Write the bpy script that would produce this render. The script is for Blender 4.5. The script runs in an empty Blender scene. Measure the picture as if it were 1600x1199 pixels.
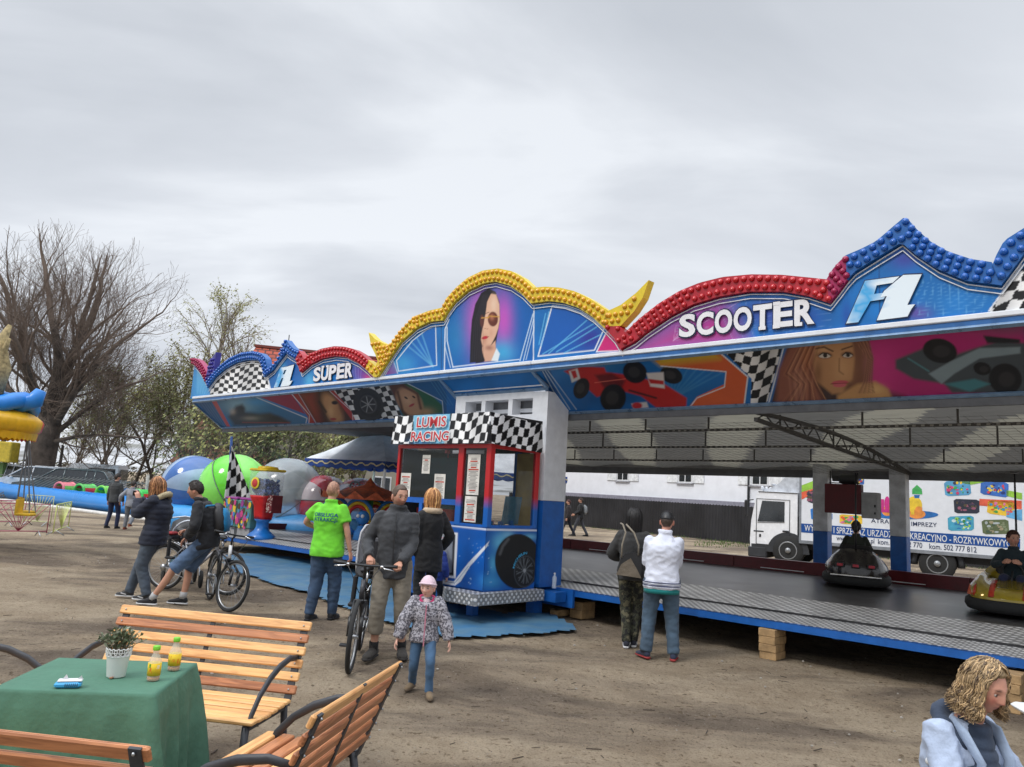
import bpy, bmesh, math, random
import numpy as np
from mathutils import Vector, Matrix, noise
from mathutils.bvhtree import BVHTree
PI = math.pi
random.seed(7)
S = bpy.context.scene
COL = S.collection
# ------------------------------------------------------------------ camera, sky, sun, exposure
CAM_H = 1.75; FPX = 1200.0; ROLL = math.atan(.063); PITCH = math.atan(172.7/1200)
cd = bpy.data.cameras.new('camera'); cam = bpy.data.objects.new('camera', cd); COL.objects.link(cam)
cd.sensor_width = 36; cd.lens = 27; cd.clip_start = .05; cd.clip_end = 3000
_F = Vector((0, math.cos(PITCH), math.sin(PITCH))); _R0 = Vector((1, 0, 0)); _U0 = _R0.cross(_F)
_R = _R0*math.cos(ROLL)+_U0*math.sin(ROLL); _U = _U0*math.cos(ROLL)-_R0*math.sin(ROLL)
m = Matrix((_R, _U, -_F)).transposed().to_4x4(); m.translation = Vector((0, 0, CAM_H)); cam.matrix_world = m
S.camera = cam
SUN_EL, SUN_AZ = math.radians(48), math.radians(-125)      # high behind the viewer's left shoulder, behind cloud
w = bpy.data.worlds.new('World'); S.world = w; w.use_nodes = True
nt = w.node_tree; N = nt.nodes; Lk = nt.links; N.clear()
out = N.new('ShaderNodeOutputWorld'); bg = N.new('ShaderNodeBackground'); bg.inputs[1].default_value = .104
sky = N.new('ShaderNodeTexSky'); sky.sky_type = 'NISHITA'; sky.sun_disc = False
sky.sun_elevation = SUN_EL; sky.sun_rotation = SUN_AZ; sky.air_density = 1; sky.dust_density = 2
tc = N.new('ShaderNodeTexCoord'); sep = N.new('ShaderNodeSeparateXYZ'); Lk.new(tc.outputs['Generated'], sep.inputs[0])
def wmath(op, a, b=None):
 n = N.new('ShaderNodeMath'); n.operation = op
 for i, v in enumerate((a, b)):
  if v is None: continue
  if isinstance(v, (int, float)): n.inputs[i].default_value = v
  else: Lk.new(v, n.inputs[i])
 return n.outputs[0]
zc = wmath('ADD', wmath('MAXIMUM', sep.outputs[2], 0.0), .16)
cmb = N.new('ShaderNodeCombineXYZ')
Lk.new(wmath('DIVIDE', sep.outputs[0], zc), cmb.inputs[0]); Lk.new(wmath('DIVIDE', sep.outputs[1], zc), cmb.inputs[1])
n1 = N.new('ShaderNodeTexNoise'); n1.inputs['Scale'].default_value = .8; n1.inputs['Detail'].default_value = 7; n1.inputs['Roughness'].default_value = .5; n1.inputs['Distortion'].default_value = .5
mp = N.new('ShaderNodeMapping'); mp.inputs['Scale'].default_value = (1, 2.0, 1); mp.inputs['Location'].default_value = (5.3, 2.2, 0); mp.inputs['Rotation'].default_value = (0, 0, .25)
Lk.new(cmb.outputs[0], mp.inputs[0]); Lk.new(mp.outputs[0], n1.inputs['Vector'])
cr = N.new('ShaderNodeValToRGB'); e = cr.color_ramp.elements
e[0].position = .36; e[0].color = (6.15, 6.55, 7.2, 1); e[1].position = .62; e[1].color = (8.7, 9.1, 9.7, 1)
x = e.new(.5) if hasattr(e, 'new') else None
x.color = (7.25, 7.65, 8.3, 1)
Lk.new(n1.outputs[0], cr.inputs[0])
n2 = N.new('ShaderNodeTexNoise'); n2.inputs['Scale'].default_value = 2.6; n2.inputs['Detail'].default_value = 6; Lk.new(mp.outputs[0], n2.inputs['Vector'])
# brighter, thinner cloud low down; a few gaps where the clear sky shows near the horizon
low = N.new('ShaderNodeMapRange'); low.inputs[1].default_value = .0; low.inputs[2].default_value = .55; low.inputs[3].default_value = 1.03; low.inputs[4].default_value = .90
Lk.new(sep.outputs[2], low.inputs[0])
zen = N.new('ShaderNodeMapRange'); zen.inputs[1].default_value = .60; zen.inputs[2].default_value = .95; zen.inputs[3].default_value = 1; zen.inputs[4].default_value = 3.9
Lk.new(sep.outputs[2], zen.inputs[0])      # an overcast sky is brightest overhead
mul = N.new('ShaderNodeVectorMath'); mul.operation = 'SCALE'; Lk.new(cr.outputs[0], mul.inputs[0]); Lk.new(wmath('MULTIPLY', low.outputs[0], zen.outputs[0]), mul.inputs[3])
gap = N.new('ShaderNodeMapRange'); gap.inputs[1].default_value = .16; gap.inputs[2].default_value = .03; gap.inputs[3].default_value = 0; gap.inputs[4].default_value = .7
Lk.new(sep.outputs[2], gap.inputs[0])
gm = N.new('ShaderNodeMapRange'); gm.inputs[1].default_value = .48; gm.inputs[2].default_value = .62; Lk.new(n2.outputs[0], gm.inputs[0])
mix = N.new('ShaderNodeMixRGB'); Lk.new(wmath('MULTIPLY', gap.outputs[0], gm.outputs[0]), mix.inputs[0]); Lk.new(mul.outputs[0], mix.inputs[1]); Lk.new(sky.outputs[0], mix.inputs[2])
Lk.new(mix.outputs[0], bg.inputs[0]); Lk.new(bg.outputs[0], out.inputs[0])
sd = bpy.data.lights.new('sun', 'SUN'); sd.energy = 1.5; sd.angle = math.radians(14); sd.color = (1, .965, .91)
so = bpy.data.objects.new('sun', sd); COL.objects.link(so)
so.rotation_euler = Vector((math.sin(SUN_AZ)*math.cos(SUN_EL), math.cos(SUN_AZ)*math.cos(SUN_EL), math.sin(SUN_EL))).to_track_quat('Z', 'Y').to_euler()
S.view_settings.view_transform = 'Standard'; S.view_settings.look = 'None'; S.view_settings.gamma = 1; S.view_settings.exposure = 0

# ------------------------------------------------------------------ pixel <-> place helpers (survey of the photograph)
def ray(x, y): return _F+_R*((x-800)/FPX)+_U*((599.5-y)/FPX)
def G(x, y, z=0.0):
 d = ray(x, y); t = (z-CAM_H)/d.z; return Vector((0, 0, CAM_H))+d*t
def AT(x, y, dist):
 d = ray(x, y); return Vector((0, 0, CAM_H))+d*(dist/math.hypot(d.x, d.y))
ANG = math.radians(-43.03); AU = Vector((math.cos(ANG), math.sin(ANG), 0)); AV = Vector((-AU.y, AU.x, 0)); RO = Vector((3.2514, 9.4991, 0))
def FAC(x, y, v=0.0):       # photo point on a plane parallel to the ride's front -> (u, z)
 d = ray(x, y); t = ((RO+AV*v-Vector((0, 0, CAM_H))).dot(AV))/d.dot(AV); P = Vector((0, 0, CAM_H))+d*t
 return (P-RO).dot(AU), P.z
def UV0(x, y, z):           # photo point on height z -> (u, v)
 P = G(x, y, z)-RO; return P.dot(AU), P.dot(AV)
RMAT = np.array([[*_R], [*_U], [*_F]])
def PX(P):                  # world points (N,3) -> photo pixels
 q = np.asarray(P, float)-np.array([0, 0, CAM_H]); c = q@RMAT.T
 return 800+FPX*c[:, 0]/c[:, 2], 599.5-FPX*c[:, 1]/c[:, 2]
def ride_world(P):          # ride-local (N,3) -> world
 P = np.asarray(P, float); return np.array([*RO])+P[:, :1]*np.array([*AU])+P[:, 1:2]*np.array([*AV])+P[:, 2:3]*np.array([0, 0, 1.])

# ------------------------------------------------------------------ colours and materials
def lin(c): c = c/255.; return c/12.92 if c <= .04045 else ((c+.055)/1.055)**2.4
def rgb(r, g, b): return (lin(r), lin(g), lin(b))
_mats = {}
def mat(name, col, rough=.7, metal=0, vary=.15, vscale=6, bump=0, bscale=40, spec=.5, col2=None, alpha=1, trans=0, coat=0, attr=False, sheen=0):
 if name in _mats: return _mats[name]
 m = bpy.data.materials.new(name); m.use_nodes = True; t = m.node_tree; b = t.nodes['Principled BSDF']
 def I(k, v):
  if k in b.inputs: b.inputs[k].default_value = v
 I('Roughness', rough); I('Metallic', metal); I('Specular IOR Level', spec); I('Alpha', alpha); I('Transmission Weight', trans); I('Coat Weight', coat); I('Sheen Weight', sheen)
 I('Base Color', (*col, 1))
 tc = t.nodes.new('ShaderNodeTexCoord'); nz = t.nodes.new('ShaderNodeTexNoise'); nz.inputs['Scale'].default_value = vscale; nz.inputs['Detail'].default_value = 6; nz.inputs['Roughness'].default_value = .6
 t.links.new(tc.outputs['Object'], nz.inputs['Vector'])
 if attr:
  at = t.nodes.new('ShaderNodeAttribute'); at.attribute_name = 'Col'
  hv = t.nodes.new('ShaderNodeHueSaturation'); mr = t.nodes.new('ShaderNodeMapRange'); mr.inputs[1].default_value = .3; mr.inputs[2].default_value = .7; mr.inputs[3].default_value = 1-vary; mr.inputs[4].default_value = 1+vary
  t.links.new(nz.outputs[0], mr.inputs[0]); t.links.new(mr.outputs[0], hv.inputs['Value']); t.links.new(at.outputs['Color'], hv.inputs['Color']); t.links.new(hv.outputs[0], b.inputs['Base Color'])
 elif vary or col2:
  c2 = col2 or tuple(max(0, c*(1-vary*1.6)) for c in col); c1 = col if col2 else tuple(min(1, c*(1+vary)) for c in col)
  cr = t.nodes.new('ShaderNodeValToRGB'); cr.color_ramp.elements[0].position = .32; cr.color_ramp.elements[1].position = .68
  cr.color_ramp.elements[0].color = (*c2, 1); cr.color_ramp.elements[1].color = (*c1, 1)
  t.links.new(nz.outputs[0], cr.inputs[0]); t.links.new(cr.outputs[0], b.inputs['Base Color'])
  mr = t.nodes.new('ShaderNodeMapRange'); mr.inputs[3].default_value = max(0, rough-.12); mr.inputs[4].default_value = min(1, rough+.12)
  t.links.new(nz.outputs[0], mr.inputs[0]); t.links.new(mr.outputs[0], b.inputs['Roughness'])
 if bump:
  n3 = t.nodes.new('ShaderNodeTexNoise'); n3.inputs['Scale'].default_value = bscale; n3.inputs['Detail'].default_value = 5
  t.links.new(tc.outputs['Object'], n3.inputs['Vector'])
  bp = t.nodes.new('ShaderNodeBump'); bp.inputs['Strength'].default_value = bump; bp.inputs['Distance'].default_value = .02
  t.links.new(n3.outputs[0], bp.inputs['Height']); t.links.new(bp.outputs[0], b.inputs['Normal'])
 _mats[name] = m; return m
def R_(name, r, g, b, k=1.0, **kw): return mat(name, tuple(c*k for c in rgb(r, g, b)), **kw)
BLACK = mat('black_plastic', (.018, .018, .02), rough=.45); WHITE = mat('white_paint', (.74, .75, .76), rough=.4, vary=.05); STEEL = mat('steel', (.45, .46, .47), rough=.35, metal=.9)
RUBBER = mat('rubber', (.022, .022, .022), rough=.85); CHROME = mat('chrome', (.7, .7, .7), rough=.2, metal=1); DGLASS = mat('dark_glass', (.02, .025, .03), rough=.06, spec=.8)
ART = mat('airbrush_art', (.5, .5, .5), rough=.4, vary=.05, vscale=3, attr=True, spec=.35)
SKIN = mat('skin', (.5, .3, .22), rough=.55, vary=.07, vscale=25, attr=True, bump=.08, bscale=200)

# ------------------------------------------------------------------ mesh building
class MB:
 def __init__(s): s.v = []; s.f = []; s.m = []; s.sm = []
 def add(s, vs, fs, mi=0, smooth=False):
  o = len(s.v); s.v.extend([tuple(p) for p in vs])
  for f in fs: s.f.append([i+o for i in f]); s.m.append(mi); s.sm.append(smooth)
 def box(s, c, d, mi=0, rot=None, bev=0):
  hx, hy, hz = d[0]/2, d[1]/2, d[2]/2
  P = [Vector((x*hx, y*hy, z*hz)) for z in (-1, 1) for x, y in ((-1, -1), (1, -1), (1, 1), (-1, 1))]
  if bev:
   b = min(bev, hx*.9, hy*.9, hz*.9); P = []
   for z, k in ((-hz, b), (-hz+b, 0), (hz-b, 0), (hz, b)):
    for x, y in ((-1, -1), (1, -1), (1, 1), (-1, 1)):
     X, Y = x*(hx-k), y*(hy-k)
     P += [Vector((X if x*y > 0 else x*(hx-k-b), y*(hy-k-b) if x*y > 0 else Y, z)), Vector((x*(hx-k-b) if x*y > 0 else X, Y if x*y > 0 else y*(hy-k-b), z))]
   F = [list(range(7, -1, -1)), list(range(24, 32))]
   for r in range(3):
    for i in range(8): F.append([r*8+i, r*8+(i+1) % 8, r*8+8+(i+1) % 8, r*8+8+i])
  else: F = [(3, 2, 1, 0), (4, 5, 6, 7), (0, 1, 5, 4), (1, 2, 6, 5), (2, 3, 7, 6), (3, 0, 4, 7)]
  if rot is not None: P = [rot@p for p in P]
  c = Vector(c); s.add([p+c for p in P], F, mi)
 def b2(s, x0, x1, y0, y1, z0, z1, mi=0, bev=0): s.box(((x0+x1)/2, (y0+y1)/2, (z0+z1)/2), (abs(x1-x0), abs(y1-y0), abs(z1-z0)), mi, bev=bev)
 def bar(s, a, b, wd, h, mi=0, up=(0, 0, 1), bev=0):
  a = Vector(a); b = Vector(b); d = b-a; L = d.length
  if L < 1e-6: return
  z = d/L; u = Vector(up)
  if abs(z.dot(u)) > .98: u = Vector((0, 1, 0)) if abs(z.y) < .9 else Vector((1, 0, 0))
  x = u.cross(z).normalized(); y = z.cross(x)
  s.box((a+b)/2, (wd, h, L), mi, Matrix((x, y, z)).transposed(), bev)
 def tube(s, pts, r, n=8, mi=0, smooth=True, cap=True, closed=False, flat=1.0, up=None):
  pts = [Vector(p) for p in pts]; k = len(pts); rs = r if hasattr(r, '__len__') else [r]*k
  V = []; prev = None
  for i, p in enumerate(pts):
   if closed: t = pts[(i+1) % k]-pts[i-1]
   else: t = pts[min(i+1, k-1)]-pts[max(i-1, 0)]
   if t.length < 1e-9: t = Vector((0, 0, 1))
   t.normalize()
   if prev is None:
    a = Vector(up) if up else (Vector((0, 0, 1)) if abs(t.z) < .9 else Vector((1, 0, 0)))
    x = (a-t*a.dot(t)).normalized()
   else: x = (prev-t*prev.dot(t)); x = x.normalized() if x.length > 1e-6 else Vector((1, 0, 0))
   prev = x; y = t.cross(x); ri = rs[i]
   for j in range(n):
    A = 2*PI*j/n; V.append(p+x*(math.cos(A)*ri)+y*(math.sin(A)*ri*flat))
  F = []
  for i in range(k if closed else k-1):
   for j in range(n):
    a = i*n+j; b = i*n+(j+1) % n; q = ((i+1) % k)*n; F.append((a, b, q+(j+1) % n, q+j))
  if cap and not closed: F += [tuple(range(n-1, -1, -1)), tuple((k-1)*n+j for j in range(n))]
  s.add(V, F, mi, smooth)
 def loft(s, secs, n=16, mi=0, smooth=True, p=2.0):
  """secs: (centre, rx, ry, X axis, Y axis)"""
  V = []
  for c, rx, ry, X, Y in secs:
   c = Vector(c); X = Vector(X); Y = Vector(Y)
   for j in range(n):
    A = 2*PI*j/n; ca, sa = math.cos(A), math.sin(A)
    V.append(c+X*(rx*math.copysign(abs(ca)**(2/p), ca))+Y*(ry*math.copysign(abs(sa)**(2/p), sa)))
  F = []; k = len(secs)
  for i in range(k-1):
   for j in range(n): F.append((i*n+j, i*n+(j+1) % n, (i+1)*n+(j+1) % n, (i+1)*n+j))
  F += [tuple(range(n-1, -1, -1)), tuple((k-1)*n+j for j in range(n))]
  s.add(V, F, mi, smooth)
 def lathe(s, prof, c=(0, 0, 0), n=20, mi=0, axis='z', smooth=True):
  c = Vector(c); V = []
  for r, h in prof:
   for j in range(n):
    A = 2*PI*j/n; p = (math.cos(A)*r, math.sin(A)*r, h)
    if axis == 'x': p = (p[2], p[0], p[1])
    if axis == 'y': p = (p[0], p[2], p[1])
    V.append(c+Vector(p))
  F = []; k = len(prof)
  for i in range(k-1):
   for j in range(n): F.append((i*n+j, i*n+(j+1) % n, (i+1)*n+(j+1) % n, (i+1)*n+j))
  s.add(V, F, mi, smooth)
  if prof[0][0] > 1e-5: s.f.append([len(s.v)-k*n+j for j in range(n-1, -1, -1)]); s.m.append(mi); s.sm.append(False)
  if prof[-1][0] > 1e-5: s.f.append([len(s.v)-n+j for j in range(n)]); s.m.append(mi); s.sm.append(False)
 def sph(s, c, r, mi=0, n=12, k=8, smooth=True):
  r = r if hasattr(r, '__len__') else (r, r, r); V = []; F = []
  for i in range(k+1):
   A = PI*i/k
   for j in range(n): B = 2*PI*j/n; V.append((c[0]+r[0]*math.sin(A)*math.cos(B), c[1]+r[1]*math.sin(A)*math.sin(B), c[2]-r[2]*math.cos(A)))
  for i in range(k):
   for j in range(n): F.append((i*n+j, i*n+(j+1) % n, (i+1)*n+(j+1) % n, (i+1)*n+j))
  s.add(V, F, mi, smooth)
 def prism(s, poly, z0, z1, fr=None, mi=0, mi2=None):
  """poly: 2D points; fr(x,y,z)->3D"""
  fr = fr or (lambda x, y, z: (x, y, z)); k = len(poly)
  V = [fr(x, y, z0) for x, y in poly]+[fr(x, y, z1) for x, y in poly]
  s.add(V, [tuple(range(k-1, -1, -1)), tuple(range(k, 2*k))], mi)
  s.add(V, [(i, (i+1) % k, k+(i+1) % k, k+i) for i in range(k)], mi if mi2 is None else mi2)
 def build(s, name, mats, parent=None, loc=None, rz=None, doub=False):
  me = bpy.data.meshes.new(name); me.from_pydata(s.v, [], s.f)
  for q in (mats if isinstance(mats, (list, tuple)) else [mats]): me.materials.append(q)
  if len(me.materials) > 1: me.polygons.foreach_set('material_index', s.m)
  me.polygons.foreach_set('use_smooth', s.sm); me.update()
  o = bpy.data.objects.new(name, me); COL.objects.link(o)
  if parent: o.parent = parent
  if loc is not None: o.location = loc
  if rz is not None: o.rotation_euler = (0, 0, rz)
  return o
def tag(o, label=None, cat=None, group=None, kind=None):
 for k, v in (('label', label), ('category', cat), ('group', group), ('kind', kind)):
  if v: o[k] = v
 return o
def thing(name, label, cat, loc=(0, 0, 0), rz=0, group=None):
 o = bpy.data.objects.new(name, None); COL.objects.link(o); o.location = loc; o.rotation_euler = (0, 0, rz); o.empty_display_size = .2
 return tag(o, label, cat, group)
def dup(o, loc=None, rz=None, label=None, parent=None):
 c = o.copy(); COL.objects.link(c)
 if parent: c.parent = parent
 if loc is not None: c.location = loc
 if rz is not None: c.rotation_euler = (0, 0, rz)
 if label: c['label'] = label
 for ch in list(o.children): dup(ch, parent=c)
 return c
def text_mesh(body, size=1.0, off=0.0, ext=0.0, align='CENTER', sx=1.0, spacing=1.0):
 cu = bpy.data.curves.new('t', 'FONT'); cu.body = body; cu.size = size; cu.offset = off; cu.extrude = ext; cu.align_x = align; cu.align_y = 'CENTER'; cu.space_character = spacing; cu.resolution_u = 4
 o = bpy.data.objects.new('t', cu); COL.objects.link(o); dg = bpy.context.evaluated_depsgraph_get(); dg.update()
 me = bpy.data.meshes.new_from_object(o.evaluated_get(dg)); bpy.data.objects.remove(o); bpy.data.curves.remove(cu)
 V = [(v.co.x*sx, v.co.y, v.co.z) for v in me.vertices]; F = [list(p.vertices) for p in me.polygons]; bpy.data.meshes.remove(me)
 return V, F
def text(mb, body, fr, size=1.0, mi=0, **kw):
 """fr(x,y,z)->3D for text plane"""
 V, F = text_mesh(body, size, **kw); mb.add([fr(*p) for p in V], F, mi)
def remesh(mb, voxel):
 me = bpy.data.meshes.new('tmp'); me.from_pydata(mb.v, [], mb.f); o = bpy.data.objects.new('tmp', me); COL.objects.link(o)
 md = o.modifiers.new('r', 'REMESH'); md.mode = 'VOXEL'; md.voxel_size = voxel
 sm = o.modifiers.new('s', 'SMOOTH'); sm.iterations = 3; sm.factor = .5
 dg = bpy.context.evaluated_depsgraph_get(); dg.update(); m2 = bpy.data.meshes.new_from_object(o.evaluated_get(dg))
 bpy.data.objects.remove(o); bpy.data.meshes.remove(me); return m2
def link(me, name, mats, parent=None):
 me.name = name; me.materials.clear()
 for q in (mats if isinstance(mats, (list, tuple)) else [mats]): me.materials.append(q)
 me.polygons.foreach_set('use_smooth', [True]*len(me.polygons))
 o = bpy.data.objects.new(name, me); COL.objects.link(o)
 if parent: o.parent = parent
 return o
def setcol(me, cols):
 a = me.color_attributes.new('Col', 'FLOAT_COLOR', 'POINT'); c = np.ones((len(me.vertices), 4)); c[:, :3] = cols; a.data.foreach_set('color', c.ravel())
# ------------------------------------------------------------------ ground
def ground():
 def axis(neg, pos):
  a = [0.0]; s = .07
  while a[-1] < pos: a.append(a[-1]+s); s *= 1.045
  b = [0.0]; s = .07
  while b[-1] > neg: b.append(b[-1]-s); s *= 1.045
  return np.array(sorted(set(b[1:]+a)))
 X = axis(-700, 700); Y = axis(-40, 900)+3.5
 nx, ny = len(X), len(Y); gx, gy = np.meshgrid(X, Y); V = np.zeros((nx*ny, 3)); V[:, 0] = gx.ravel(); V[:, 1] = gy.ravel()
 for i in range(nx*ny):
  x, y = V[i, 0], V[i, 1]
  if abs(x) < 14 and -3 < y < 22:
   p = Vector((x, y, 0)); V[i, 2] = .030*noise.noise(p*.9)+.024*noise.noise(p*2.7)+.014*noise.noise(p*6.5)-.008-.016*max(0, .28-abs(noise.noise(p*3.6+Vector((7, 3, 0)))))*3*max(0, noise.noise(p*.8+Vector((1, 9, 0)))+.3)
 F = [(j*nx+i, j*nx+i+1, (j+1)*nx+i+1, (j+1)*nx+i) for j in range(ny-1) for i in range(nx-1)]
 b = MB(); b.add(V.tolist(), F, 0, True)
 m = bpy.data.materials.new('sandy_ground'); m.use_nodes = True; t = m.node_tree; bs = t.nodes['Principled BSDF']; bs.inputs['Roughness'].default_value = .95; bs.inputs['Specular IOR Level'].default_value = .15
 tc = t.nodes.new('ShaderNodeTexCoord')
 def nz(s, d=6, r=.6, dist=0, mapsc=None):
  n = t.nodes.new('ShaderNodeTexNoise'); n.inputs['Scale'].default_value = s; n.inputs['Detail'].default_value = d; n.inputs['Roughness'].default_value = r; n.inputs['Distortion'].default_value = dist
  if mapsc:
   q = t.nodes.new('ShaderNodeMapping'); q.inputs['Scale'].default_value = mapsc; t.links.new(tc.outputs['Object'], q.inputs[0]); t.links.new(q.outputs[0], n.inputs['Vector'])
  else: t.links.new(tc.outputs['Object'], n.inputs['Vector'])
  return n.outputs[0]
 def ramp(src, a, b, ca, cb):
  r = t.nodes.new('ShaderNodeValToRGB'); r.color_ramp.elements[0].position = a; r.color_ramp.elements[1].position = b; r.color_ramp.elements[0].color = (*ca, 1); r.color_ramp.elements[1].color = (*cb, 1); t.links.new(src, r.inputs[0]); return r.outputs[0]
 def mixc(fac, a, b, mode='MIX'):
  r = t.nodes.new('ShaderNodeMixRGB'); r.blend_type = mode
  if isinstance(fac, float): r.inputs[0].default_value = fac
  else: t.links.new(fac, r.inputs[0])
  t.links.new(a, r.inputs[1]); t.links.new(b, r.inputs[2]); return r.outputs[0]
 dry = ramp(nz(1.1, 8, .65), .35, .68, (.38, .295, .205), (.56, .455, .33))
 damp = ramp(nz(2.2, 6), .3, .7, (.17, .132, .10), (.27, .215, .162))
 patch = ramp(nz(.22, 5, .62, .5, (1, 1.9, 1)), .46, .58, (0, 0, 0), (1, 1, 1))
 c = mixc(patch, dry, damp)
 grit = ramp(nz(55, 3, .7), .33, .47, (.50, .48, .46), (1, 1, 1)); c = mixc(.75, c, grit, 'MULTIPLY')
 bits = ramp(nz(19, 3, .6), .34, .41, (.42, .38, .33), (1, 1, 1)); c = mixc(.8, c, bits, 'MULTIPLY')
 lite = ramp(nz(34, 2, .5), .70, .74, (0, 0, 0), (1, 1, 1))
 lc = t.nodes.new('ShaderNodeRGB'); lc.outputs[0].default_value = (.46, .41, .34, 1); c = mixc(lite, c, lc.outputs[0])
 t.links.new(c, bs.inputs['Base Color'])
 h = t.nodes.new('ShaderNodeMath'); h.operation = 'ADD'; t.links.new(nz(9, 8, .7), h.inputs[0]); h.inputs[1].default_value = 0
 h2 = t.nodes.new('ShaderNodeMath'); h2.operation = 'MULTIPLY_ADD'; t.links.new(nz(48, 4, .7), h2.inputs[0]); h2.inputs[1].default_value = .42; t.links.new(h.outputs[0], h2.inputs[2])
 vo = t.nodes.new('ShaderNodeTexVoronoi'); vo.inputs['Scale'].default_value = 6.5; vo.feature = 'SMOOTH_F1'; vm = t.nodes.new('ShaderNodeMixRGB'); vm.inputs[0].default_value = .22; nv = t.nodes.new('ShaderNodeTexNoise'); nv.inputs['Scale'].default_value = 5; t.links.new(tc.outputs['Object'], nv.inputs['Vector']); t.links.new(tc.outputs['Object'], vm.inputs[1]); t.links.new(nv.outputs['Color'], vm.inputs[2]); t.links.new(vm.outputs[0], vo.inputs['Vector'])
 h3 = t.nodes.new('ShaderNodeMath'); h3.operation = 'MULTIPLY_ADD'; t.links.new(vo.outputs['Distance'], h3.inputs[0]); h3.inputs[1].default_value = .55; t.links.new(h2.outputs[0], h3.inputs[2]); h2 = h3
 bp = t.nodes.new('ShaderNodeBump'); bp.inputs['Strength'].default_value = .9; bp.inputs['Distance'].default_value = .17; t.links.new(h2.outputs[0], bp.inputs['Height']); t.links.new(bp.outputs[0], bs.inputs['Normal'])
 o = b.build('ground', m); tag(o, 'bare grey-brown sandy ground, damp dark in patches, across the fairground', 'ground', kind='structure')
 # twigs, dead leaves and pebbles lying on the sand
 rnd = random.Random(5); b = MB()
 for i in range(1500):
  x = rnd.uniform(-9, 7); y = 2.6+rnd.random()**1.5*15; z = .012; s = rnd.uniform(.006, .022); a = rnd.uniform(0, PI)
  k = rnd.random(); R = Matrix.Rotation(a, 3, 'Z')@Matrix.Rotation(rnd.uniform(-.3, .3), 3, 'X')
  if k < .35: b.box((x, y, z), (s*rnd.uniform(3, 7), s*.35, s*.3), 0, R)
  elif k < .75: b.box((x, y, z), (s*1.6, s*1.2, s*.18), 1, R)
  else: b.sph((x, y, z), (s*.8, s*.6, s*.5), 2, 6, 4)
 o = b.build('ground_litter', [R_('twig', 70, 58, 46), R_('dead_leaf', 92, 76, 56), R_('pebble', 165, 158, 148)])
 tag(o, 'scattered twigs, dead leaves and pebbles on the sand', 'litter', kind='stuff')
ground()
# ------------------------------------------------------------------ the bumper car ride
TILT = .009
def FL(x, y, v=0.0):
 a, b = FAC(x, y, v); return a, b-TILT*a
def c3(x, y): return 290+x/3.902, 500+y/3.902
def c4(x, y): return 560+x/3.333, 400+y/3.333
def c5(x, y): return 960+x/2.5, 320+y/2.5
ride = thing('bumper_car_ride', 'long blue bumper car ride hall with painted front, SUPER and SCOOTER lettering and lamp-studded crest', 'fairground ride', RO, 0)
ride.rotation_euler = (0, -math.atan(TILT), ANG)
P_BLUE = R_('ride_blue', 24, 92, 170, rough=.4, vary=.12); P_WHITE = R_('ride_white', 222, 224, 228, rough=.45, vary=.06); P_RED = R_('border_red', 96, 22, 30, rough=.4)
LB_YEL = R_('crest_yellow', 232, 205, 50, .9, rough=.35, vary=.08); LB_RED = R_('crest_red', 185, 32, 48, .9, rough=.35, vary=.12); LB_BLU = R_('crest_blue', 30, 104, 182, .9, rough=.35, vary=.12)
LB_MAG = R_('crest_magenta', 165, 28, 88, rough=.35); LB_VIO = R_('crest_violet', 52, 48, 140, rough=.35)
BU_YEL = R_('cap_yellow', 226, 165, 32, rough=.2, spec=.7, vary=.1); BU_RED = R_('cap_red', 190, 22, 34, rough=.18, spec=.7, vary=.1); BU_BLU = R_('cap_blue', 20, 92, 180, rough=.18, spec=.7, vary=.1)
BU_MAG = R_('cap_magenta', 150, 20, 70, rough=.2); BU_VIO = R_('cap_violet', 50, 44, 150, rough=.2)
# checker plate: raised bright lozenges on dull aluminium
def tread_mat():
 m = bpy.data.materials.new('chequer_plate'); m.use_nodes = True; t = m.node_tree; b = t.nodes['Principled BSDF']; L = t.links
 tc = t.nodes.new('ShaderNodeTexCoord'); mp = t.nodes.new('ShaderNodeMapping'); mp.inputs['Rotation'].default_value = (0, 0, PI/4); mp.inputs['Scale'].default_value = (1, 1, 1); L.new(tc.outputs['UV'], mp.inputs[0])
 ck = t.nodes.new('ShaderNodeTexVoronoi'); ck.voronoi_dimensions = '2D'; ck.inputs['Scale'].default_value = 9; ck.inputs['Randomness'].default_value = 0; L.new(mp.outputs[0], ck.inputs['Vector'])
 r = t.nodes.new('ShaderNodeMapRange'); r.inputs[1].default_value = .36; r.inputs[2].default_value = .24; L.new(ck.outputs['Distance'], r.inputs[0])
 cr = t.nodes.new('ShaderNodeMixRGB'); cr.inputs[1].default_value = (.27, .27, .275, 1); cr.inputs[2].default_value = (.78, .78, .79, 1); L.new(r.outputs[0], cr.inputs[0])
 nz = t.nodes.new('ShaderNodeTexNoise'); nz.inputs['Scale'].default_value = 3; nz.inputs['Detail'].default_value = 6; L.new(tc.outputs['Object'], nz.inputs['Vector'])
 n2 = t.nodes.new('ShaderNodeMapRange'); n2.inputs[1].default_value = .3; n2.inputs[2].default_value = .7; n2.inputs[3].default_value = .7; n2.inputs[4].default_value = 1.1; L.new(nz.outputs[0], n2.inputs[0])
 mu = t.nodes.new('ShaderNodeMixRGB'); mu.blend_type = 'MULTIPLY'; mu.inputs[0].default_value = 1; L.new(cr.outputs[0], mu.inputs[1]); L.new(n2.outputs[0], mu.inputs[2])
 L.new(mu.outputs[0], b.inputs['Base Color']); b.inputs['Metallic'].default_value = .25; b.inputs['Roughness'].default_value = .42
 bp = t.nodes.new('ShaderNodeBump'); bp.inputs['Strength'].default_value = .6; bp.inputs['Distance'].default_value = .01; L.new(r.outputs[0], bp.inputs['Height']); L.new(bp.outputs[0], b.inputs['Normal'])
 return m
TREAD = tread_mat()
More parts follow.
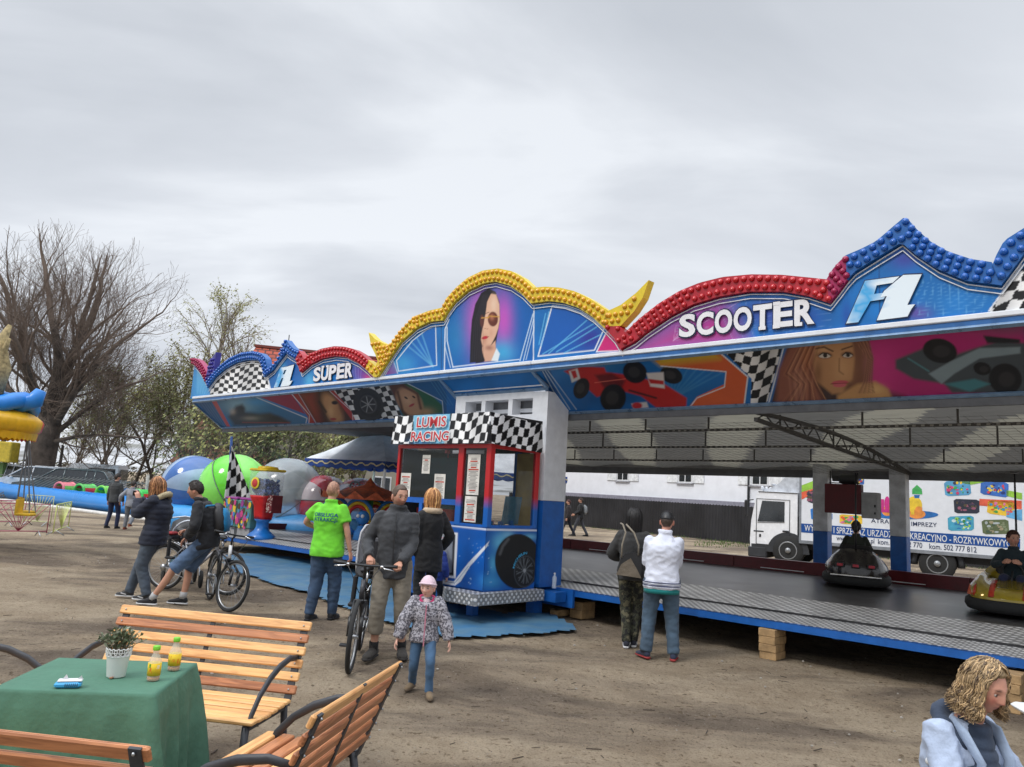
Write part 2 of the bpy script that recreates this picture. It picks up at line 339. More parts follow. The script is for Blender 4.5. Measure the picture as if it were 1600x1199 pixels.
def uvbox(o, s=1.0, axes=(0, 1)):
 me = o.data; uv = me.uv_layers.new(name='UVMap'); n = np.zeros(len(me.loops), dtype=np.int32); me.loops.foreach_get('vertex_index', n)
 for p in me.polygons:
  nn = p.normal; k = max(range(3), key=lambda i: abs(nn[i])); a, b = [(1, 2), (0, 2), (0, 1)][k]
  for li in p.loop_indices:
   c = me.vertices[me.loops[li].vertex_index].co; uv.data[li].uv = (c[a]*s, c[b]*s)
U0, U1 = -14.62, 5.75
# --- platform
b = MB(); b.b2(U0, U1, 0, .06, .36, .455); b.b2(U0, U1, 6.35, 6.45, .30, .56)
for u in np.arange(U0+.05, U1, 1.7): b.b2(u, u+.08, .06, 6.35, .34, .44)
b.build('platform_frame', P_BLUE, ride)
b = MB(); b.add([(U0, 0, .458), (U1, 0, .458), (U1, .42, .50), (U0, .42, .50), (U0, 0, .44), (U1, 0, .44), (U1, .42, .48), (U0, .42, .48)], [(0, 1, 2, 3), (7, 6, 5, 4), (0, 4, 5, 1)])
o = b.build('step_plate', TREAD, ride); uvbox(o, 1.7)
for u0, u1 in ((-3.3, U1), (U0, -5.4)):
 b = MB(); b.b2(u0, u1, .425, .445, .47, .525); b.build('riser', BLACK, ride)
b = MB(); b.add([(U0, .45, .525), (U1, .45, .525), (U1, 1.7, .572), (U0, 1.7, .572), (U0, .45, .50), (U1, .45, .50), (U1, 1.7, .55), (U0, 1.7, .55)], [(0, 1, 2, 3), (7, 6, 5, 4), (0, 4, 5, 1)])
o = b.build('apron_plate', TREAD, ride); uvbox(o, 1)
b = MB(); b.b2(U0+.02, U1, 1.7, 6.35, .50, .565)
o = b.build('track_floor', mat('track_steel', (.085, .085, .09), rough=.34, vary=.35, vscale=1.6, metal=.3, bump=.05, bscale=5), ride)
b = MB()
for u in np.arange(U0, U1, 2.2): b.b2(u+.01, min(u+2.19, U1), 6.35, 6.52, .567, .80)
b.build('track_border', P_RED, ride)
b = MB()
for u in np.arange(U0, U1, 2.2): b.b2(u+.6, u+1.5, 6.325, 6.348, .60, .615)
b.build('border_trim', WHITE, ride)
b = MB(); b.b2(U0, U0+.08, 1.7, 6.35, .567, .72); b.build('end_border', P_RED, ride)
# --- black skirt of shade is real: beams and wheels stand below; timber blocks are built apart
# --- posts at the back
def rpost(px0, px1, v):
 u0 = FL(px0, 800, v)[0]; u1 = FL(px1, 800, v)[0]; return u0, u1
for k, (a, c) in enumerate(((1271, 1294), (1391, 1417))):
 u0, u1 = rpost(a, c, 6.7)
 b = MB(); b.b2(u0, u1, 6.7, 6.95, 1.42, 3.0, 0, .01); b.b2(u0+.002, u1-.002, 6.702, 6.948, .02, 1.42, 1, .01)
 b.build('post', [R_('post_white', 205, 208, 212, rough=.5), P_BLUE], ride)
for u in (FL(800, 800, 6.7)[0], 3.6):
 b = MB(); b.b2(u, u+.14, 6.7, 6.84, .02, 3.0, 0); b.build('post', [P_BLUE], ride)
# --- centre column
b = MB(); cu0, cu1, cv0, cv1 = -5.36, -3.33, -.35, .16
b.b2(cu1-.30, cu1, cv0, cv1, 1.72, 3.36); b.b2(cu0, cu0+.24, cv0, cv1, 1.72, 3.40)
b.b2(cu0+.24, cu1-.30, cv0+.003, cv1, 3.27, 3.40); b.b2(cu0+.24, cu1-.30, cv0+.003, cv1, 2.93, 3.02)
for u in (-4.75, -4.15): b.b2(u, u+.09, cv0+.006, cv0+.20, 3.02, 3.27)
b.b2(cu0+.24, cu1-.30, cv0+.25, cv1, 3.02, 3.27, 1); b.b2(cu0+.3, cu1-.34, cv0+.19, cv0+.24, 3.08, 3.14)
b.build('column', [P_WHITE, R_('shade_grey', 120, 122, 126)], ride)
b = MB(); b.b2(cu1-.31, cu1+.002, cv0-.003, cv1+.002, .46, 1.715); b.b2(cu0-.002, cu0+.24, cv0-.003, cv1+.002, .46, 1.715); b.b2(cu1-.09, cu1+.02, cv0-.018, cv0-.004, .5, 1.70)
b.b2(cu0, cu1+.4, -.05, .0, .2, .46); b.b2(cu0-1.5, cu1+.3, -.32, -.08, .28, .42)
b.build('column_foot', P_BLUE, ride)
for u in (-5.3, -3.6): b = MB(); b.b2(u, u+.16, -.3, -.12, .0, .28); b.build('jack_leg', P_BLUE, ride)

# --- the painted front -------------------------------------------------------------
class Canvas:
 """paints per-vertex colour; shapes are given in survey pixels"""
 def __init__(s, P, base): s.x, s.y = PX(P); s.c = np.tile(np.array(rgb(*base), float), (len(s.x), 1))
 def put(s, a, col, al=1.0):
  a = np.clip(a, 0, 1)*al; col = np.asarray(rgb(*col) if not hasattr(col, 'shape') else col, float); s.c = s.c*(1-a[:, None])+col*a[:, None]
 def sd(s, poly):
  d = np.full(len(s.x), 1e9); ins = np.zeros(len(s.x), bool); n = len(poly)
  for i in range(n):
   x0, y0 = poly[i]; x1, y1 = poly[(i+1) % n]; ex, ey = x1-x0, y1-y0; L = ex*ex+ey*ey+1e-9
   t = np.clip(((s.x-x0)*ex+(s.y-y0)*ey)/L, 0, 1); d = np.minimum(d, np.hypot(s.x-x0-t*ex, s.y-y0-t*ey))
   c = ((y0 > s.y) != (y1 > s.y)); ins ^= c & (s.x < (x1-x0)*(s.y-y0)/((y1-y0) if abs(y1-y0) > 1e-9 else 1e-9)+x0)
  return np.where(ins, -d, d)
 def poly(s, P, col, soft=.8, al=1): s.put(.5-s.sd(P)/soft, col, al)
 def line(s, P, w, col, al=1, soft=.8):
  d = np.full(len(s.x), 1e9)
  for (x0, y0), (x1, y1) in zip(P[:-1], P[1:]):
   ex, ey = x1-x0, y1-y0; L = ex*ex+ey*ey+1e-9; t = np.clip(((s.x-x0)*ex+(s.y-y0)*ey)/L, 0, 1); d = np.minimum(d, np.hypot(s.x-x0-t*ex, s.y-y0-t*ey))
  s.put(.5-(d-w/2)/soft, col, al)
 def ell(s, cx, cy, rx, ry, col, soft=.15, al=1, rot=0):
  c, q = math.cos(rot), math.sin(rot); dx, dy = s.x-cx, s.y-cy; r = np.hypot((dx*c+dy*q)/rx, (-dx*q+dy*c)/ry); s.put((1-r)/soft+.5, col, al)
 def glow(s, cx, cy, rx, ry, col, al=1, rot=0):
  c, q = math.cos(rot), math.sin(rot); dx, dy = s.x-cx, s.y-cy; r = np.hypot((dx*c+dy*q)/rx, (-dx*q+dy*c)/ry); s.put(np.exp(-r*r*1.5), col, al)
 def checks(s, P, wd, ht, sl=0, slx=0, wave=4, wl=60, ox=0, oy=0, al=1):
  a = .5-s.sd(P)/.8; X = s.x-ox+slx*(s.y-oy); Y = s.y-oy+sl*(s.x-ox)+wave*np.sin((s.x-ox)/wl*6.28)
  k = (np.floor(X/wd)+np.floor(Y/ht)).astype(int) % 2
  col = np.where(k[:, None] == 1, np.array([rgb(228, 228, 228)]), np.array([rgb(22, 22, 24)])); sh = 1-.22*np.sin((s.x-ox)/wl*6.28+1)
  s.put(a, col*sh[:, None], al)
 def mott(s, amp=.12, sc=9, seed=0):
  k = np.array([noise.noise(Vector((x/sc, y/sc, seed))) for x, y in zip(s.x, s.y)]); s.c = np.clip(s.c*(1+amp*k[:, None]), 0, 1)
def art_grid(name, org, A, B, na, nb, du, poly, paint, parent, base=(22, 110, 185), flip=False):
 """grid of painted cells: org + a*A + b*B for a,b inside 2D polygon"""
 la, lb = na, nb; NA = int(la/du)+1; NB = int(lb/du)+1
 aa = np.linspace(0, la, NA+1); bb = np.linspace(0, lb, NB+1); ga, gb = np.meshgrid(aa, bb)
 P = np.array(org)+ga.ravel()[:, None]*np.array(A)+gb.ravel()[:, None]*np.array(B)
 ca = ((ga[:-1, :-1]+ga[1:, 1:])/2).ravel(); cb = ((gb[:-1, :-1]+gb[1:, 1:])/2).ravel()
 ins = np.zeros(len(ca), bool); n = len(poly)
 for i in range(n):
  x0, y0 = poly[i]; x1, y1 = poly[(i+1) % n]; c = ((y0 > cb) != (y1 > cb)); ins ^= c & (ca < (x1-x0)*(cb-y0)/((y1-y0) if abs(y1-y0) > 1e-9 else 1e-9)+x0)
 jj, ii = np.divmod(np.nonzero(ins)[0], NA); W = NA+1
 F = np.stack([jj*W+ii, jj*W+ii+1, (jj+1)*W+ii+1, (jj+1)*W+ii], 1)
 used = np.unique(F); mp = np.full(len(P), -1); mp[used] = np.arange(len(used)); F = mp[F]; P = P[used]
 if flip: F = F[:, ::-1]
 me = bpy.data.meshes.new(name); me.from_pydata(P.tolist(), [], F.tolist()); me.materials.append(ART)
 o = bpy.data.objects.new(name, me); COL.objects.link(o); o.parent = parent
 cv = Canvas(ride_world(P+np.array([0, 0, 1.])*(TILT*P[:, :1])), base); paint(cv); setcol(me, cv.c); return o
VF = -.6
def seg(cf, outer, inner): return [FL(*cf(*p), VF) for p in outer], [FL(*cf(*p), VF) for p in inner]
SEGS = [
 ('mag', *seg(c3, [(62,237),(85,236),(110,250),(135,280),(152,315),(160,352)], [(66,272),(85,285),(110,315),(130,350),(150,392)])),
 ('blu', *seg(c3, [(160,370),(200,322),(245,275),(300,232),(370,202),(440,194),(490,207),(518,235),(525,275),(527,300)], [(158,418),(210,350),(270,300),(340,262),(410,247),(460,248),(485,262),(498,310),(505,352)])),
 ('blu', *seg(c3, [(527,300),(565,283),(598,235),(618,185),(630,140),(643,122),(662,150),(690,180),(722,190)], [(505,352),(560,310),(600,255),(640,205),(665,225),(700,245)])),
 ('red', *seg(c3, [(722,190),(740,215),(750,243)], [(700,245),(715,280),(732,325)])),
 ('red', *seg(c3, [(750,243),(800,205),(860,180),(940,165),(1000,168),(1060,185),(1110,215),(1145,248)], [(732,325),(790,275),(860,240),(940,225),(1010,232),(1080,265),(1130,305)])),
 ('yel', *seg(c3, [(1145,248),(1165,262),(1192,288)], [(1130,305),(1150,325),(1180,352)])),
 ('yel', *seg(c4, [(190,470),(250,390),(320,320),(400,290),(465,275)], [(128,632),(185,545),(250,450),(330,380),(400,347),(468,340)])),
 ('yel', *seg(c4, [(465,275),(490,225),(540,170),(600,120),(680,82),(760,71),(830,85),(890,120),(945,172)], [(468,340),(490,300),(530,245),(600,185),(680,148),(740,138),(820,160),(880,200),(930,252)])),
 ('yel', *seg(c4, [(945,172),(1000,166),(1080,171),(1160,190),(1240,230),(1300,270),(1335,292)], [(930,252),(1020,240),(1100,250),(1180,277),(1250,322),(1318,385)])),
 ('red', *seg(c4, [(1345,372),(1395,370),(1422,405)], [(1318,385),(1360,430),(1400,497)])),
 ('red', *seg(c5, [(67,503),(120,452),(200,390),(280,342),(360,310),(450,288),(560,278),(680,280),(780,290),(855,298)], [(52,565),(100,540),(150,500),(240,440),(330,395),(430,365),(550,345),(680,345),(780,362),(865,390)])),
 ('mag', *seg(c5, [(855,298),(885,250),(930,205)], [(865,390),(905,340),(935,300)])),
 ('blu', *seg(c5, [(930,205),(990,180),(1050,150),(1120,90),(1165,53),(1200,95),(1260,150),(1330,190),(1420,220),(1500,232)], [(935,300),(965,268),(1050,215),(1148,155),(1200,200),(1290,260),(1400,305),(1535,322)])),
]
HORNS = [('vio', [FL(*c3(*p), VF) for p in [(215,200),(178,250),(165,290),(152,350),(150,385),(160,370),(200,322)]]),
 ('yel', [FL(*c3(*p), VF) for p in [(1150,82),(1190,122),(1240,148),(1275,158),(1262,215),(1215,330),(1195,354),(1180,352),(1192,288),(1205,255),(1190,215),(1165,165)]]),
 ('yel', [FL(*c4(*p), VF) for p in [(1335,292),(1400,262),(1480,200),(1547,133),(1515,225),(1470,295),(1400,370),(1345,374),(1318,385),(1310,340)]])]
UC = -4.30
def mir(L): return [(2*UC-u, z) for u, z in L][::-1]
k0 = SEGS[-1][1][-1][0]
sh = k0-mir(SEGS[1][1])[0][0]
shf = lambda L: [(u+sh, z) for u, z in L]
SEGS.append(('blu', shf(mir(SEGS[1][1])), [SEGS[12][2][-1]]+shf(mir(SEGS[1][2]))[1:]))
SEGS.append(('mag', shf(mir(SEGS[0][1])), shf(mir(SEGS[0][2]))))
HORNS.append(('vio', shf(mir(HORNS[0][1]))))
U1F = SEGS[-1][1][-1][0]+.02
CM = {'mag': (LB_MAG, BU_MAG), 'blu': (LB_BLU, BU_BLU), 'red': (LB_RED, BU_RED), 'yel': (LB_YEL, BU_YEL), 'vio': (LB_VIO, BU_VIO)}
fr_f = lambda d: (lambda x, y, z: (x, VF-d-z, y))
def rs(L, n):       # resample polyline evenly
 a = np.array(L, float); s = np.r_[0, np.cumsum(np.hypot(*np.diff(a, axis=0).T))]; t = np.linspace(0, s[-1], n); return np.stack([np.interp(t, s, a[:, 0]), np.interp(t, s, a[:, 1])], 1)
caps = []; bn = {'mag': 'magenta', 'blu': 'blue', 'red': 'red', 'yel': 'yellow', 'vio': 'violet'}
for c, o_, i_ in SEGS:
 L = np.hypot(*np.diff(np.array(o_), axis=0).T).sum(); n = max(3, int(L/.06)+1); O = rs(o_, n); I = rs(i_, n); b = MB()
 V = [];  F = []
 for (a, z), (a2, z2) in zip(O, I): V += [(a, VF-.10, z), (a2, VF-.10, z2), (a, VF+.04, z), (a2, VF+.04, z2)]
 for k in range(n-1):
  q = k*4; F += [(q, q+1, q+5, q+4), (q+2, q+6, q+7, q+3), (q, q+4, q+6, q+2), (q+1, q+3, q+7, q+5)]
 F += [(0, 2, 3, 1), (4*n-4, 4*n-3, 4*n-1, 4*n-2)]
 b.add(V, F); b.build('crest_border', CM[c][0], ride)
 nb = max(2, int(L/.10)); O2 = rs(o_, nb+1); I2 = rs(i_, nb+1)
 for k in range(nb+1):
  wd = np.hypot(*(O2[k]-I2[k])); rows = max(1, min(4, int(wd/.085)))
  for r in range(rows):
   t = (r+.5)/rows; q = k+(.5 if r % 2 else 0)
   if q > nb: continue
   p = (O2[k]*(1-t)+I2[k]*t) if not r % 2 else ((O2[k]+O2[min(k+1, nb)])/2*(1-t)+(I2[k]+I2[min(k+1, nb)])/2*t)
   caps.append((p[0], p[1], c))
for c, P in HORNS:
 b = MB(); b.prism(P, .10, -.04, fr_f(0)); b.build('crest_horn', CM[c][0], ride)
 pp = np.array(P); cx, cy = pp.mean(0)
 for i in range(24):
  for j in range(24):
   x, y = pp[:, 0].min()+i*.1+(j % 2)*.05, pp[:, 1].min()+j*.09
   ins = False; d = 9
   for k in range(len(P)):
    (x0, y0), (x1, y1) = P[k], P[(k+1) % len(P)]
    if (y0 > y) != (y1 > y) and x < (x1-x0)*(y-y0)/(y1-y0)+x0: ins = not ins
    e = max(1e-9, (x1-x0)**2+(y1-y0)**2); t = min(1, max(0, ((x-x0)*(x1-x0)+(y-y0)*(y1-y0))/e)); d = min(d, math.hypot(x-x0-t*(x1-x0), y-y0-t*(y1-y0)))
   if ins and d > .035: caps.append((x, y, c))
clean = []
for cpt in caps:
 if all((cpt[0]-q[0])**2+(cpt[1]-q[1])**2 > .062**2 for q in clean[-60:]): clean.append(cpt)
clean.sort(key=lambda q: abs(q[0]-2.0)+ (0 if q[0] < 2.85 else 9))
def cap_mesh(b, x, z, mi): b.lathe([(.036, 0), (.034, .016), (.024, .032), (.0, .038)], (0, 0, 0), 8, mi, 'y')
keys = list(CM); proto = {}
for i, (x, z, c) in enumerate(clean[:100]):
 if c not in proto:
  b = MB(); b.lathe([(.038, 0), (.036, -.018), (.025, -.034), (0, -.040)], (0, 0, 0), 10, 0, 'y'); o = b.build('lamp_cap', CM[c][1], ride); proto[c] = o
 else: o = proto[c].copy(); COL.objects.link(o)
 o.parent = ride; o.location = (x, VF-.10, z)
b = MB()
for x, z, c in clean[100:]: b.lathe([(.038, 0), (.034, -.018), (.022, -.034), (0, -.040)], (x, VF-.10, z), 7, keys.index(c), 'y')
tag(b.build('lamp_cap', [CM[k][1] for k in keys], ride), 'rows of round coloured lamp caps along the crest', kind='stuff')

# painted crest panels
ZL = 3.80
def paint_crest(cv):
 x, y = cv.x, cv.y
 cv.mott(.25, 40)
 # left end blue, checker
 cv.glow(*c3(100,400), 22, 40, (70, 165, 215), .7)
 for k in range(7): cv.line([c3(75+k*5,310+k*4), c3(75+k*11,450)], .8, (120, 190, 230), .7)
 left = [c3(*p) for p in [(150,470),(155,430),(210,352),(270,302),(340,264),(410,249),(460,250),(485,264),(500,330),(525,425),(525,470)]]
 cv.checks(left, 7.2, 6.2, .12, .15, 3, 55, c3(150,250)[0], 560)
 cv.line([c3(490,265), c3(503,340), c3(522,428)], 2.2, (225, 230, 235))
 # F1 area left
 cv.glow(*c3(640,300), 25, 22, (10, 70, 150), .8); cv.glow(*c3(600,330), 8, 20, (90, 190, 235), .7)
 # super
 cv.glow(*c3(760,370), 10, 16, (90, 190, 230), .6); cv.glow(*c3(1080,320), 20, 18, (110, 60, 160), .9); cv.glow(*c3(1130,350), 12, 8, (200, 50, 120), .9)
 for k in range(4): cv.line([c3(1035+k*12,370), c3(1020+k*20,280)], .9, (150, 150, 215), .5)
 # centre left fan
 cv.poly([c3(*p) for p in [(1225,335),(1275,255),(1300,325)]], (125, 50, 130)); cv.line([c3(1300,325), c3(1275,250), c3(1222,337)], 1.2, (225, 225, 235))
 cL = [c4(*p) for p in [(205,545),(290,440),(360,385),(410,362),(415,570),(215,600)]]
 cv.poly(cL, (18, 102, 185)); cv.glow(*c4(240,560), 26, 20, (60, 160, 215), .7)
 for q in ((230,440),(300,405),(330,380),(270,430)): cv.line([c4(395,575), c4(*q)], 2.0, (110, 190, 230), .55, 2)
 cv.line(cL+[cL[0]], 1.4, (215, 228, 238))
 cv.line([c4(440,340), c4(440,600)], 1.2, (30, 60, 110), .8)
 # centre portrait panel
 cP = [c4(*p) for p in [(455,590),(460,380),(480,330),(530,255),(600,192),(680,155),(740,147),(820,168),(880,207),(925,262),(920,540),(500,585)]]
 cv.poly(cP, (14, 96, 176)); cv.glow(*c4(520,420), 22, 45, (20, 140, 190), .5); cv.glow(*c4(640,340), 24, 60, (205, 95, 190), .95); cv.glow(*c4(765,330), 18, 50, (200, 85, 190), .9); cv.glow(*c4(760,500), 24, 22, (60, 170, 220), .9)
 cv.line([c4(500,580), c4(470,440), c4(470,370)], 1.4, (215, 228, 238)); cv.line([c4(487,582), c4(458,470)], 1.0, (200, 220, 238)); cv.line([c4(850,545), c4(920,300)], 1.5, (190, 215, 235)); cv.line([c4(868,545), c4(922,330)], 1.2, (190, 215, 235)); cv.line([c4(882,540), c4(925,370)], 1.0, (190, 215, 235))
 cv.line([c4(455,592), c4(460,380), c4(480,330)], 1.6, (220, 230, 240)); cv.line([c4(925,262), c4(920,545)], 1.6, (220, 230, 240)); cv.line([c4(500,578), c4(845,538)], 1.4, (220, 230, 240))
 # woman portrait
 cv.poly([c4(*p) for p in [(588,556),(592,430),(600,330),(618,250),(650,190),(690,166),(725,185),(745,240),(748,330),(735,400),(722,470),(735,545)]], (24, 22, 28), 1.5)
 cv.poly([c4(*p) for p in [(672,300),(680,230),(700,195),(728,200),(744,250),(746,330),(738,375),(724,415),(700,462),(680,480),(655,466),(642,420),(640,360)]], (222, 178, 150), 1.5)
 cv.glow(*c4(715,250), 6, 14, (236, 205, 180), .8); cv.glow(*c4(665,440), 5, 12, (190, 130, 105), .6); cv.glow(*c4(700,400), 4, 9, (205, 150, 125), .5)
 cv.poly([c4(*p) for p in [(655,470),(700,465),(722,440),(728,545),(665,550),(650,500)]], (215, 168, 142), 1.5); cv.glow(*c4(690,478), 8, 5, (150, 100, 85), .8)
 cv.poly([c4(*p) for p in [(590,556),(610,500),(650,490),(668,545)]], (24, 24, 34), 1.5); cv.poly([c4(*p) for p in [(700,545),(728,480),(745,510),(735,548)]], (225, 235, 240), 1.5)
 cv.poly([c4(*p) for p in [(618,560),(604,330),(640,215),(690,172),(705,185),(680,240),(668,320),(655,380),(645,440),(655,500),(660,552)]], (26, 22, 28), 1.5)
 cv.ell(*c4(710,328), 8.0, 11.5, (96, 44, 32), .15); cv.ell(*c4(653,338), 3.2, 10, (90, 45, 35), .3); cv.glow(*c4(705,318), 4, 6, (190, 120, 90), .8); cv.line([c4(652,322), c4(688,320)], 1.8, (205, 150, 60)); cv.line([c4(690,312), c4(742,316)], 1.5, (205, 150, 60))
 cv.line([c4(670,300), c4(690,292)], 1.2, (70, 45, 40), .7)
 cv.line([c4(664,376), c4(684,380)], 1.0, (170, 115, 95), .9); cv.ell(*c4(668,425), 5.0, 2.5, (196, 42, 60), .4, 1, -.25); cv.line([c4(652,428), c4(688,420)], .7, (110, 20, 30))
 for k in range(6): cv.line([c4(600+k*12,540), c4(612+k*9,360), c4(660+k*5,200)], .8, (70, 60, 75), .35)
 # centre right fan
 cR = [c4(*p) for p in [(945,522),(1020,258),(1100,270),(1180,300),(1250,345),(1290,380),(1240,490)]]
 cv.poly(cR, (20, 92, 178)); cv.glow(*c4(1220,430), 26, 20, (50, 50, 150), .9); cv.line([(1020/3.333+560, 258/3.333+400), c4(945,522), c4(1240,490), c4(1290,380), c4(1250,345), c4(1180,300), c4(1100,270), c4(1020,258)], 1.8, (225, 232, 240))
 for p, q in (((1000,508),(1200,335)),((1040,500),(1275,355)),((970,510),(1240,350)),((1080,505),(1280,405)),((950,460),(985,300)),((962,470),(1003,290))): cv.line([c4(*p), c4(*q)], 1.8, (100, 185, 230), .7)
 tri = [c4(*p) for p in [(1250,500),(1305,392),(1345,430),(1388,490)]]; cv.poly(tri, (205, 40, 120)); cv.line(tri+[tri[0]], 1.6, (228, 228, 236))
 # scooter
 m1 = c5(100,560); cv.poly([c5(*p) for p in [(60,580),(100,560),(240,470),(330,420),(430,390),(500,540)]], (200, 45, 130), 60); cv.glow(*c5(330,440), 40, 26, (150, 60, 160), .7); cv.glow(*c5(620,420), 60, 30, (66, 84, 175), .9); cv.glow(*c5(760,440), 40, 26, (30, 74, 160), .8)
 for q in ((430,372),(360,400),(300,430),(520,365),(250,470)): cv.line([c5(240,530), c5(*q)], .9, (215, 170, 215), .5)
 for k in range(6): cv.line([c5(480+k*40,540), c5(400+k*60,360)], .7, (150, 190, 230), .35); cv.line([c5(250,470+k*12), c5(860,500-k*26)], .7, (150, 190, 230), .25)
 # F1 right
 cv.glow(*c5(1050,380), 50, 34, (20, 120, 200), .9); cv.glow(*c5(1150,210), 30, 20, (66, 66, 160), .8); cv.glow(*c5(1200,420), 26, 14, (110, 60, 150), .7); cv.glow(*c5(920,430), 10, 30, (30, 80, 170), .8); cv.glow(*c5(1350,380), 60, 22, (40, 130, 205), .6)
 for k in range(9): cv.line([c5(1210+k*30,440-k*3), c5(1180+k*36,260+k*6)], .7, (120, 190, 235), .4); cv.line([c5(1200,300+k*16), c5(1500,330+k*10)], .7, (120, 190, 235), .3)
 cv.line([c5(1050,215), c5(1050,470)], .9, (20, 50, 100), .8)
 rt = [c5(*p) for p in [(1480,415),(1545,330),(1640,215),(1760,190),(2000,190),(2300,400),(2300,600),(1500,500)]]
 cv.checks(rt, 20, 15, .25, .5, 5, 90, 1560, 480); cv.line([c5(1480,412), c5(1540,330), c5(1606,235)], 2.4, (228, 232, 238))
def crest_poly(ks):
 P = [p for k in ks for p in SEGS[k][2]]; return P
parts = [(range(0, 6), None), (range(6, 9), None), (range(9, 15), None)]
for ks, _ in parts:
 top = crest_poly(ks); u0 = min(p[0] for p in top); u1 = max(p[0] for p in top)
 base = [(u1, ZL-.06), (u0, ZL-.06)]; P = [(a, c) for a, c in top]+base
 org = (u0, VF-.03, ZL-.06); loc = [(a-u0, c-(ZL-.06)) for a, c in P]
 art_grid('crest_panel', org, (1, 0, 0), (0, 0, 1), u1-u0, 1.7, .013, loc, paint_crest, ride)
 b = MB(); b.prism(P, -.03, .03, lambda x, y, z: (x, VF+z+.01, y)); b.build('crest_backing', R_('backing_grey', 120, 124, 130), ride)
# white double trim under the lamp border
for ks in (range(0, 1), range(1, 4), range(4, 6), range(6, 9), range(9, 10), range(10, 13), range(13, 14), range(14, 15)):
 pts = []
 for k in ks: pts += [p for p in SEGS[k][2]]
 b = MB()
 for off, w_, in ((.022, .020), (.066, .013)):
  for (a, z), (a2, z2) in zip(pts[:-1], pts[1:]):
   if math.hypot(a2-a, z2-z) < .01: continue
   b.bar((a, VF-.045, z-off*1.15), (a2, VF-.045, z2-off*1.15), .010, w_, 0, up=(0, 1, 0))
 b.build('crest_trim', R_('trim_white', 226, 230, 235, rough=.4), ride)
# cornice ledge
for a, c in ((U0, -5.5), (-5.5, -3.44), (-3.44, U1F)):
 b = MB(); b.b2(a+.003, c-.003, VF-.065, VF+.02, ZL-.075, ZL-.015, 0, .01); b.b2(a+.003, c-.003, VF-.045, VF+.02, ZL-.13, ZL-.078, 1); b.build('cornice', [R_('cornice_white', 226, 230, 236, rough=.35, vary=.05), R_('cornice_blue', 40, 100, 165, rough=.35)], ride)
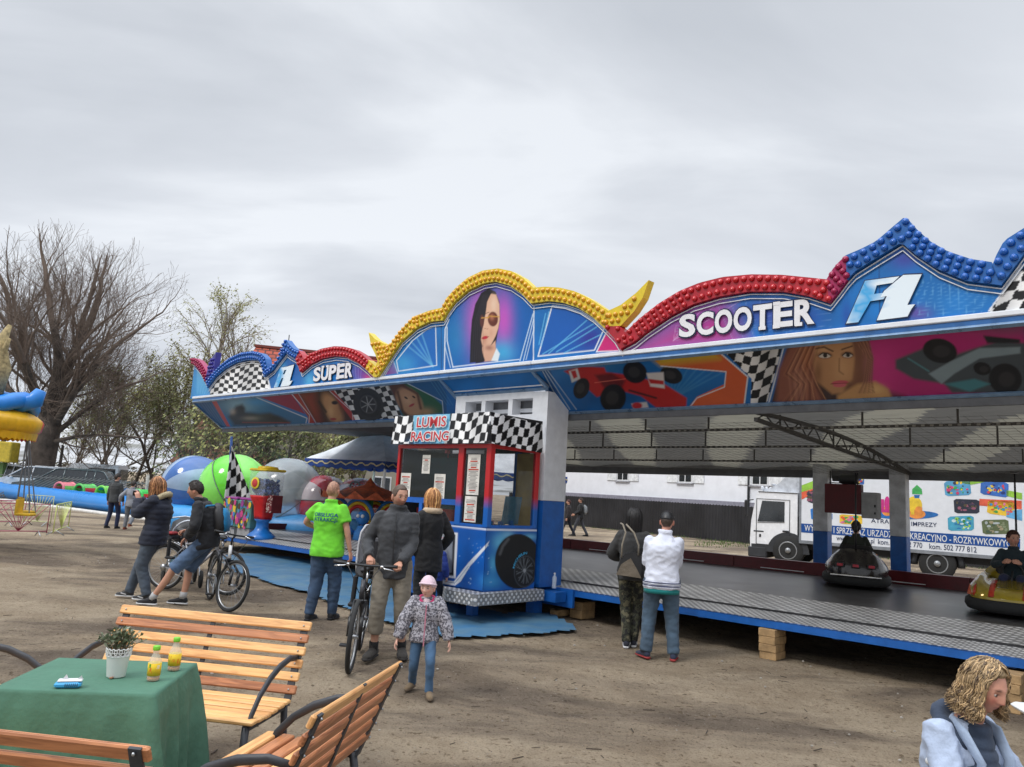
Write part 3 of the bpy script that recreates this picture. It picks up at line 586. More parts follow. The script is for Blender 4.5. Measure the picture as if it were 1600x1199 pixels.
# lower slanted panels
def paint_lower(cv):
 cv.mott(.25, 30)
 def tri(cf, pts, col, soft=1, al=1): cv.poly([cf(*p) for p in pts], col, soft, al)
 # ---- left panel (photo crop c3)
 tri(c3, [(60,480),(160,490),(265,655),(200,665)], (22, 88, 150)); 
 for k in range(5): cv.line([c3(90+k*16,495), c3(200+k*14,650)], .7, (90, 150, 195), .5)
 tri(c3, [(160,492),(190,492),(275,650),(255,650)], (190, 60, 60))
 tri(c3, [(192,490),(450,470),(745,600),(735,635),(290,655)], (34, 110, 160)); cv.glow(*c3(330,520), 30, 16, (150, 195, 215), .9); cv.glow(*c3(440,500), 25, 8, (60, 150, 210), .8)
 tri(c3, [(265,590),(310,525),(350,515),(370,560),(460,570),(520,565),(600,600),(645,620),(640,635),(300,645)], (46, 44, 46), 6); cv.glow(*c3(400,600), 16, 4, (150, 140, 130), .9); cv.glow(*c3(290,560), 6, 6, (200, 190, 180), .7); cv.glow(*c3(350,540), 6, 5, (20, 20, 22), .9); cv.glow(*c3(550,600), 12, 5, (20, 20, 20), .9); cv.line([c3(350,625), c3(640,628)], 1.4, (170, 60, 50), .6)
 cv.line([c3(430,470), c3(745,600), c3(735,640)], 1.4, (200, 210, 220))
 tri(c3, [(450,468),(650,450),(735,575)], (150, 32, 72)); tri(c3, [(655,448),(690,446),(800,640),(755,640),(750,590)], (165, 40, 44))
 cv.line([c3(650,450), c3(760,580), c3(755,640)], 1.2, (215, 215, 220)); cv.line([c3(692,446), c3(805,638)], 1.2, (215, 215, 220))
 tri(c3, [(695,446),(890,428),(1030,612),(808,635)], (66, 40, 30)); tri(c3, [(700,450),(790,440),(830,630),(808,635)], (140, 50, 40), 14); cv.ell(*c3(900,540), 12, 26, (190, 140, 95), .5, 1, -.5); cv.glow(*c3(890,560), 6, 14, (215, 170, 120), .7); cv.line([c3(820,500), c3(860,560)], 4, (40, 22, 20), .9, 3); cv.ell(*c3(915,505), 5, 3, (20, 14, 14), .5); cv.ell(*c3(905,605), 5, 2, (160, 50, 50), .5); cv.glow(*c3(960,520), 8, 18, (110, 60, 30), .9)
 tri(c3, [(885,430),(905,428),(1035,560),(1040,610),(1020,612)], (170, 50, 50)); cv.line([c3(880,430), c3(1022,560), c3(1025,612)], 1.0, (210, 210, 215))
 ck = [c3(*p) for p in [(905,428),(1245,392),(1330,600),(1040,612),(1010,545)]]; cv.checks(ck, 9, 8, .25, -.45, 2, 60, 530, 600)
 cv.ell(*c3(1120,515), 23, 27, (40, 40, 42), .06, 1, -.5); cv.ell(*c3(1130,520), 17, 20, (26, 26, 28), .1, 1, -.5); cv.ell(*c3(1120,515), 13, 15, (72, 72, 74), .15, 1, -.5); cv.ell(*c3(1118,515), 11, 13, (34, 34, 36), .15, 1, -.5)
 for k in range(7): a = k*.9; p = c3(1118,515); cv.line([p, (p[0]+11*math.cos(a), p[1]+12*math.sin(a))], 1.5, (150, 150, 150), .9)
 tri(c3, [(1245,392),(1345,382),(1480,430),(1575,520),(1575,570),(1330,590)], (34, 96, 66), 4)
 tri(c3, [(1240,395),(1330,385),(1400,440),(1440,500),(1450,560),(1350,585),(1290,500)], (92, 52, 36), 5); cv.ell(*c3(1372,500), 17, 25, (188, 142, 108), .3, 1, -.7); cv.glow(*c3(1360,490), 8, 12, (214, 172, 138), .7, -.7); cv.glow(*c3(1470,560), 16, 8, (190, 150, 110), .9)
 cv.ell(*c3(1350,475), 3.2, 1.4, (40, 22, 18), .4, 1, .6); cv.ell(*c3(1398,470), 3, 1.4, (40, 22, 18), .4, 1, .6); cv.ell(*c3(1385,520), 5, 1.8, (170, 50, 60), .4, 1, -.5); cv.line([c3(1300,440), c3(1330,560), c3(1360,590)], 4, (70, 36, 26), .9, 3); cv.line([c3(1330,400), c3(1420,450), c3(1440,540)], 4, (84, 46, 30), .9, 3)
 tri(c3, [(1345,380),(1555,357),(1598,450),(1598,570),(1575,570),(1572,495)], (22, 92, 150)); cv.line([c3(1345,380), c3(1572,495), c3(1578,572)], 1.2, (190, 205, 215)); 
 for k in range(3): cv.line([c3(1500+k*20,372-k*2), c3(1600+k*18,520)], .7, (90, 160, 200), .6)
 # ---- right panel
 A = lambda x, y: c4(x, y)
 tri(A, [(945,570),(1000,560),(1080,820),(1060,815)], (18, 84, 150))
 for k in range(3): cv.line([A(955+k*12,575), A(1075+k*34,800)], 1.4, (190, 208, 222), .9)
 # red car
 B = c5
 cv.glow(*B(-110,600), 60, 30, (70, 160, 205), .7); cv.glow(*B(240,700), 50, 20, (24, 120, 190), .8)
 for k in range(8): cv.line([B(230,760), B(200+k*34,610+k*6)], 2.2, (90, 170, 215), .35, 3)
 cv.glow(*A(1360,700), 100, 44, (16, 50, 90), .6)
 tri(A, [(1080,600),(1160,575),(1290,580),(1300,605),(1420,620),(1600,665),(1720,740),(1716,790),(1560,790),(1480,730),(1370,700),(1250,735),(1190,680),(1140,640)], (190, 38, 34), 3)
 tri(A, [(1240,620),(1330,610),(1400,650),(1380,690),(1290,690)], (110, 22, 24), 5); tri(A, [(1105,600),(1150,585),(1165,640),(1120,660)], (215, 215, 215), 2); tri(A, [(1115,600),(1140,595),(1150,630),(1130,640)], (190, 40, 40), 2)
 for cx, cy, rx, ry in ((1450,605,19,17),(1335,740,20,22),(1170,690,12,17),(1640,620,18,13)): cv.ell(*A(cx, cy), rx, ry, (24, 23, 24), .12, 1, .4); cv.ell(*A(cx-5, cy), rx*.5, ry*.5, (52, 50, 50), .3, 1, .4)
 tri(A, [(1510,610),(1600,605),(1605,690),(1530,680)], (216, 210, 208), 2.5); tri(A, [(1520,640),(1600,650),(1600,670),(1530,664)], (190, 40, 40), 2); tri(A, [(1430,770),(1510,760),(1520,790),(1440,795)], (205, 200, 200), 2.5); cv.ell(*B(95,785), 8, 5, (190, 40, 50), .4)
 cv.line([A(1420,700), A(1560,740)], 3, (30, 28, 30), .9, 2); cv.line([A(1240,660), A(1400,640)], 1.4, (240, 120, 100), .7)
 # yellow/orange arrow
 tri(B, [(145,590),(410,565),(530,670),(515,778),(300,788),(330,750),(440,700),(445,655),(190,630)], (214, 96, 48), 1); tri(B, [(145,590),(390,567),(420,600),(190,625)], (206, 180, 50), 14); cv.line([B(190,630), B(445,652), B(438,712), B(330,755), B(305,786)], 1.6, (225, 225, 230)); cv.line([B(410,568), B(530,672), B(515,780)], 2.2, (225, 228, 232))
 ck = [B(*p) for p in [(430,566),(670,545),(605,775),(540,778),(545,680)]]; cv.checks(ck, 13, 13, .1, .25, 5, 70, 1130, 545); cv.line([B(675,545), B(612,772)], 2.0, (222, 226, 230))
 # portrait
 tri(B, [(688,545),(1000,515),(1170,765),(620,772)], (66, 48, 44), 4)
 cv.poly([B(*p) for p in [(1000,515),(1620,460),(1640,740),(1170,755),(1000,700)]], (178, 34, 112), 10); cv.glow(*B(1050,640), 40, 50, (214, 60, 140), .7); cv.glow(*B(1550,480), 70, 16, (120, 70, 100), .8)
 tri(B, [(700,545),(800,535),(830,600),(800,700),(830,772),(640,772),(650,640)], (140, 84, 66), 9)
 cv.glow(*B(730,700), 14, 34, (172, 118, 100), .9); cv.glow(*B(760,590), 10, 30, (176, 104, 60), .8)
 tri(B, [(940,520),(1000,518),(1020,600),(1000,700),(950,740),(930,700)], (124, 80, 58), 7); cv.glow(*B(1000,620), 10, 30, (150, 96, 90), .8)
 tri(B, [(800,540),(940,526),(950,600),(940,680),(900,735),(860,740),(800,690),(785,620)], (186, 136, 92), 5); cv.glow(*B(900,640), 18, 30, (208, 160, 112), .8); cv.glow(*B(830,570), 12, 8, (206, 160, 112), .7)
 cv.glow(*B(806,660), 8, 24, (120, 78, 50), .7); cv.glow(*B(925,705), 12, 7, (120, 78, 52), .7)
 for ex, ey, er in ((832,588,9.5),(922,586,7.5)): cv.ell(*B(ex,ey), er+2.5, 5.4, (120, 78, 56), .5, .8); cv.ell(*B(ex,ey+2), er, 3.4, (206, 196, 184), .2); cv.ell(*B(ex+2,ey), 3.4, 3.6, (40, 30, 26), .2); cv.line([B(ex-er*2.6,ey+2), B(ex-er*.8,ey-9), B(ex+er*1.2,ey-8), B(ex+er*2.6,ey)], 1.9, (26, 18, 16)); cv.line([B(795,562), B(830,555), B(865,572)], 1.8, (70, 40, 26), .9, 2); cv.line([B(900,565), B(940,552)], 1.6, (70, 40, 26), .9, 2)
 cv.line([B(890,600), B(888,650), B(905,662)], 1.8, (130, 88, 58), .8, 2); cv.ell(*B(892,694), 13, 3.2, (196, 84, 96), .3, 1, -.05); cv.ell(*B(890,704), 10.5, 3.6, (206, 100, 110), .3, 1, -.05); cv.line([B(855,700), B(928,697)], .9, (110, 30, 40))
 tri(B, [(880,745),(960,700),(1030,690),(1080,720),(1095,755),(880,770)], (196, 148, 96), 6); cv.glow(*B(1030,720), 16, 9, (222, 178, 120), .8)
 for k in range(12): cv.line([B(800-k*6,545), B(770-k*9,620+k*4), B(800-k*7,700), B(840-k*16,770)], 1.3, ((206, 150, 108), (92, 54, 38), (160, 104, 74))[k % 3], .75, 1.5); cv.line([B(950+k*5,522), B(1000+k*2,600), B(985+k*3,690), B(960+k*6,735)], 1.2, ((176, 120, 92), (84, 52, 42), (140, 92, 74))[k % 3], .7, 1.5)
 for k in range(9): cv.line([B(700+k*10,770), B(690+k*12,660), B(740+k*10,550)], 1.2, (96, 56, 40) if k % 2 else (190, 130, 100), .5, 2)
 # grey car right
 tri(B, [(1110,605),(1220,560),(1260,600),(1330,590),(1420,560),(1520,530),(1620,540),(1640,740),(1330,735),(1300,700),(1180,680),(1110,640)], (70, 78, 84), 5)
 for cx, cy, rx, ry in ((1285,570,27,19),(1540,680,26,24),(1450,640,14,10)): cv.ell(*B(cx, cy), rx, ry, (22, 21, 23), .1, 1, .2); cv.ell(*B(cx+6, cy+2), rx*.5, ry*.5, (46, 44, 46), .3)
 tri(B, [(1240,660),(1330,610),(1440,560),(1600,555),(1600,580),(1440,600),(1340,660),(1290,700)], (132, 150, 158), 3); tri(B, [(1300,700),(1420,680),(1480,700),(1400,730)], (70, 130, 140), 4); tri(B, [(1455,510),(1600,525),(1600,540),(1470,540)], (30, 30, 34), 3); cv.line([B(1160,600), B(1240,650)], 2, (90, 150, 160), .8, 2)
 cv.c = cv.c*.92
 cv.c[cv.x > 1605] = cv.c[cv.x > 1605]*.8
def lower(us0, us1, v1, z1, ue0=None, ue1=None):
 A0 = Vector((us0, VF-.03, ZL-.15)); dirB = Vector((0, v1-(VF-.03), z1-(ZL-.15))); L = dirB.length; B_ = dirB/L
 art_grid('slanted_panel', tuple(A0), (1, 0, 0), tuple(B_), us1-us0, L, .012, [(0, 0), (us1-us0, 0), ((us1-us0) if ue1 is None else ue1-us0, L), (0 if ue0 is None else ue0-us0, L)], paint_lower, ride, flip=True)
 n = Vector((1, 0, 0)).cross(B_).normalized()   # towards the front/below
 if n.y > 0: n = -n
 e0 = us0 if ue0 is None else ue0; e1 = us1 if ue1 is None else ue1
 P = [A0, Vector((us1, A0.y, A0.z)), Vector((e1, v1, z1)), Vector((e0, v1, z1))]; b = MB()
 b.add([p-n*.004 for p in P]+[p-n*.05 for p in P], [(0, 1, 2, 3), (7, 6, 5, 4), (0, 4, 5, 1), (1, 5, 6, 2), (2, 6, 7, 3), (3, 7, 4, 0)]); b.build('panel_backing', R_('backing_grey', 0, 0, 0), ride)
 b = MB()
 for i in range(4): b.bar(P[i]+n*.006, P[(i+1) % 4]+n*.006, .05, .03, 0, up=n)
 b.bar(P[3]+n*.004+Vector((0, -.05, .05)), P[2]+n*.004+Vector((0, -.05, .05)), .018, .02, 1, up=n)
 b.build('panel_frame', [R_('frame_steel_blue', 120, 148, 178, rough=.3, metal=.3), R_('trim_white', 0, 0, 0)], ride)
ZB = 3.10
lower(U0, -5.5, .2, ZB)
lower(-5.5, -3.44, cv0-.002, 3.405, -5.38, -3.34)
lower(-3.44, U1F, .2, ZB)
b = MB()
for u in (U0, U1F-.04): b.add([(u, VF, ZL-.15), (u, .2, ZB), (u, .2, ZL-.15), (u+.04, VF, ZL-.15), (u+.04, .2, ZB), (u+.04, .2, ZL-.15)], [(0, 1, 2), (5, 4, 3), (0, 3, 4, 1), (1, 4, 5, 2), (2, 5, 3, 0)])
b.build('end_cheek', P_BLUE, ride)
# --- lettering
LW = R_('letter_white', 232, 232, 236, rough=.35, vary=.04); LO = R_('letter_outline', 24, 40, 80, rough=.4)
def slab_word(word, p0, p1, h, vf, name, k=.93):
 """p0,p1: (u,z) baseline ends; bold condensed letters with slab feet"""
 b = MB(); (u0, z0), (u1, z1) = p0, p1; n = len(word); D = Vector((u1-u0, 0, z1-z0)); L = D.length; D.normalize(); Uz = Vector((D.x*0-D.z, 0, D.x)); cell = L/n
 for lay, (off, dep) in enumerate(((.048, .052), (.030, .062))):
  for i, ch in enumerate(word):
   V, F = text_mesh(ch, 1.0, off*1.3, 0, 'CENTER'); a = np.array(V); w0, w1 = a[:, 0].min(), a[:, 0].max(); h0, h1 = a[:, 1].min(), a[:, 1].max()
   ho = h+(.035 if lay == 0 else 0); wo = cell*k+(.03 if lay == 0 else 0)
   hh = ho*(1 if i % 2 == 0 or word != 'SCOOTER' else 1.0)
   c = Vector((u0, 0, z0))+D*(cell*(i+.5))+Uz*(h/2)
   f = lambda x, y, z: tuple(c+D*((x-(w0+w1)/2)/(w1-w0)*wo)+Uz*((y-(h0+h1)/2)/(h1-h0)*hh)+Vector((0, vf-dep, 0)))
   b.add([f(*p) for p in V], F, lay)
   sw, st = cell*.17, h*.07
   if ch in 'UPETR':
    feet = {'U': [(-.31, 1), (.31, 1)], 'P': [(-.28, 0)], 'E': [(-.33, 0), (-.33, 1)], 'T': [(0, 0)], 'R': [(-.28, 0)]}[ch]
    for fx, top in feet:
     cc = c+D*(fx*cell*k)+Uz*(h/2*(1 if top else -1)*.93)+Vector((0, vf-dep-.001-(.002*lay), 0)); e = .012 if lay == 0 else 0
     p = [cc+D*sx*(sw+e)+Uz*sz*(st+e) for sx, sz in ((-1, -1), (1, -1), (1, 1), (-1, 1))]; b.add(p, [(0, 1, 2, 3)], lay)
 return b.build(name, [LO, LW], ride)
slab_word('SUPER', FL(*c3(796,380), VF), FL(*c3(1040,350), VF), .29, VF, 'lettering')
slab_word('SCOOTER', FL(*c5(268,523), VF), FL(*c5(805,467), VF), .30, VF, 'lettering')
def f1(cf, PF, P1):
 b = MB()
 for P, d in ((PF, .055), (P1, .058)):
  q = [FL(*cf(*p), VF) for p in P]; c = np.mean(np.array(q), 0); b.prism([(c[0]+(a-c[0])*1.06, c[1]+(z-c[1])*1.06) for a, z in q], d-.012, d-.006, fr_f(0), 1); b.prism(q, d-.004, d, fr_f(0), 0)
 return b.build('emblem', [F1M, LO], ride)
def emb_mat():
 m = bpy.data.materials.new('emblem_blue_white'); m.use_nodes = True; t = m.node_tree; b = t.nodes['Principled BSDF']; b.inputs['Roughness'].default_value = .35
 tc = t.nodes.new('ShaderNodeTexCoord'); sp = t.nodes.new('ShaderNodeSeparateXYZ'); t.links.new(tc.outputs['Generated'], sp.inputs[0]); nz = t.nodes.new('ShaderNodeTexNoise'); nz.inputs['Scale'].default_value = 2.2; t.links.new(tc.outputs['Generated'], nz.inputs['Vector'])
 mth = t.nodes.new('ShaderNodeMath'); mth.operation = 'MULTIPLY_ADD'; t.links.new(nz.outputs[0], mth.inputs[0]); mth.inputs[1].default_value = .9; t.links.new(sp.outputs[0], mth.inputs[2])
 cr = t.nodes.new('ShaderNodeValToRGB'); e = cr.color_ramp.elements; e[0].position = .45; e[0].color = (*rgb(225, 240, 248), 1); e[1].position = .95; e[1].color = (*rgb(228, 240, 248), 1); q = e.new(.68); q.color = (*rgb(60, 165, 225), 1)
 t.links.new(mth.outputs[0], cr.inputs[0]); t.links.new(cr.outputs[0], b.inputs['Base Color']); return m
F1M = emb_mat()
f1(c5, [(925,467),(1000,300),(1135,283),(1108,308),(1045,318),(1035,352),(1088,345),(1072,372),(1020,380),(972,462)], [(1045,455),(1085,360),(1060,365),(1075,340),(1150,278),(1222,275),(1165,395),(1195,392),(1180,412),(1165,440)])
f1(c3, [(557,415),(600,292),(655,285),(640,305),(622,308),(612,335),(640,330),(630,352),(605,358),(582,412)], [(598,410),(625,330),(645,285),(682,275),(655,375),(672,372),(660,392),(650,403)])

# --- roof, trusses, wire net
def roofmat(name, c, tr):
 m = mat(name, c, rough=.75, vary=.2, vscale=2); t = m.node_tree; b = t.nodes['Principled BSDF']; o = [n for n in t.nodes if n.type == 'OUTPUT_MATERIAL'][0]
 tl = t.nodes.new('ShaderNodeBsdfTranslucent'); tl.inputs[0].default_value = (*c, 1); mx = t.nodes.new('ShaderNodeMixShader'); mx.inputs[0].default_value = tr
 t.links.new(b.outputs[0], mx.inputs[1]); t.links.new(tl.outputs[0], mx.inputs[2]); t.links.new(mx.outputs[0], o.inputs[0]); return m
RG = roofmat('roof_grey_cloth', (.24, .235, .22), .17); RB = roofmat('roof_cream_cloth', (.40, .38, .31), .24)
def roofz(v): return 3.08-.42*v/7.2+.17*math.sin(PI*min(1, max(0, (v-.2)/6.9)))
b = MB(); NU, NV = 420, 30; V = []; us = np.linspace(U0+.1, U1F-.1, NU+1); vs = np.linspace(.26, 7.3, NV+1)
for v in vs:
 for u in us: V.append((u, v, roofz(v)+.07*abs(math.sin(PI*(u-U0)/2.2))+(.46*(v-.26)/7 if u < -5.4-v*.57 else 0)))
for j in range(NV):
 for i in range(NU):
  um, vm = (us[i]+us[i+1])/2, (vs[j]+vs[j+1])/2; ph = ((um+vm*.55-U0) % 2.2)/2.2; ins = .5+.36*math.sin(PI*(vm-.3)/6.8)
  b.add([], []); b.f.append([j*(NU+1)+i, j*(NU+1)+i+1, (j+1)*(NU+1)+i+1, (j+1)*(NU+1)+i]); b.m.append(2 if us[i] < -5.4-vs[j]*.57 else (1 if abs(ph-.5) < ins*.28 else 0)); b.sm.append(True)
b.v = V; b.build('roof_cloth', [RG, RB, roofmat('roof_dark_cloth', (.11, .11, .115), .02)], ride)
TR = R_('truss_grey', 74, 72, 70, rough=.6, vary=.2)
for u in np.arange(U0+1.1+8.8, U1F, 4.4):
 if -5.2 < u < -3.4: continue
 b = MB()
 for k in range(12):
  v0, v1 = .3+k*.56, .3+(k+1)*.56; b.bar((u, v0, roofz(v0)-.06), (u, v1, roofz(v1)-.06), .05, .05); b.bar((u, v0, 2.93-v0*.045), (u, v1, 2.93-v1*.045), .05, .05)
  b.bar((u, v0, 2.93-v0*.045), (u, (v0+v1)/2, roofz((v0+v1)/2)-.06), .014, .014); b.bar((u, v1, 2.93-v1*.045), (u, (v0+v1)/2, roofz((v0+v1)/2)-.06), .014, .014)
 b.build('truss', TR, ride)
b = MB()
for v in (1.2, 3.0, 5.0):
 z = 2.95-v*.05; b.bar((-5.3-v*.57, v, z), (U1F-.1, v, z), .03, .035, 0)
 for u in np.arange(-5.3-v*.57, U1F, .10): b.b2(u, u+.04, v-.022, v-.017, z-.012, z+.012, 1)
 for u in np.arange(-5.2-v*.57, U1F, 1.1): b.bar((u, v, z), (u, v, roofz(v)), .022, .022, 0)
b.build('ceiling_rail', [TR, R_('rail_slot', 140, 138, 132)], ride)
b = MB()
for v in np.arange(.4, 6.9, .22): b.bar((-5.3-v*.57, v, 2.91-v*.05), (U1F-.1, v, 2.91-v*.05), .003, .003)
for u in np.arange(-5.3, U1F-.1, .16): b.bar((u, .35, 2.892), (u, 6.9, 2.565), .003, .003)
b.build('wire_net', R_('net_grey', 96, 95, 92, rough=.5, metal=.4), ride)
b = MB(); b.b2(-9.4, U1F, 6.96, 7.04, 2.50, 2.66); b.b2(U0, -9.41, 6.96, 7.04, 2.99, 3.10, 1); b.b2(U0, U1F, .22, .28, 2.98, 3.12)
b.build('roof_beam', [R_('beam_grey', 96, 98, 102, rough=.55), TR], ride)
b = MB(); rnd = random.Random(3); V = []; F = []
us = np.arange(-9.4, U1F, .09)
for u in us:
 for k, z in enumerate((3.05, 2.92, 2.78, 2.60)): V.append((u, 7.12+.05*noise.noise(Vector((u*2.2, k*.7, 0)))*k, z-.03*noise.noise(Vector((u*1.3, k, 3)))*k))
F = [(i*4+k, i*4+4+k, i*4+5+k, i*4+1+k) for i in range(len(us)-1) for k in range(3)]; b.add(V, F, 0, True); b.build('roof_valance', roofmat('valance_grey', (.27, .28, .29), .25), ride)

# equipment box between the back posts
u0, z0 = FL(1288, 801, 6.25); u1, z1 = FL(1345, 757, 6.25)
eb = thing('light_box', 'dark red rectangular box hanging under the ride roof between the two back posts', 'light box', RO+AU*((u0+u1)/2)+AV*6.25+Vector((0, 0, z0+TILT*u0)), ANG)
wd = u1-u0; hb = z1-z0
b = MB(); b.b2(-wd/2, wd/2, 0, .16, 0, hb, 0, .012); b.build('box_panel', R_('box_red', 92, 20, 28, rough=.5), eb)
b = MB(); b.b2(wd/2+.005, wd/2+.30, 0, .22, -.06, hb-.14, 0, .012); b.b2(wd/2+.24, wd/2+.27, -.004, .0, .15, .2, 1); b.b2(wd/2+.24, wd/2+.27, -.004, .0, .02, .06, 1); b.build('control_case', [R_('case_grey', 165, 166, 168, rough=.5), BLACK], eb)
b = MB(); b.lathe([(0, -.16), (.09, -.16), (.10, -.12), (.10, .12), (.085, .17), (0, .17)], (.1, .05, hb+.10), 14, 0, 'x'); b.b2(-.2, .0, 0, .1, hb+.05, hb+.16, 0, .01)
for q in (-.26, .26): b.bar((q, .08, hb-.01), (q, .08, 2.62-z0), .02, .02, 0)
b.bar((-.28, .08, hb+.02), (.3, .08, hb+.02), .02, .02, 0); b.build('projector', BLACK, eb)
# ------------------------------------------------------------------ people
def ik(a, c, l1, l2, hint):
 a = Vector(a); c = Vector(c); d = c-a; L = d.length; mx = (l1+l2)*.995
 if L > mx: l1, l2 = l1*L/mx, l2*L/mx
 d.normalize(); x = (l1*l1-l2*l2+L*L)/(2*L); h = math.sqrt(max(0, l1*l1-x*x)); H = Vector(hint); H = H-d*H.dot(d)
 H = H.normalized() if H.length > 1e-4 else Vector((0, 1, 0)); return a+d*x+H*h
def head_geo(s, skin, lips=(150, 80, 75), brow=(60, 42, 32), stubble=0, iris=(50, 40, 34), smile=0):
 NT, NP = 60, 84; V = []; C = []; base = np.array(rgb(*skin)); lipc = np.array(rgb(*lips)); bc = np.array(rgb(*brow))
 g = lambda x, w: math.exp(-(x/w)**2)
 for i in range(NT+1):
  th = PI*i/NT
  for j in range(NP):
   ph = 2*PI*j/NP+PI/2; d = Vector((math.sin(th)*math.cos(ph), math.sin(th)*math.sin(ph), math.cos(th)))
   x, y, z = .074*d.x, (.086 if d.y > 0 else .098)*d.y, .114*d.z; a = math.atan2(d.x, d.y); f = max(0, d.y)
   lo = max(0, -d.z)
   x *= 1-.34*lo**1.5*(1 if d.y > -.2 else .6); y = y*(1-.10*lo) if d.y > 0 else y*(1-.42*lo**1.2)
   if f > 0:
    y -= .006*g(z-.0, .05)*f*g(a, 1.2)*0
    np_ = g(a, .17)*(max(0, min(1, (.022-z)/.055)) if z > -.034 else g(z+.034, .008))
    y += .021*np_; y += .004*g(abs(a)-.2, .12)*g(z+.032, .010)
    y -= .0095*g(abs(a)-.42, .17)*g(z-.002, .014); y += .0045*g(z-.024, .010)*g(a, .62)
    y += .0055*g(a, .26)*g(z+.058, .0075)+.004*g(a, .24)*g(z+.070, .007); y -= .003*g(a, .28)*g(z+.064, .0025)
    y += .008*g(a, .32)*g(z+.097, .014); y += .004*g(abs(a)-.7, .25)*g(z+.022, .022)
    y -= .004*g(a, .3)*g(z+.082, .008)
   V.append(Vector((x, y, z))*s); c = base.copy()
   if f > 0:
    c = c*(1-.0)+0; c = c*(1-.28*g(abs(a)-.62, .28)*g(z+.028, .022)*np.array([0, 1, 1]))
    c = c*(1-.18*g(a, .18)*g(z+.034, .012)*np.array([0, 1, 1]))
    k = g(a, .24)*g(z+.062, .0085); c = c*(1-k*.9)+lipc*k*.9; k = g(a, .25)*g(z+.0635, .002); c = c*(1-k*.6)
    k = min(1, 1.4*g(abs(a)-.42, .20)*g(z-.024-.004*math.cos(a*3), .0048)); c = c*(1-k*.85)+bc*k*.85
    k = g(abs(a)-.40, .15)*g(z-.006, .0035); c = c*(1-k*.7); k = g(abs(a)-.40, .2)*g(z-.0, .015); c = c*(1-k*.2)
    if stubble: k = stubble*(1/(1+math.exp((z+.045)*180)))*min(1, f*2.5)*(1-g(a, .22)*g(z+.062, .007)); c = c*(1-k)+np.array(rgb(70, 56, 50))*k
   C.append(c)
 F = []
 for i in range(NT):
  for j in range(NP): q = (j+1) % NP; F.append((i*NP+j, (i+1)*NP+j, (i+1)*NP+q, i*NP+q))
 b = MB(); b.add(V, F, 0, True)
 for sx in (-1, 1):
  n0 = len(b.v); b.sph((sx*.0305*s, .063*s, .001*s), .0125*s, 0, 14, 10)
  for p in b.v[n0:]:
   q = (Vector(p)-Vector((sx*.0305*s, .063*s, .001*s)))/(.0125*s); r = math.hypot(q.x, q.z)
   C.append(np.array(rgb(*iris))*.35 if q.y > 0 and r < .52 else (np.array(rgb(176, 168, 160)) if abs(q.z) < .5 else base*.8))
  n0 = len(b.v); b.sph((sx*.075*s, -.008*s, -.012*s), (.010*s, .020*s, .032*s), 0, 10, 8)
  C += [base*np.array([1, .86, .84])]*(len(b.v)-n0)
 return b, C
def hand_geo(b, wr, d, nrm, s, curl=.5, thumb=1, spread=.12):
 """palm + four fingers + thumb. d: pointing direction, nrm: palm normal (towards which fingers curl)"""
 d = Vector(d).normalized(); nrm = Vector(nrm); nrm = (nrm-d*nrm.dot(d)).normalized(); sd_ = d.cross(nrm)*thumb
 wr = Vector(wr)
 b.loft([(wr-d*.02*s, .024*s, .018*s, sd_, nrm), (wr+d*.01*s, .026*s, .017*s, sd_, nrm), (wr+d*.05*s, .038*s, .015*s, sd_, nrm), (wr+d*.085*s, .040*s, .013*s, sd_, nrm), (wr+d*.097*s, .034*s, .010*s, sd_, nrm)], 12)
 for i, (o, L) in enumerate(((.029, .070), (.010, .080), (-.010, .074), (-.028, .058))):
  p = wr+d*.085*s+sd_*o*s; P = [p-d*.01*s, p]; ang = 0; dd = (d+sd_*(o*spread*8)).normalized()
  for k, f in enumerate((.45, .32, .23)):
   ang += curl*(.9 if k == 0 else 1.15)*(1+.08*i); v = dd*math.cos(ang)+nrm*math.sin(ang); p = p+v*(L*f*s); P.append(p)
  b.tube(P, [.0095*s, .0095*s, .009*s, .008*s, .0062*s], 8)
 p = wr+d*.025*s+sd_*.026*s; v1 = (d*.6+sd_*.7+nrm*.35).normalized(); v2 = (d*.85+sd_*.15+nrm*(.3+.5*curl)).normalized(); v3 = (d*.8-sd_*.1+nrm*(.4+.6*curl)).normalized()
 P = [p-v1*.01*s, p+v1*.028*s, p+v1*.028*s+v2*.030*s, p+v1*.028*s+v2*.030*s+v3*.024*s]; b.tube(P, [.013*s, .0115*s, .010*s, .007*s], 8)
def folds(me, amp, puff=0, sp=.085, seed=0, zs=1.0, fr=8):
 n = len(me.vertices); co = np.zeros(n*3); me.vertices.foreach_get('co', co); co = co.reshape(-1, 3); no = np.zeros(n*3); me.vertices.foreach_get('normal', no); no = no.reshape(-1, 3)
 d = np.zeros(n)
 for i in range(n):
  x, y, z = co[i]; v = noise.noise(Vector((x*fr+seed, y*fr, z*fr*1.7*zs))); v2 = noise.noise(Vector((x*fr*2.3, y*fr*2.3+seed, z*fr*3)))
  d[i] = amp*((1-abs(2.2*v))*1.0+.45*v2-.35)
  if puff: d[i] += puff*(abs(math.sin(PI*z/sp))**.55-.6)
 co += no*d[:, None]; me.vertices.foreach_set('co', co.ravel()); me.update()
def cut(me, z0=None, z1=None): pass
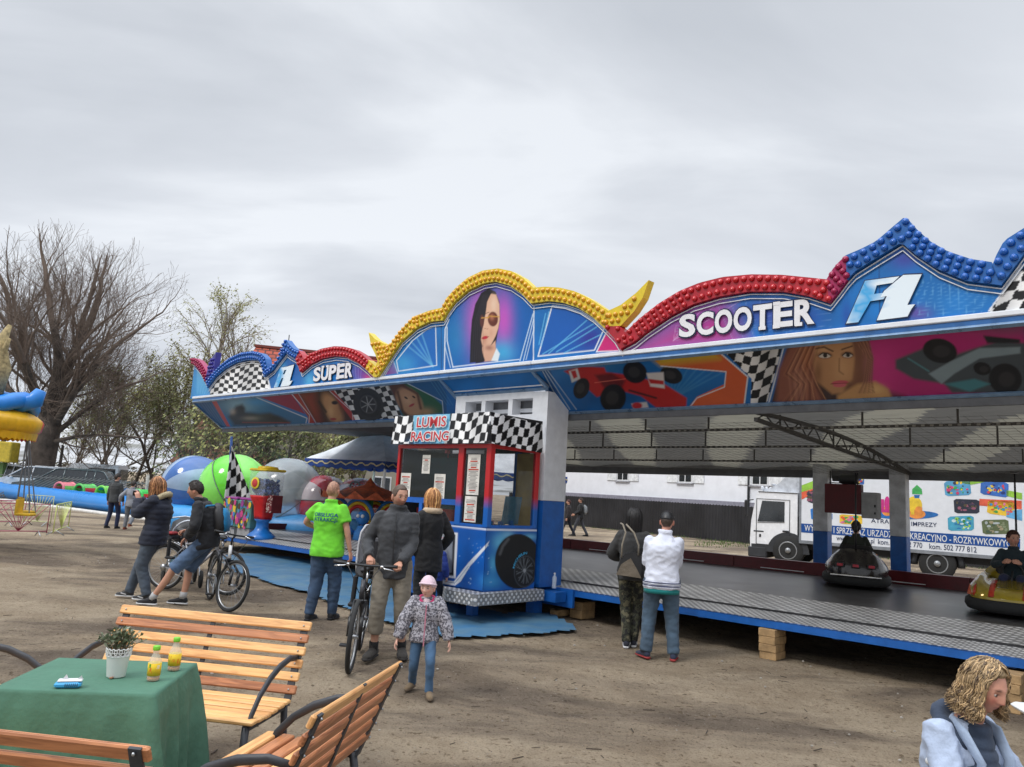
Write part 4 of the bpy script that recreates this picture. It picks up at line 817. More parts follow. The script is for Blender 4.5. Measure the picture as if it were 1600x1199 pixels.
def person(label, loc, rz, H=1.75, J=None, top=None, bottom=None, shoes=None, hair=None, skin=(196, 150, 128), head=None, hands=None, build=1.0, group=None, voxel=.014, feet=(0, 0), face=None, cat='person', female=0, heel=(0, 0)):
 s = H/1.75; J = dict(J or {}); head = dict(head or {}); root = thing('person', label, cat, loc, rz, group)
 D = dict(pelvis=(0, 0, .95), waist=(0, .005, 1.09), chest=(0, 0, 1.27), neck=(0, -.015, 1.475), head=(0, .015, 1.632), shL=(-.168, -.01, 1.405), shR=(.168, -.01, 1.405), wrL=(-.26, .06, .86), wrR=(.26, .06, .86), hpL=(-.092, 0, .91), hpR=(.092, 0, .91), anL=(-.10, -.02, .085), anR=(.10, -.02, .085))
 P = {k: Vector(v)*s for k, v in D.items()}
 if female: P['shL'].x *= .9; P['shR'].x *= .9
 P.update({k: Vector(v) for k, v in J.items() if not k.startswith('h_')})
 P['elL'] = Vector(J['elL']) if 'elL' in J else ik(P['shL'], P['wrL'], .295*s, .262*s, J.get('h_elL', (-.5, -1, -.2)))
 P['elR'] = Vector(J['elR']) if 'elR' in J else ik(P['shR'], P['wrR'], .295*s, .262*s, J.get('h_elR', (.5, -1, -.2)))
 P['knL'] = Vector(J['knL']) if 'knL' in J else ik(P['hpL'], P['anL'], .425*s, .415*s, J.get('h_knL', (-.05, 1, 0)))
 P['knR'] = Vector(J['knR']) if 'knR' in J else ik(P['hpR'], P['anR'], .425*s, .415*s, J.get('h_knR', (.05, 1, 0)))
 ax = lambda a, c: (P[c]-P[a]).normalized(); HX = ax('hpL', 'hpR'); SX = ax('shL', 'shR')
 def sec(c, rx, ry, t, dn=None):
  X = (HX*(1-t)+SX*t).normalized(); up = (P['neck']-P['pelvis']).normalized() if dn is None else dn; Y = up.cross(X).normalized(); return (c, rx*s, ry*s, X, Y)
 bw = build
 def torso(b, g, z0, hemr=None, neckr=.062, up=1.0):
  """g: extra radius; z0: how far below pelvis centre it starts (m)"""
  pel, wa, ch, ne = P['pelvis'], P['waist'], P['chest'], P['neck']; upv = (wa-pel).normalized(); S_ = []
  r0 = (.160*bw+g, .118*bw+g)
  if z0 > 0: S_ += [sec(pel-upv*z0*s, (hemr or r0[0]), (hemr or r0[0])*.78, 0), sec(pel-upv*z0*.5*s, (hemr or r0[0]), (hemr or r0[0])*.78, 0)]
  S_ += [sec(pel, r0[0]*(1.04 if female else 1), r0[1], 0), sec(wa, (.128 if female else .146)*bw+g, .105*bw+g, .4), sec(ch, .150*bw+g+(.0 if female else .012), .122*bw+g, 1), sec(ch*.4+(P['shL']+P['shR'])*.3, .158*bw+g, .108*bw+g, 1), sec((P['shL']+P['shR'])*.5+(ne-ch)*.12, .128+g*.8, .080+g*.8, 1), sec(ne*.6+(P['shL']+P['shR'])*.2+Vector((0,0,.004)), .088+g*.6, .070+g*.6, 1), sec(ne, neckr+g*.5, neckr+g*.5, 1)]
  if z0 < 0: S_ = S_[2:]
  b.loft(S_, 24, p=2.25)
 def limb(b, ks, rs, ext0=0, ext1=0):
  pts = [P[k] if isinstance(k, str) else k for k in ks]; Q = []; Rr = []
  for i in range(len(pts)-1):
   for t in np.linspace(0, 1, 7)[:-1]: Q.append(pts[i].lerp(pts[i+1], t)); Rr.append((rs[i]*(1-t)+rs[i+1]*t)*s)
  Q.append(pts[-1]); Rr.append(rs[-1]*s)
  Q2 = [Q[0]]+[(Q[i-1]+Q[i]*2+Q[i+1])/4 for i in range(1, len(Q)-1)]+[Q[-1]]; b.tube(Q2, Rr, 14)
  b.sph(Q2[0], Rr[0], 0, 12, 8)
 # --- body
 b = MB(); torso(b, 0, 0, neckr=.056)
 b.loft([sec(P['neck']-Vector((0, 0, .03*s)), .062, .062, 1), sec(P['neck'].lerp(P['head'], .5), .052, .055, 1), sec(P['head']-Vector((0, .015, .04))*s, .050, .055, 1)], 14)
 for L_, x in (('L', -1), ('R', 1)):
  limb(b, ['sh'+L_, 'el'+L_, 'wr'+L_], [.048, .041, .027]); b.sph(P['sh'+L_], .050*s)
  kn, an = P['kn'+L_], P['an'+L_]; mid = kn.lerp(an, .35)+(kn-an).normalized().cross(HX)*(-.010*s)
  limb(b, ['hp'+L_, 'kn'+L_, mid, an], [.085, .052, .050, .035])
 me = remesh(b, max(.010, voxel*s)); nb = len(me.vertices)
 fb = MB(); fb.v = [tuple(v.co) for v in me.vertices]; fb.f = [list(p.vertices) for p in me.polygons]; fb.m = [0]*len(fb.f); fb.sm = [True]*len(fb.f); bpy.data.meshes.remove(me)
 skc = np.array(rgb(*skin)); cols = [skc*.97]*nb
 hs = s**.55 if H < 1.4 else s*1.05; hs = head.get('scale', hs)
 hb, hc = head_geo(hs, skin, **(face or {}))
 HM = Matrix.Translation(P['head'])@Matrix.Rotation(head.get('yaw', 0), 4, 'Z')@Matrix.Rotation(head.get('pitch', 0), 4, 'X')@Matrix.Rotation(head.get('tilt', 0), 4, 'Y')
 hb.v = [tuple(HM@Vector(v)) for v in hb.v]; fb.add(hb.v, hb.f, 0, True); cols += hc
 h2 = MB(); hands = hands or {}
 for L_, x in (('L', -1), ('R', 1)):
  hd = hands.get(L_, {}); fd = (P['wr'+L_]-P['el'+L_]).normalized(); d = Vector(hd.get('d', fd)); nr = Vector(hd.get('n', (-x, .15, 0)))
  if abs(d.normalized().dot(nr.normalized())) > .95: nr = Vector((0, 1, .2))
  hand_geo(h2, P['wr'+L_], d, nr, max(s, .75*1)*.98 if H > 1.4 else s*1.1, hd.get('curl', .35), hd.get('thumb', -x if hd.get('flip') else x))
 hm = remesh(h2, .0055 if H > 1.4 else .0045); fb.add([tuple(v.co) for v in hm.vertices], [list(p.vertices) for p in hm.polygons], 0, True); cols += [skc*np.array([1, .93, .9])]*len(hm.vertices); bpy.data.meshes.remove(hm)
 body = fb.build('body', SKIN, root); setcol(body.data, np.array(cols))
 # --- bottom
 if bottom:
  b = MB(); r = bottom.get('r', 1.0); e = P; b.loft([sec(P['pelvis']-Vector((0, 0, .09*s)), .150*bw, .120*bw, 0), sec(P['pelvis'], .164*bw, .124*bw, 0), sec(P['pelvis'].lerp(P['waist'], .5), .146*bw, .110*bw, .3)], 20, p=2.3)
  for L_ in 'LR':
   hp, kn, an = P['hp'+L_], P['kn'+L_], P['an'+L_]; ln = bottom.get('len', 'full')
   if ln == 'full': limb(b, [hp+Vector((0, 0, -.0)), kn, kn.lerp(an, .5), an+(an-kn).normalized()*.015*s], [.100*bw*r, .073*r*bw, .064*r*bw, bottom.get('cuff', .060)*r]); b.sph(hp, .108*s*bw*r)
   elif ln == 'knee': limb(b, [hp, kn+(kn-an)*.02], [.104*bw*r, .088*r]); b.sph(hp, .110*s*bw*r)
   elif ln == 'threeq': limb(b, [hp, kn, kn.lerp(an, .62)], [.104*bw*r, .080*r, .074*r]); b.sph(hp, .108*s*bw*r)
  me = remesh(b, max(.010, voxel*s)); folds(me, bottom.get('fold', .006)*s, seed=len(label), zs=1.2); link(me, 'trousers' if bottom.get('len', 'full') != 'knee' else 'shorts', bottom['mat'], root)
 # --- top
 if top:
  b = MB(); g = top.get('g', .022); torso(b, g, top.get('hem', .12), hemr=top.get('hemr'), neckr=.058)
  sr = top.get('sr', 1.0); sl = top.get('sleeve', 'long')
  for L_ in 'LR':
   shp, el, wr = P['sh'+L_], P['el'+L_], P['wr'+L_]; b.sph(shp, (.047+g*.7)*s)
   if sl == 'long': limb(b, [shp, el, el.lerp(wr, .55), wr-(wr-el).normalized()*.006*s], [(.047+g*.75)*sr, (.044+g*.85)*sr, (.040+g*.8)*sr, (.031+g*.6)*sr])
   elif sl == 'short': limb(b, [shp, shp.lerp(el, .62)], [.052+g*.8, .062+g])
  if top.get('collar', 1):
   c = P['neck']+(P['head']-P['neck'])*.12; X = SX; Y = Vector((0, 0, 1)).cross(X); K = top.get('collar', 1); R0 = .066*s
   b.tube([c+X*(math.cos(t)*R0)+Y*(math.sin(t)*R0)+Vector((0, 0, .012*s*K)) for t in np.linspace(0, 2*PI, 16, endpoint=False)], .020*s*K, 8, closed=True)
  if top.get('hoodlump'):
   c = P['neck']-Y*.075*s if top.get('collar', 1) else P['neck']; Yb = Vector((0, 0, 1)).cross(SX); c = P['neck']-Yb*.07*s+Vector((0, 0, -.02*s))
   b.tube([c+SX*(t*.10*s)+Yb*((1-t*t)*-.035+abs(t)*.05)*s+Vector((0, 0, (1-abs(t))*-.02*s)) for t in np.linspace(-1, 1, 9)], [.035*s, .045*s, .05*s, .055*s, .056*s, .055*s, .05*s, .045*s, .035*s], 10)
  me = remesh(b, max(.010, voxel*s)); folds(me, top.get('fold', .0055)*s, top.get('puff', 0)*s, top.get('sp', .085)*s, seed=len(label)*1.7)
  link(me, top.get('name', 'jacket'), top['mat'], root)
 # --- shoes
 if shoes:
  for k, L_ in enumerate('LR'):
   an = P['an'+L_]; yw = feet[k] if hasattr(feet, '__len__') else feet; fwd = Vector((math.sin(yw), math.cos(yw), 0)); sdv = Vector((fwd.y, -fwd.x, 0)); z = Vector((0, 0, 1)); b = MB(); fs = s*shoes.get('k', 1)
   hl = heel[k]; fz = lambda t: z*(hl*max(0, (.16-t)/.21))
   base = an-z*.085*s*1.0
   b.loft([(base+fwd*t*fs+z*h*fs+fz(t), rx*fs, rz*fs, sdv, z) for t, h, rx, rz in ((-.065, .045, .020, .020), (-.055, .052, .034, .036), (-.01, .060, .038, .050), (.04, .052, .040, .042), (.10, .040, .046, .030), (.155, .033, .044, .024), (.185, .030, .030, .018), (.198, .026, .012, .010))], 14, 0)
   b.loft([(an-z*.03*s, .040*fs, .046*fs, sdv, fwd), (an+z*shoes.get('high', .0)*fs+z*.012*s, .043*fs, .046*fs, sdv, fwd)], 14, 0)
   b.loft([(base+fwd*t*fs+z*.013*fs+fz(t), rx*fs, .014*fs, sdv, z) for t, rx in ((-.075, .012), (-.068, .034), (-.02, .040), (.05, .043), (.12, .050), (.17, .046), (.196, .030), (.207, .010))], 14, 1)
   if shoes.get('tick'):
    for q in (-1, 1): b.bar(base+fwd*.02*fs+z*.038*fs+sdv*(q*.043*fs), base+fwd*.10*fs+z*.055*fs+sdv*(q*.041*fs), .014*fs, .012*fs, 1)
   b.build('shoe', [shoes['mat'], shoes.get('sole', WHITE)], root)
   if shoes.get('sock'): b = MB(); b.tube([an-z*.01*s, an+(P['kn'+L_]-an).normalized()*.075*s], .046*s, 12); b.build('sock', shoes['sock'], root)
 # --- hair / hat
 if hair: make_hair(root, HM, hs, **hair)
 info = dict(P); info.update(root=root, HM=HM, s=s, SX=SX, HX=HX); return info
def hair_mat(c): return R_('hair_%d_%d_%d' % c, *c, rough=.55, vary=.25, vscale=30)
def skew(J, k): return {a: ((v[0], v[1]+k*v[2], v[2]) if not a.startswith('h_') else v) for a, v in J.items()}
def shell(fn_mask, off, hs, jit=.003, seed=1, NT=44, NP=64):
 """closed shell over the skull; fn_mask(a, z)->0..1"""
 V = []; ok = []; M = []
 for i in range(NT+1):
  th = PI*i/NT
  for j in range(NP):
   ph = 2*PI*j/NP+PI/2; d = Vector((math.sin(th)*math.cos(ph), math.sin(th)*math.sin(ph), math.cos(th))); a = math.atan2(d.x, d.y); lo = max(0, -d.z)
   x, y, z = .074*d.x*(1-.2*lo), (.086 if d.y > 0 else .098)*d.y*(1-.3*lo), .114*d.z; m_ = fn_mask(a, z); M.append(m_)
   o = -.006+(off+.006)*min(1, m_*2.2)+jit*noise.noise(d*9+Vector((seed, 0, 0)))*min(1, m_*2)
   V.append((Vector((x, y, z))+d*o)*hs)
 F = []
 for i in range(NT):
  for j in range(NP):
   q = (j+1) % NP; f = (i*NP+j, (i+1)*NP+j, (i+1)*NP+q, i*NP+q)
   if max(M[k] for k in f) > .0: F.append(f)
 return V, F
def hairline(front=.062, side=.01, back=-.07, w=.012):
 def f(a, z):
  a = abs(a); h = front if a < .75 else (front+(side-front)*min(1, (a-.75)/.35) if a < 1.25 else (side if a < 1.9 else side+(back-side)*min(1, (a-1.9)/.5))); return max(0, min(1, (z-h)/w+.0))
 return f
def make_hair(root, HM, hs, style='short', col=(60, 46, 36), col2=None, off=.014, length=.32, front=.062, side=.01, back=-.065, n=150, wave=.012, seed=1, hat=None, spread=0, tie=False, thick=1.0, swp=.75):
 rnd = random.Random(seed); M_ = [hair_mat(col), hair_mat(col2 or tuple(int(c*.6) for c in col)), hair_mat(tuple(min(255, int(c*1.3+12)) for c in col))]; b = MB()
 if style in ('short', 'buzz', 'long', 'curly'):
  V, F = shell(hairline(front, side, back), off, hs, .003 if style != 'curly' else .012, seed); b.add([HM@Vector(v) for v in V], F, 0, True)
 if style == 'short':
  for k in range(220):       # tufts
   a = rnd.uniform(-PI, PI); th = rnd.uniform(.05, 1.5 if abs(a) > 1.3 else 1.0); d = Vector((math.sin(th)*math.sin(a), math.sin(th)*math.cos(a), math.cos(th))); p = Vector((.074*d.x, .092*d.y, .114*d.z))+d*(off-.002)
   if hairline(front, side, back)(a, p.z) < .5: continue
   t = Vector((rnd.uniform(-.6, .6), rnd.uniform(-.6, .8), rnd.uniform(-.6, .2))); t = (t-d*t.dot(d)).normalized(); b.tube([HM@(p*hs), HM@((p+t*.014+d*.004)*hs), HM@((p+t*.026+d*.003)*hs)], [.005*hs, .004*hs, .001], 4, cap=False)
 if style in ('long', 'curly'):
  for k in range(n):
   a0 = rnd.uniform(-PI, PI); al = math.copysign(max(abs(a0), swp+.25*rnd.random()), a0); th0 = rnd.uniform(.08, .5); P = []; R = []; ph = rnd.uniform(0, 6); L = length*rnd.uniform(.8, 1.05); o = off+rnd.uniform(-.004, .012)
   for t in np.linspace(th0, 1.75, 9):
    a = a0*(1-min(1, (t-th0)/.7))+al*min(1, (t-th0)/.7); d = Vector((math.sin(t)*math.sin(a), math.sin(t)*math.cos(a), math.cos(t))); P.append((Vector((.074*d.x, (.084 if d.y > 0 else .098)*d.y, .114*d.z))+d*(o+(.006*math.sin(ph+t*9) if style == 'curly' else 0))+Vector((-math.sin(a+1.57), -math.cos(a+1.57), 0))*(wave*.5*math.sin(ph*2+t*7)*min(1, t)))*hs); R.append(.008*hs*thick)
   p = P[-1].copy(); rad = Vector((p.x, p.y, 0)).normalized(); ns = 9
   for q in range(1, ns+1):
    t = q/ns; w_ = wave*math.sin(ph+t*(9 if style == 'long' else 14))*(.4+t)
    P.append(p+Vector((0, 0, -L*hs*t))+rad*(w_+spread*t-(.018*t*hs if style == 'long' else 0))+Vector((-rad.y, rad.x, 0))*(wave*.8*math.cos(ph*1.7+t*8)*(.4+t))); R.append((.0078*(1-t*.75)+.001)*hs*thick)
   if tie: pass
   b.tube([HM@v for v in P], R, 5, rnd.choice((0, 0, 1, 2)))
 o = b.build('hair', M_, root)
 if hat:
  kind, hm = hat['kind'], hat['mat']; b = MB()
  if kind == 'cap':
   V, F = shell(hairline(.048, .035, .015, .01), off+.010, hs, .001, 3); b.add([HM@Vector(v) for v in V], F, 0, True)
   b.loft([(HM@(Vector((0, .085+t*.065, .050-t*.012))*hs), (.064-.02*t*t)*hs, .004*hs, HM.to_3x3()@Vector((1, 0, 0)), HM.to_3x3()@Vector((0, 0, 1))) for t in (0, .4, .8, 1)], 14, 0)
   b.tube([HM@(Vector((.068*math.sin(t), -.098*math.cos(t), .022))*hs) for t in np.linspace(-.6, .6, 8)], .006*hs, 6)
  else:
   V, F = shell(hairline(.036, .006, -.03, .012), .018, hs, .001, 3); b.add([HM@Vector(v) for v in V], F, 0, True)
   b.tube([HM@(Vector(((.087)*math.sin(t), (.105)*math.cos(t), .034+.022*math.cos(t)))*hs) for t in np.linspace(0, 2*PI, 24, endpoint=False)], .011*hs, 8, closed=True)
  b.build('cap' if kind == 'cap' else 'knitted_hat', hm, root)
def proj_text(root, obj, body, size, origin, X, Z, ndir, matl, off=.004, name='lettering', sx=1, offs=.01):
 """text laid on a garment by casting every letter point onto it"""
 me = obj.data; bv = BVHTree.FromPolygons([v.co for v in me.vertices], [list(p.vertices) for p in me.polygons]); b = MB(); X = Vector(X).normalized(); Z = Vector(Z).normalized(); nd = Vector(ndir).normalized()
 V, F = text_mesh(body, size, off=offs, sx=sx); W = []
 for x, y, z in V:
  p = Vector(origin)+X*x+Z*y; h = bv.ray_cast(p+nd*.4, -nd); W.append((h[0] if h[0] is not None else p)+nd*off)
 b.add(W, F); return b.build(name, matl, root)
def part_of(root, name): return [c for c in root.children if c.name.split('.')[0] == name][0]

DENIM = R_('denim_blue', 62, 84, 112, .8, rough=.85, vary=.3, vscale=5, bump=.2, bscale=150)
def cloth(name, r, g, b, k=.75, **kw): kw.setdefault('rough', .85); kw.setdefault('vary', .15); kw.setdefault('bump', .5); kw.setdefault('bscale', 17); kw.setdefault('sheen', .1); return R_(name, r, g, b, k, **kw)
SH_BLK = cloth('shoe_black', 34, 34, 38); SOLE = R_('sole_white', 205, 205, 205)
def look_rz(dx, dy): return math.atan2(-dx, dy)       # local +Y -> (dx,dy)

# woman taking a picture
gp = G(227, 937)
w1 = person('blonde woman in navy quilted jacket and grey jeans holding up a phone', gp, look_rz(-1, .12), 1.70,
 J=skew(dict(anL=(-.09, -.07, .085), anR=(.08, .29, .085), pelvis=(0, -.11, .90), hpL=(-.09, -.12, .87), hpR=(.09, -.10, .87), waist=(0, -.14, 1.03), chest=(0, -.17, 1.20), neck=(0, -.18, 1.40), head=(0, -.12, 1.545), shL=(-.165, -.17, 1.35), shR=(.165, -.16, 1.35), wrL=(-.05, .13, 1.35), wrR=(.05, .16, 1.37), h_elL=(-.5, -.1, -1), h_elR=(.5, -.1, -1)), .10),
 top=dict(mat=cloth('navy_quilt', 34, 40, 58, bump=.05), g=.040, hem=.16, puff=.010, sp=.075, hemr=.222, sr=1.08), bottom=dict(mat=cloth('grey_jeans', 84, 96, 110, vary=.25), r=1.08), shoes=dict(mat=cloth('shoe_grey', 62, 62, 64), sole=SOLE, tick=1),
 hair=dict(style='long', col=(150, 104, 66), col2=rgb(96, 62, 40) and (104, 70, 46), length=.20, n=150, wave=.01, front=.055, spread=.02), female=1, head=dict(pitch=-.06, yaw=.0), hands=dict(L=dict(d=(.15, .35, .9), n=(.4, .8, -.1), curl=.55), R=dict(d=(-.15, .3, .9), n=(-.4, .8, -.1), curl=.55)), skin=(208, 160, 138), build=1.08)
R1 = w1['root']; b = MB(); c = w1['neck']
b.tube([c+Vector((math.sin(t)*.115, -math.cos(t)*.10-.01, .015+.035*math.cos(t)-.04*(1-math.cos(t)))) for t in np.linspace(-2.5, 2.5, 20)], [.03+.012*math.cos(t*.6) for t in np.linspace(-2.5, 2.5, 20)], 10)
b.tube([c+Vector((.045, .105, -.05)), c+Vector((.05, .15, -.22)), c+Vector((.05, .15, -.4))], [.028, .018, .008], 8); b.tube([c+Vector((-.045, .105, -.05)), c+Vector((-.05, .15, -.22)), c+Vector((-.05, .15, -.4))], [.028, .018, .008], 8)
b.build('fur_hood', cloth('cream_fur', 206, 190, 150, bump=.9, bscale=90), R1)
b = MB(); b.bar((.0, w1['pelvis'].y+.185, .80), (.0, .172+w1['chest'].y, 1.30), .012, .008); b.build('zip', WHITE, R1)
ph = thing('smartphone', 'dark smartphone held up by the blonde woman in the navy jacket', 'phone', tuple(Matrix.Translation(gp)@Matrix.Rotation(look_rz(-1, .12), 4, 'Z')@Vector((0, .20+.14, 1.435))), look_rz(-1, .12))
b = MB(); b.box((0, 0, 0), (.145, .009, .072), 0, bev=.003); b.build('phone_case', BLACK, ph); b = MB(); b.box((.055, .0055, .02), (.012, .002, .012), 0); b.box((.0, -.0052, 0), (.13, .001, .064), 0); b.build('phone_screen', DGLASS, ph)

# man leaning on the bicycle
gp = G(262, 945)
m1 = person('short-haired man in a black jacket and denim shorts leaning back on a bicycle', gp, look_rz(-1, -.05), 1.78,
 J=skew(dict(anL=(-.10, .17, .085), anR=(.10, -.16, .085), pelvis=(0, -.50, .86), hpL=(-.09, -.47, .83), hpR=(.09, -.47, .83), knL=(-.13, -.10, .47), knR=(.12, -.22, .45), waist=(0, -.52, .99), chest=(0, -.48, 1.18), neck=(0, -.40, 1.38), head=(0, -.32, 1.535), shL=(-.19, -.43, 1.33), shR=(.19, -.43, 1.33), wrL=(-.14, -.28, .92), wrR=(.18, -.16, .98), h_elL=(-1, -.6, -.2), h_elR=(1, -.6, -.2)), .09),
 top=dict(mat=cloth('black_softshell', 30, 31, 36), g=.035, hem=.10, fold=.009, collar=1.5, hemr=.205), bottom=dict(mat=cloth('denim_shorts', 92, 120, 156, vary=.35, vscale=4), len='knee', r=1.0), shoes=dict(mat=SH_BLK, sole=SOLE, sock=cloth('sock_white', 200, 200, 200)),
 hair=dict(style='short', col=(44, 34, 28), off=.012, side=-.005, back=-.05, front=.052), head=dict(pitch=-.05, yaw=.06), hands=dict(L=dict(d=(.0, .6, -.75), n=(0, -.5, -.6), curl=.3), R=dict(d=(0, .8, -.3), n=(-.3, -.1, -.9), curl=.9)), skin=(190, 142, 118), feet=(.15, .1), face=dict(stubble=.18))
b = MB(); b.tube([(-.30+.14, -.28+.0, .945), (-.14, -.28, .945)], .034, 10); 
bp = thing('backpack', 'small black and bright blue backpack on the back of the man leaning on the bicycle', 'backpack', tuple(Matrix.Translation(gp)@Matrix.Rotation(look_rz(-1, -.05), 4, 'Z')@Vector((0, -.57, .98))), look_rz(-1, -.05))
b = MB(); b.loft([((0, -.02, 0), .12, .05, (1, 0, 0), (0, 1, 0)), ((0, -.02, .06), .15, .09, (1, 0, 0), (0, 1, 0)), ((0, .0, .22), .15, .09, (1, 0, 0), (0, 1, 0)), ((0, .04, .36), .12, .06, (1, 0, 0), (0, 1, 0)), ((0, .06, .40), .05, .03, (1, 0, 0), (0, 1, 0))], 16, p=2.6); b.build('pack_body', BLACK, bp)
b = MB(); b.loft([((0, -.085, .03), .10, .03, (1, 0, 0), (0, 1, 0)), ((0, -.085, .15), .12, .045, (1, 0, 0), (0, 1, 0)), ((0, -.06, .27), .10, .04, (1, 0, 0), (0, 1, 0)), ((0, -.03, .34), .05, .03, (1, 0, 0), (0, 1, 0))], 16, p=2.6)
for sx in (-1, 1): b.tube([(sx*.13, .06, .37), (sx*.15, .16, .36), (sx*.15, .24, .22), (sx*.13, .12, .05)], .014, 6)
b.build('pack_pocket', cloth('pack_blue', 20, 130, 185), bp)

# green shirt man from behind
gp = G(501, 969)
m2 = person('bald man in a bright green staff shirt and jeans, seen from behind', gp, look_rz(.22, 1), 1.77,
 J=dict(anL=(-.12, -.10, .085), anR=(.09, .12, .085), wrR=(.31, .02, .88), wrL=(-.20, .22, 1.12), h_elL=(-1, -.6, 0), h_elR=(.8, -1, 0)), build=1.2,
 top=dict(mat=cloth('lime_polo', 120, 222, 52, .85, bump=.05), g=.022, hem=.15, sleeve='short', name='polo_shirt', fold=.005, hemr=.222), bottom=dict(mat=DENIM, r=1.0), shoes=dict(mat=SH_BLK, sole=SH_BLK),
 hair=dict(style='buzz', col=(164, 122, 100), off=.001, front=.03, side=.01), skin=(196, 146, 122), hands=dict(R=dict(curl=.5), L=dict(d=(.3, .9, .1), n=(.6, 0, -.6), curl=.6)))
sh_ = part_of(m2['root'], 'polo_shirt'); TB = R_('print_blue', 18, 84, 120)
for k, wd in enumerate(('OBSŁUGA', 'ATRAKCJI')): proj_text(m2['root'], sh_, wd, .066, (0, -.12, 1.335-k*.060), (1, 0, 0), (0, 0, 1), (0, -1, 0), TB, sx=1.12, offs=.0015)
bag_rz = look_rz(.22, 1)

# man in grey jacket with bicycle
gp = G(603, 1027)
m3 = person('bearded man in dark grey jacket and rolled beige trousers holding a bicycle', gp, look_rz(.05, -1), 1.79,
 J=dict(anL=(-.15, -.05, .09), anR=(.13, .06, .09), wrR=(.235, .20, 1.02), wrL=(-.085, .24, .985), h_elL=(-.7, -1, -.3), h_elR=(.7, -1, -.3), head=(-.01, .03, 1.655)),
 top=dict(mat=cloth('charcoal_jacket', 70, 72, 76, .7), g=.024, hem=.17, fold=.008, collar=1.4, hoodlump=1, hemr=.185), bottom=dict(mat=cloth('beige_trousers', 140, 132, 118, .75, vary=.15), len='threeq', r=1.04, fold=.004), shoes=dict(mat=cloth('boot_dark', 54, 50, 46), sole=R_('boot_sole', 40, 36, 34), sock=cloth('sock_black', 26, 26, 28), k=1.1, high=.05),
 hair=dict(style='buzz', col=(82, 64, 52), off=.004, side=-.005, back=-.06, front=.066), head=dict(yaw=.55, pitch=-.12), skin=(188, 142, 120), face=dict(stubble=.55), hands=dict(R=dict(d=(-.2, .9, -.35), n=(0, -.2, -1), curl=.9), L=dict(d=(.1, .9, -.35), n=(0, -.2, -1), curl=.9)), feet=(-.2, .25))
b = MB(); c = m3['neck']; b.bar((0, .146, .90), (0, .168, 1.30), .010, .007); b.bar((0, .168, 1.30), (0, .12, 1.47), .010, .007); b.bar((-.10, .155, .98), (-.075, .16, 1.12), .008, .006); b.build('zip', BLACK, m3['root'])

# little girl
gp = G(656, 1084)
def hound():
 m = bpy.data.materials.new('houndstooth'); m.use_nodes = True; t = m.node_tree; b = t.nodes['Principled BSDF']; b.inputs['Roughness'].default_value = .8; tc = t.nodes.new('ShaderNodeTexCoord')
 v = t.nodes.new('ShaderNodeTexVoronoi'); v.inputs['Scale'].default_value = 85; v.distance = 'MANHATTAN'; t.links.new(tc.outputs['Object'], v.inputs['Vector']); sp = t.nodes.new('ShaderNodeSeparateColor'); t.links.new(v.outputs['Color'], sp.inputs[0])
 cr = t.nodes.new('ShaderNodeValToRGB'); cr.color_ramp.interpolation = 'CONSTANT'; e = cr.color_ramp.elements; e[0].color = (*rgb(92, 90, 98), 1); e[1].position = .48; e[1].color = (*rgb(165, 163, 170), 1); t.links.new(sp.outputs[0], cr.inputs[0]); t.links.new(cr.outputs[0], b.inputs['Base Color']); return m
HOUND = hound()
m4 = person('little girl in pale pink knitted hat and grey patterned jacket, arms held out', gp, look_rz(.08, -1), 1.02,
 J=dict(pelvis=(0, 0, .50), waist=(0, 0, .585), chest=(0, 0, .68), neck=(0, -.01, .78), head=(0, .012, .895), shL=(-.10, 0, .765), shR=(.10, 0, .765), wrL=(-.215, .05, .46), wrR=(.225, .06, .46), hpL=(-.055, 0, .49), hpR=(.055, 0, .49), anL=(-.075, .13, .055), anR=(.075, -.12, .065), h_elL=(-1, -.3, 0), h_elR=(1, -.3, 0)),
 top=dict(mat=HOUND, g=.050, hem=.12, puff=.010, sp=.15, hemr=.225, collar=1.2, sr=1.2), bottom=dict(mat=cloth('girl_jeans', 74, 108, 142), r=1.0, cuff=.062), shoes=dict(mat=cloth('tan_boots', 128, 108, 82), sole=R_('sole_brown', 92, 78, 62), k=1.15, high=.05),
 hair=dict(style='short', col=(150, 112, 76), off=.004, hat=dict(kind='beanie', mat=cloth('pale_pink_knit', 226, 200, 210, .85))), head=dict(yaw=-.35, pitch=-.05, scale=.80), skin=(216, 174, 156), voxel=.017, female=1, feet=(-.15, .35), face=dict(lips=(186, 110, 104)))
b = MB(); c = m4['neck']; b.tube([c+Vector((math.sin(t)*.062, -math.cos(t)*.058+.005, .022+.01*math.cos(t)-.035*max(0, -math.cos(t)))) for t in np.linspace(-2.6, 2.6, 18)], [.019]*18, 8); b.build('hood_lining', cloth('hot_pink', 214, 60, 120), m4['root'])
b = MB(); b.tube([c+Vector((0, .035, .012)), c+Vector((0, .05, -.015)), c+Vector((0, .075, -.05))], [.03, .03, .015], 8); b.build('neck_scarf', cloth('scarf_pink', 226, 200, 206), m4['root'])
b = MB(); b.bar((0, .135, .42), (0, .125, .60), .010, .008); b.bar((0, .125, .60), (0, .10, .76), .010, .008); b.build('zip', cloth('zip_pink', 206, 130, 150), m4['root'])

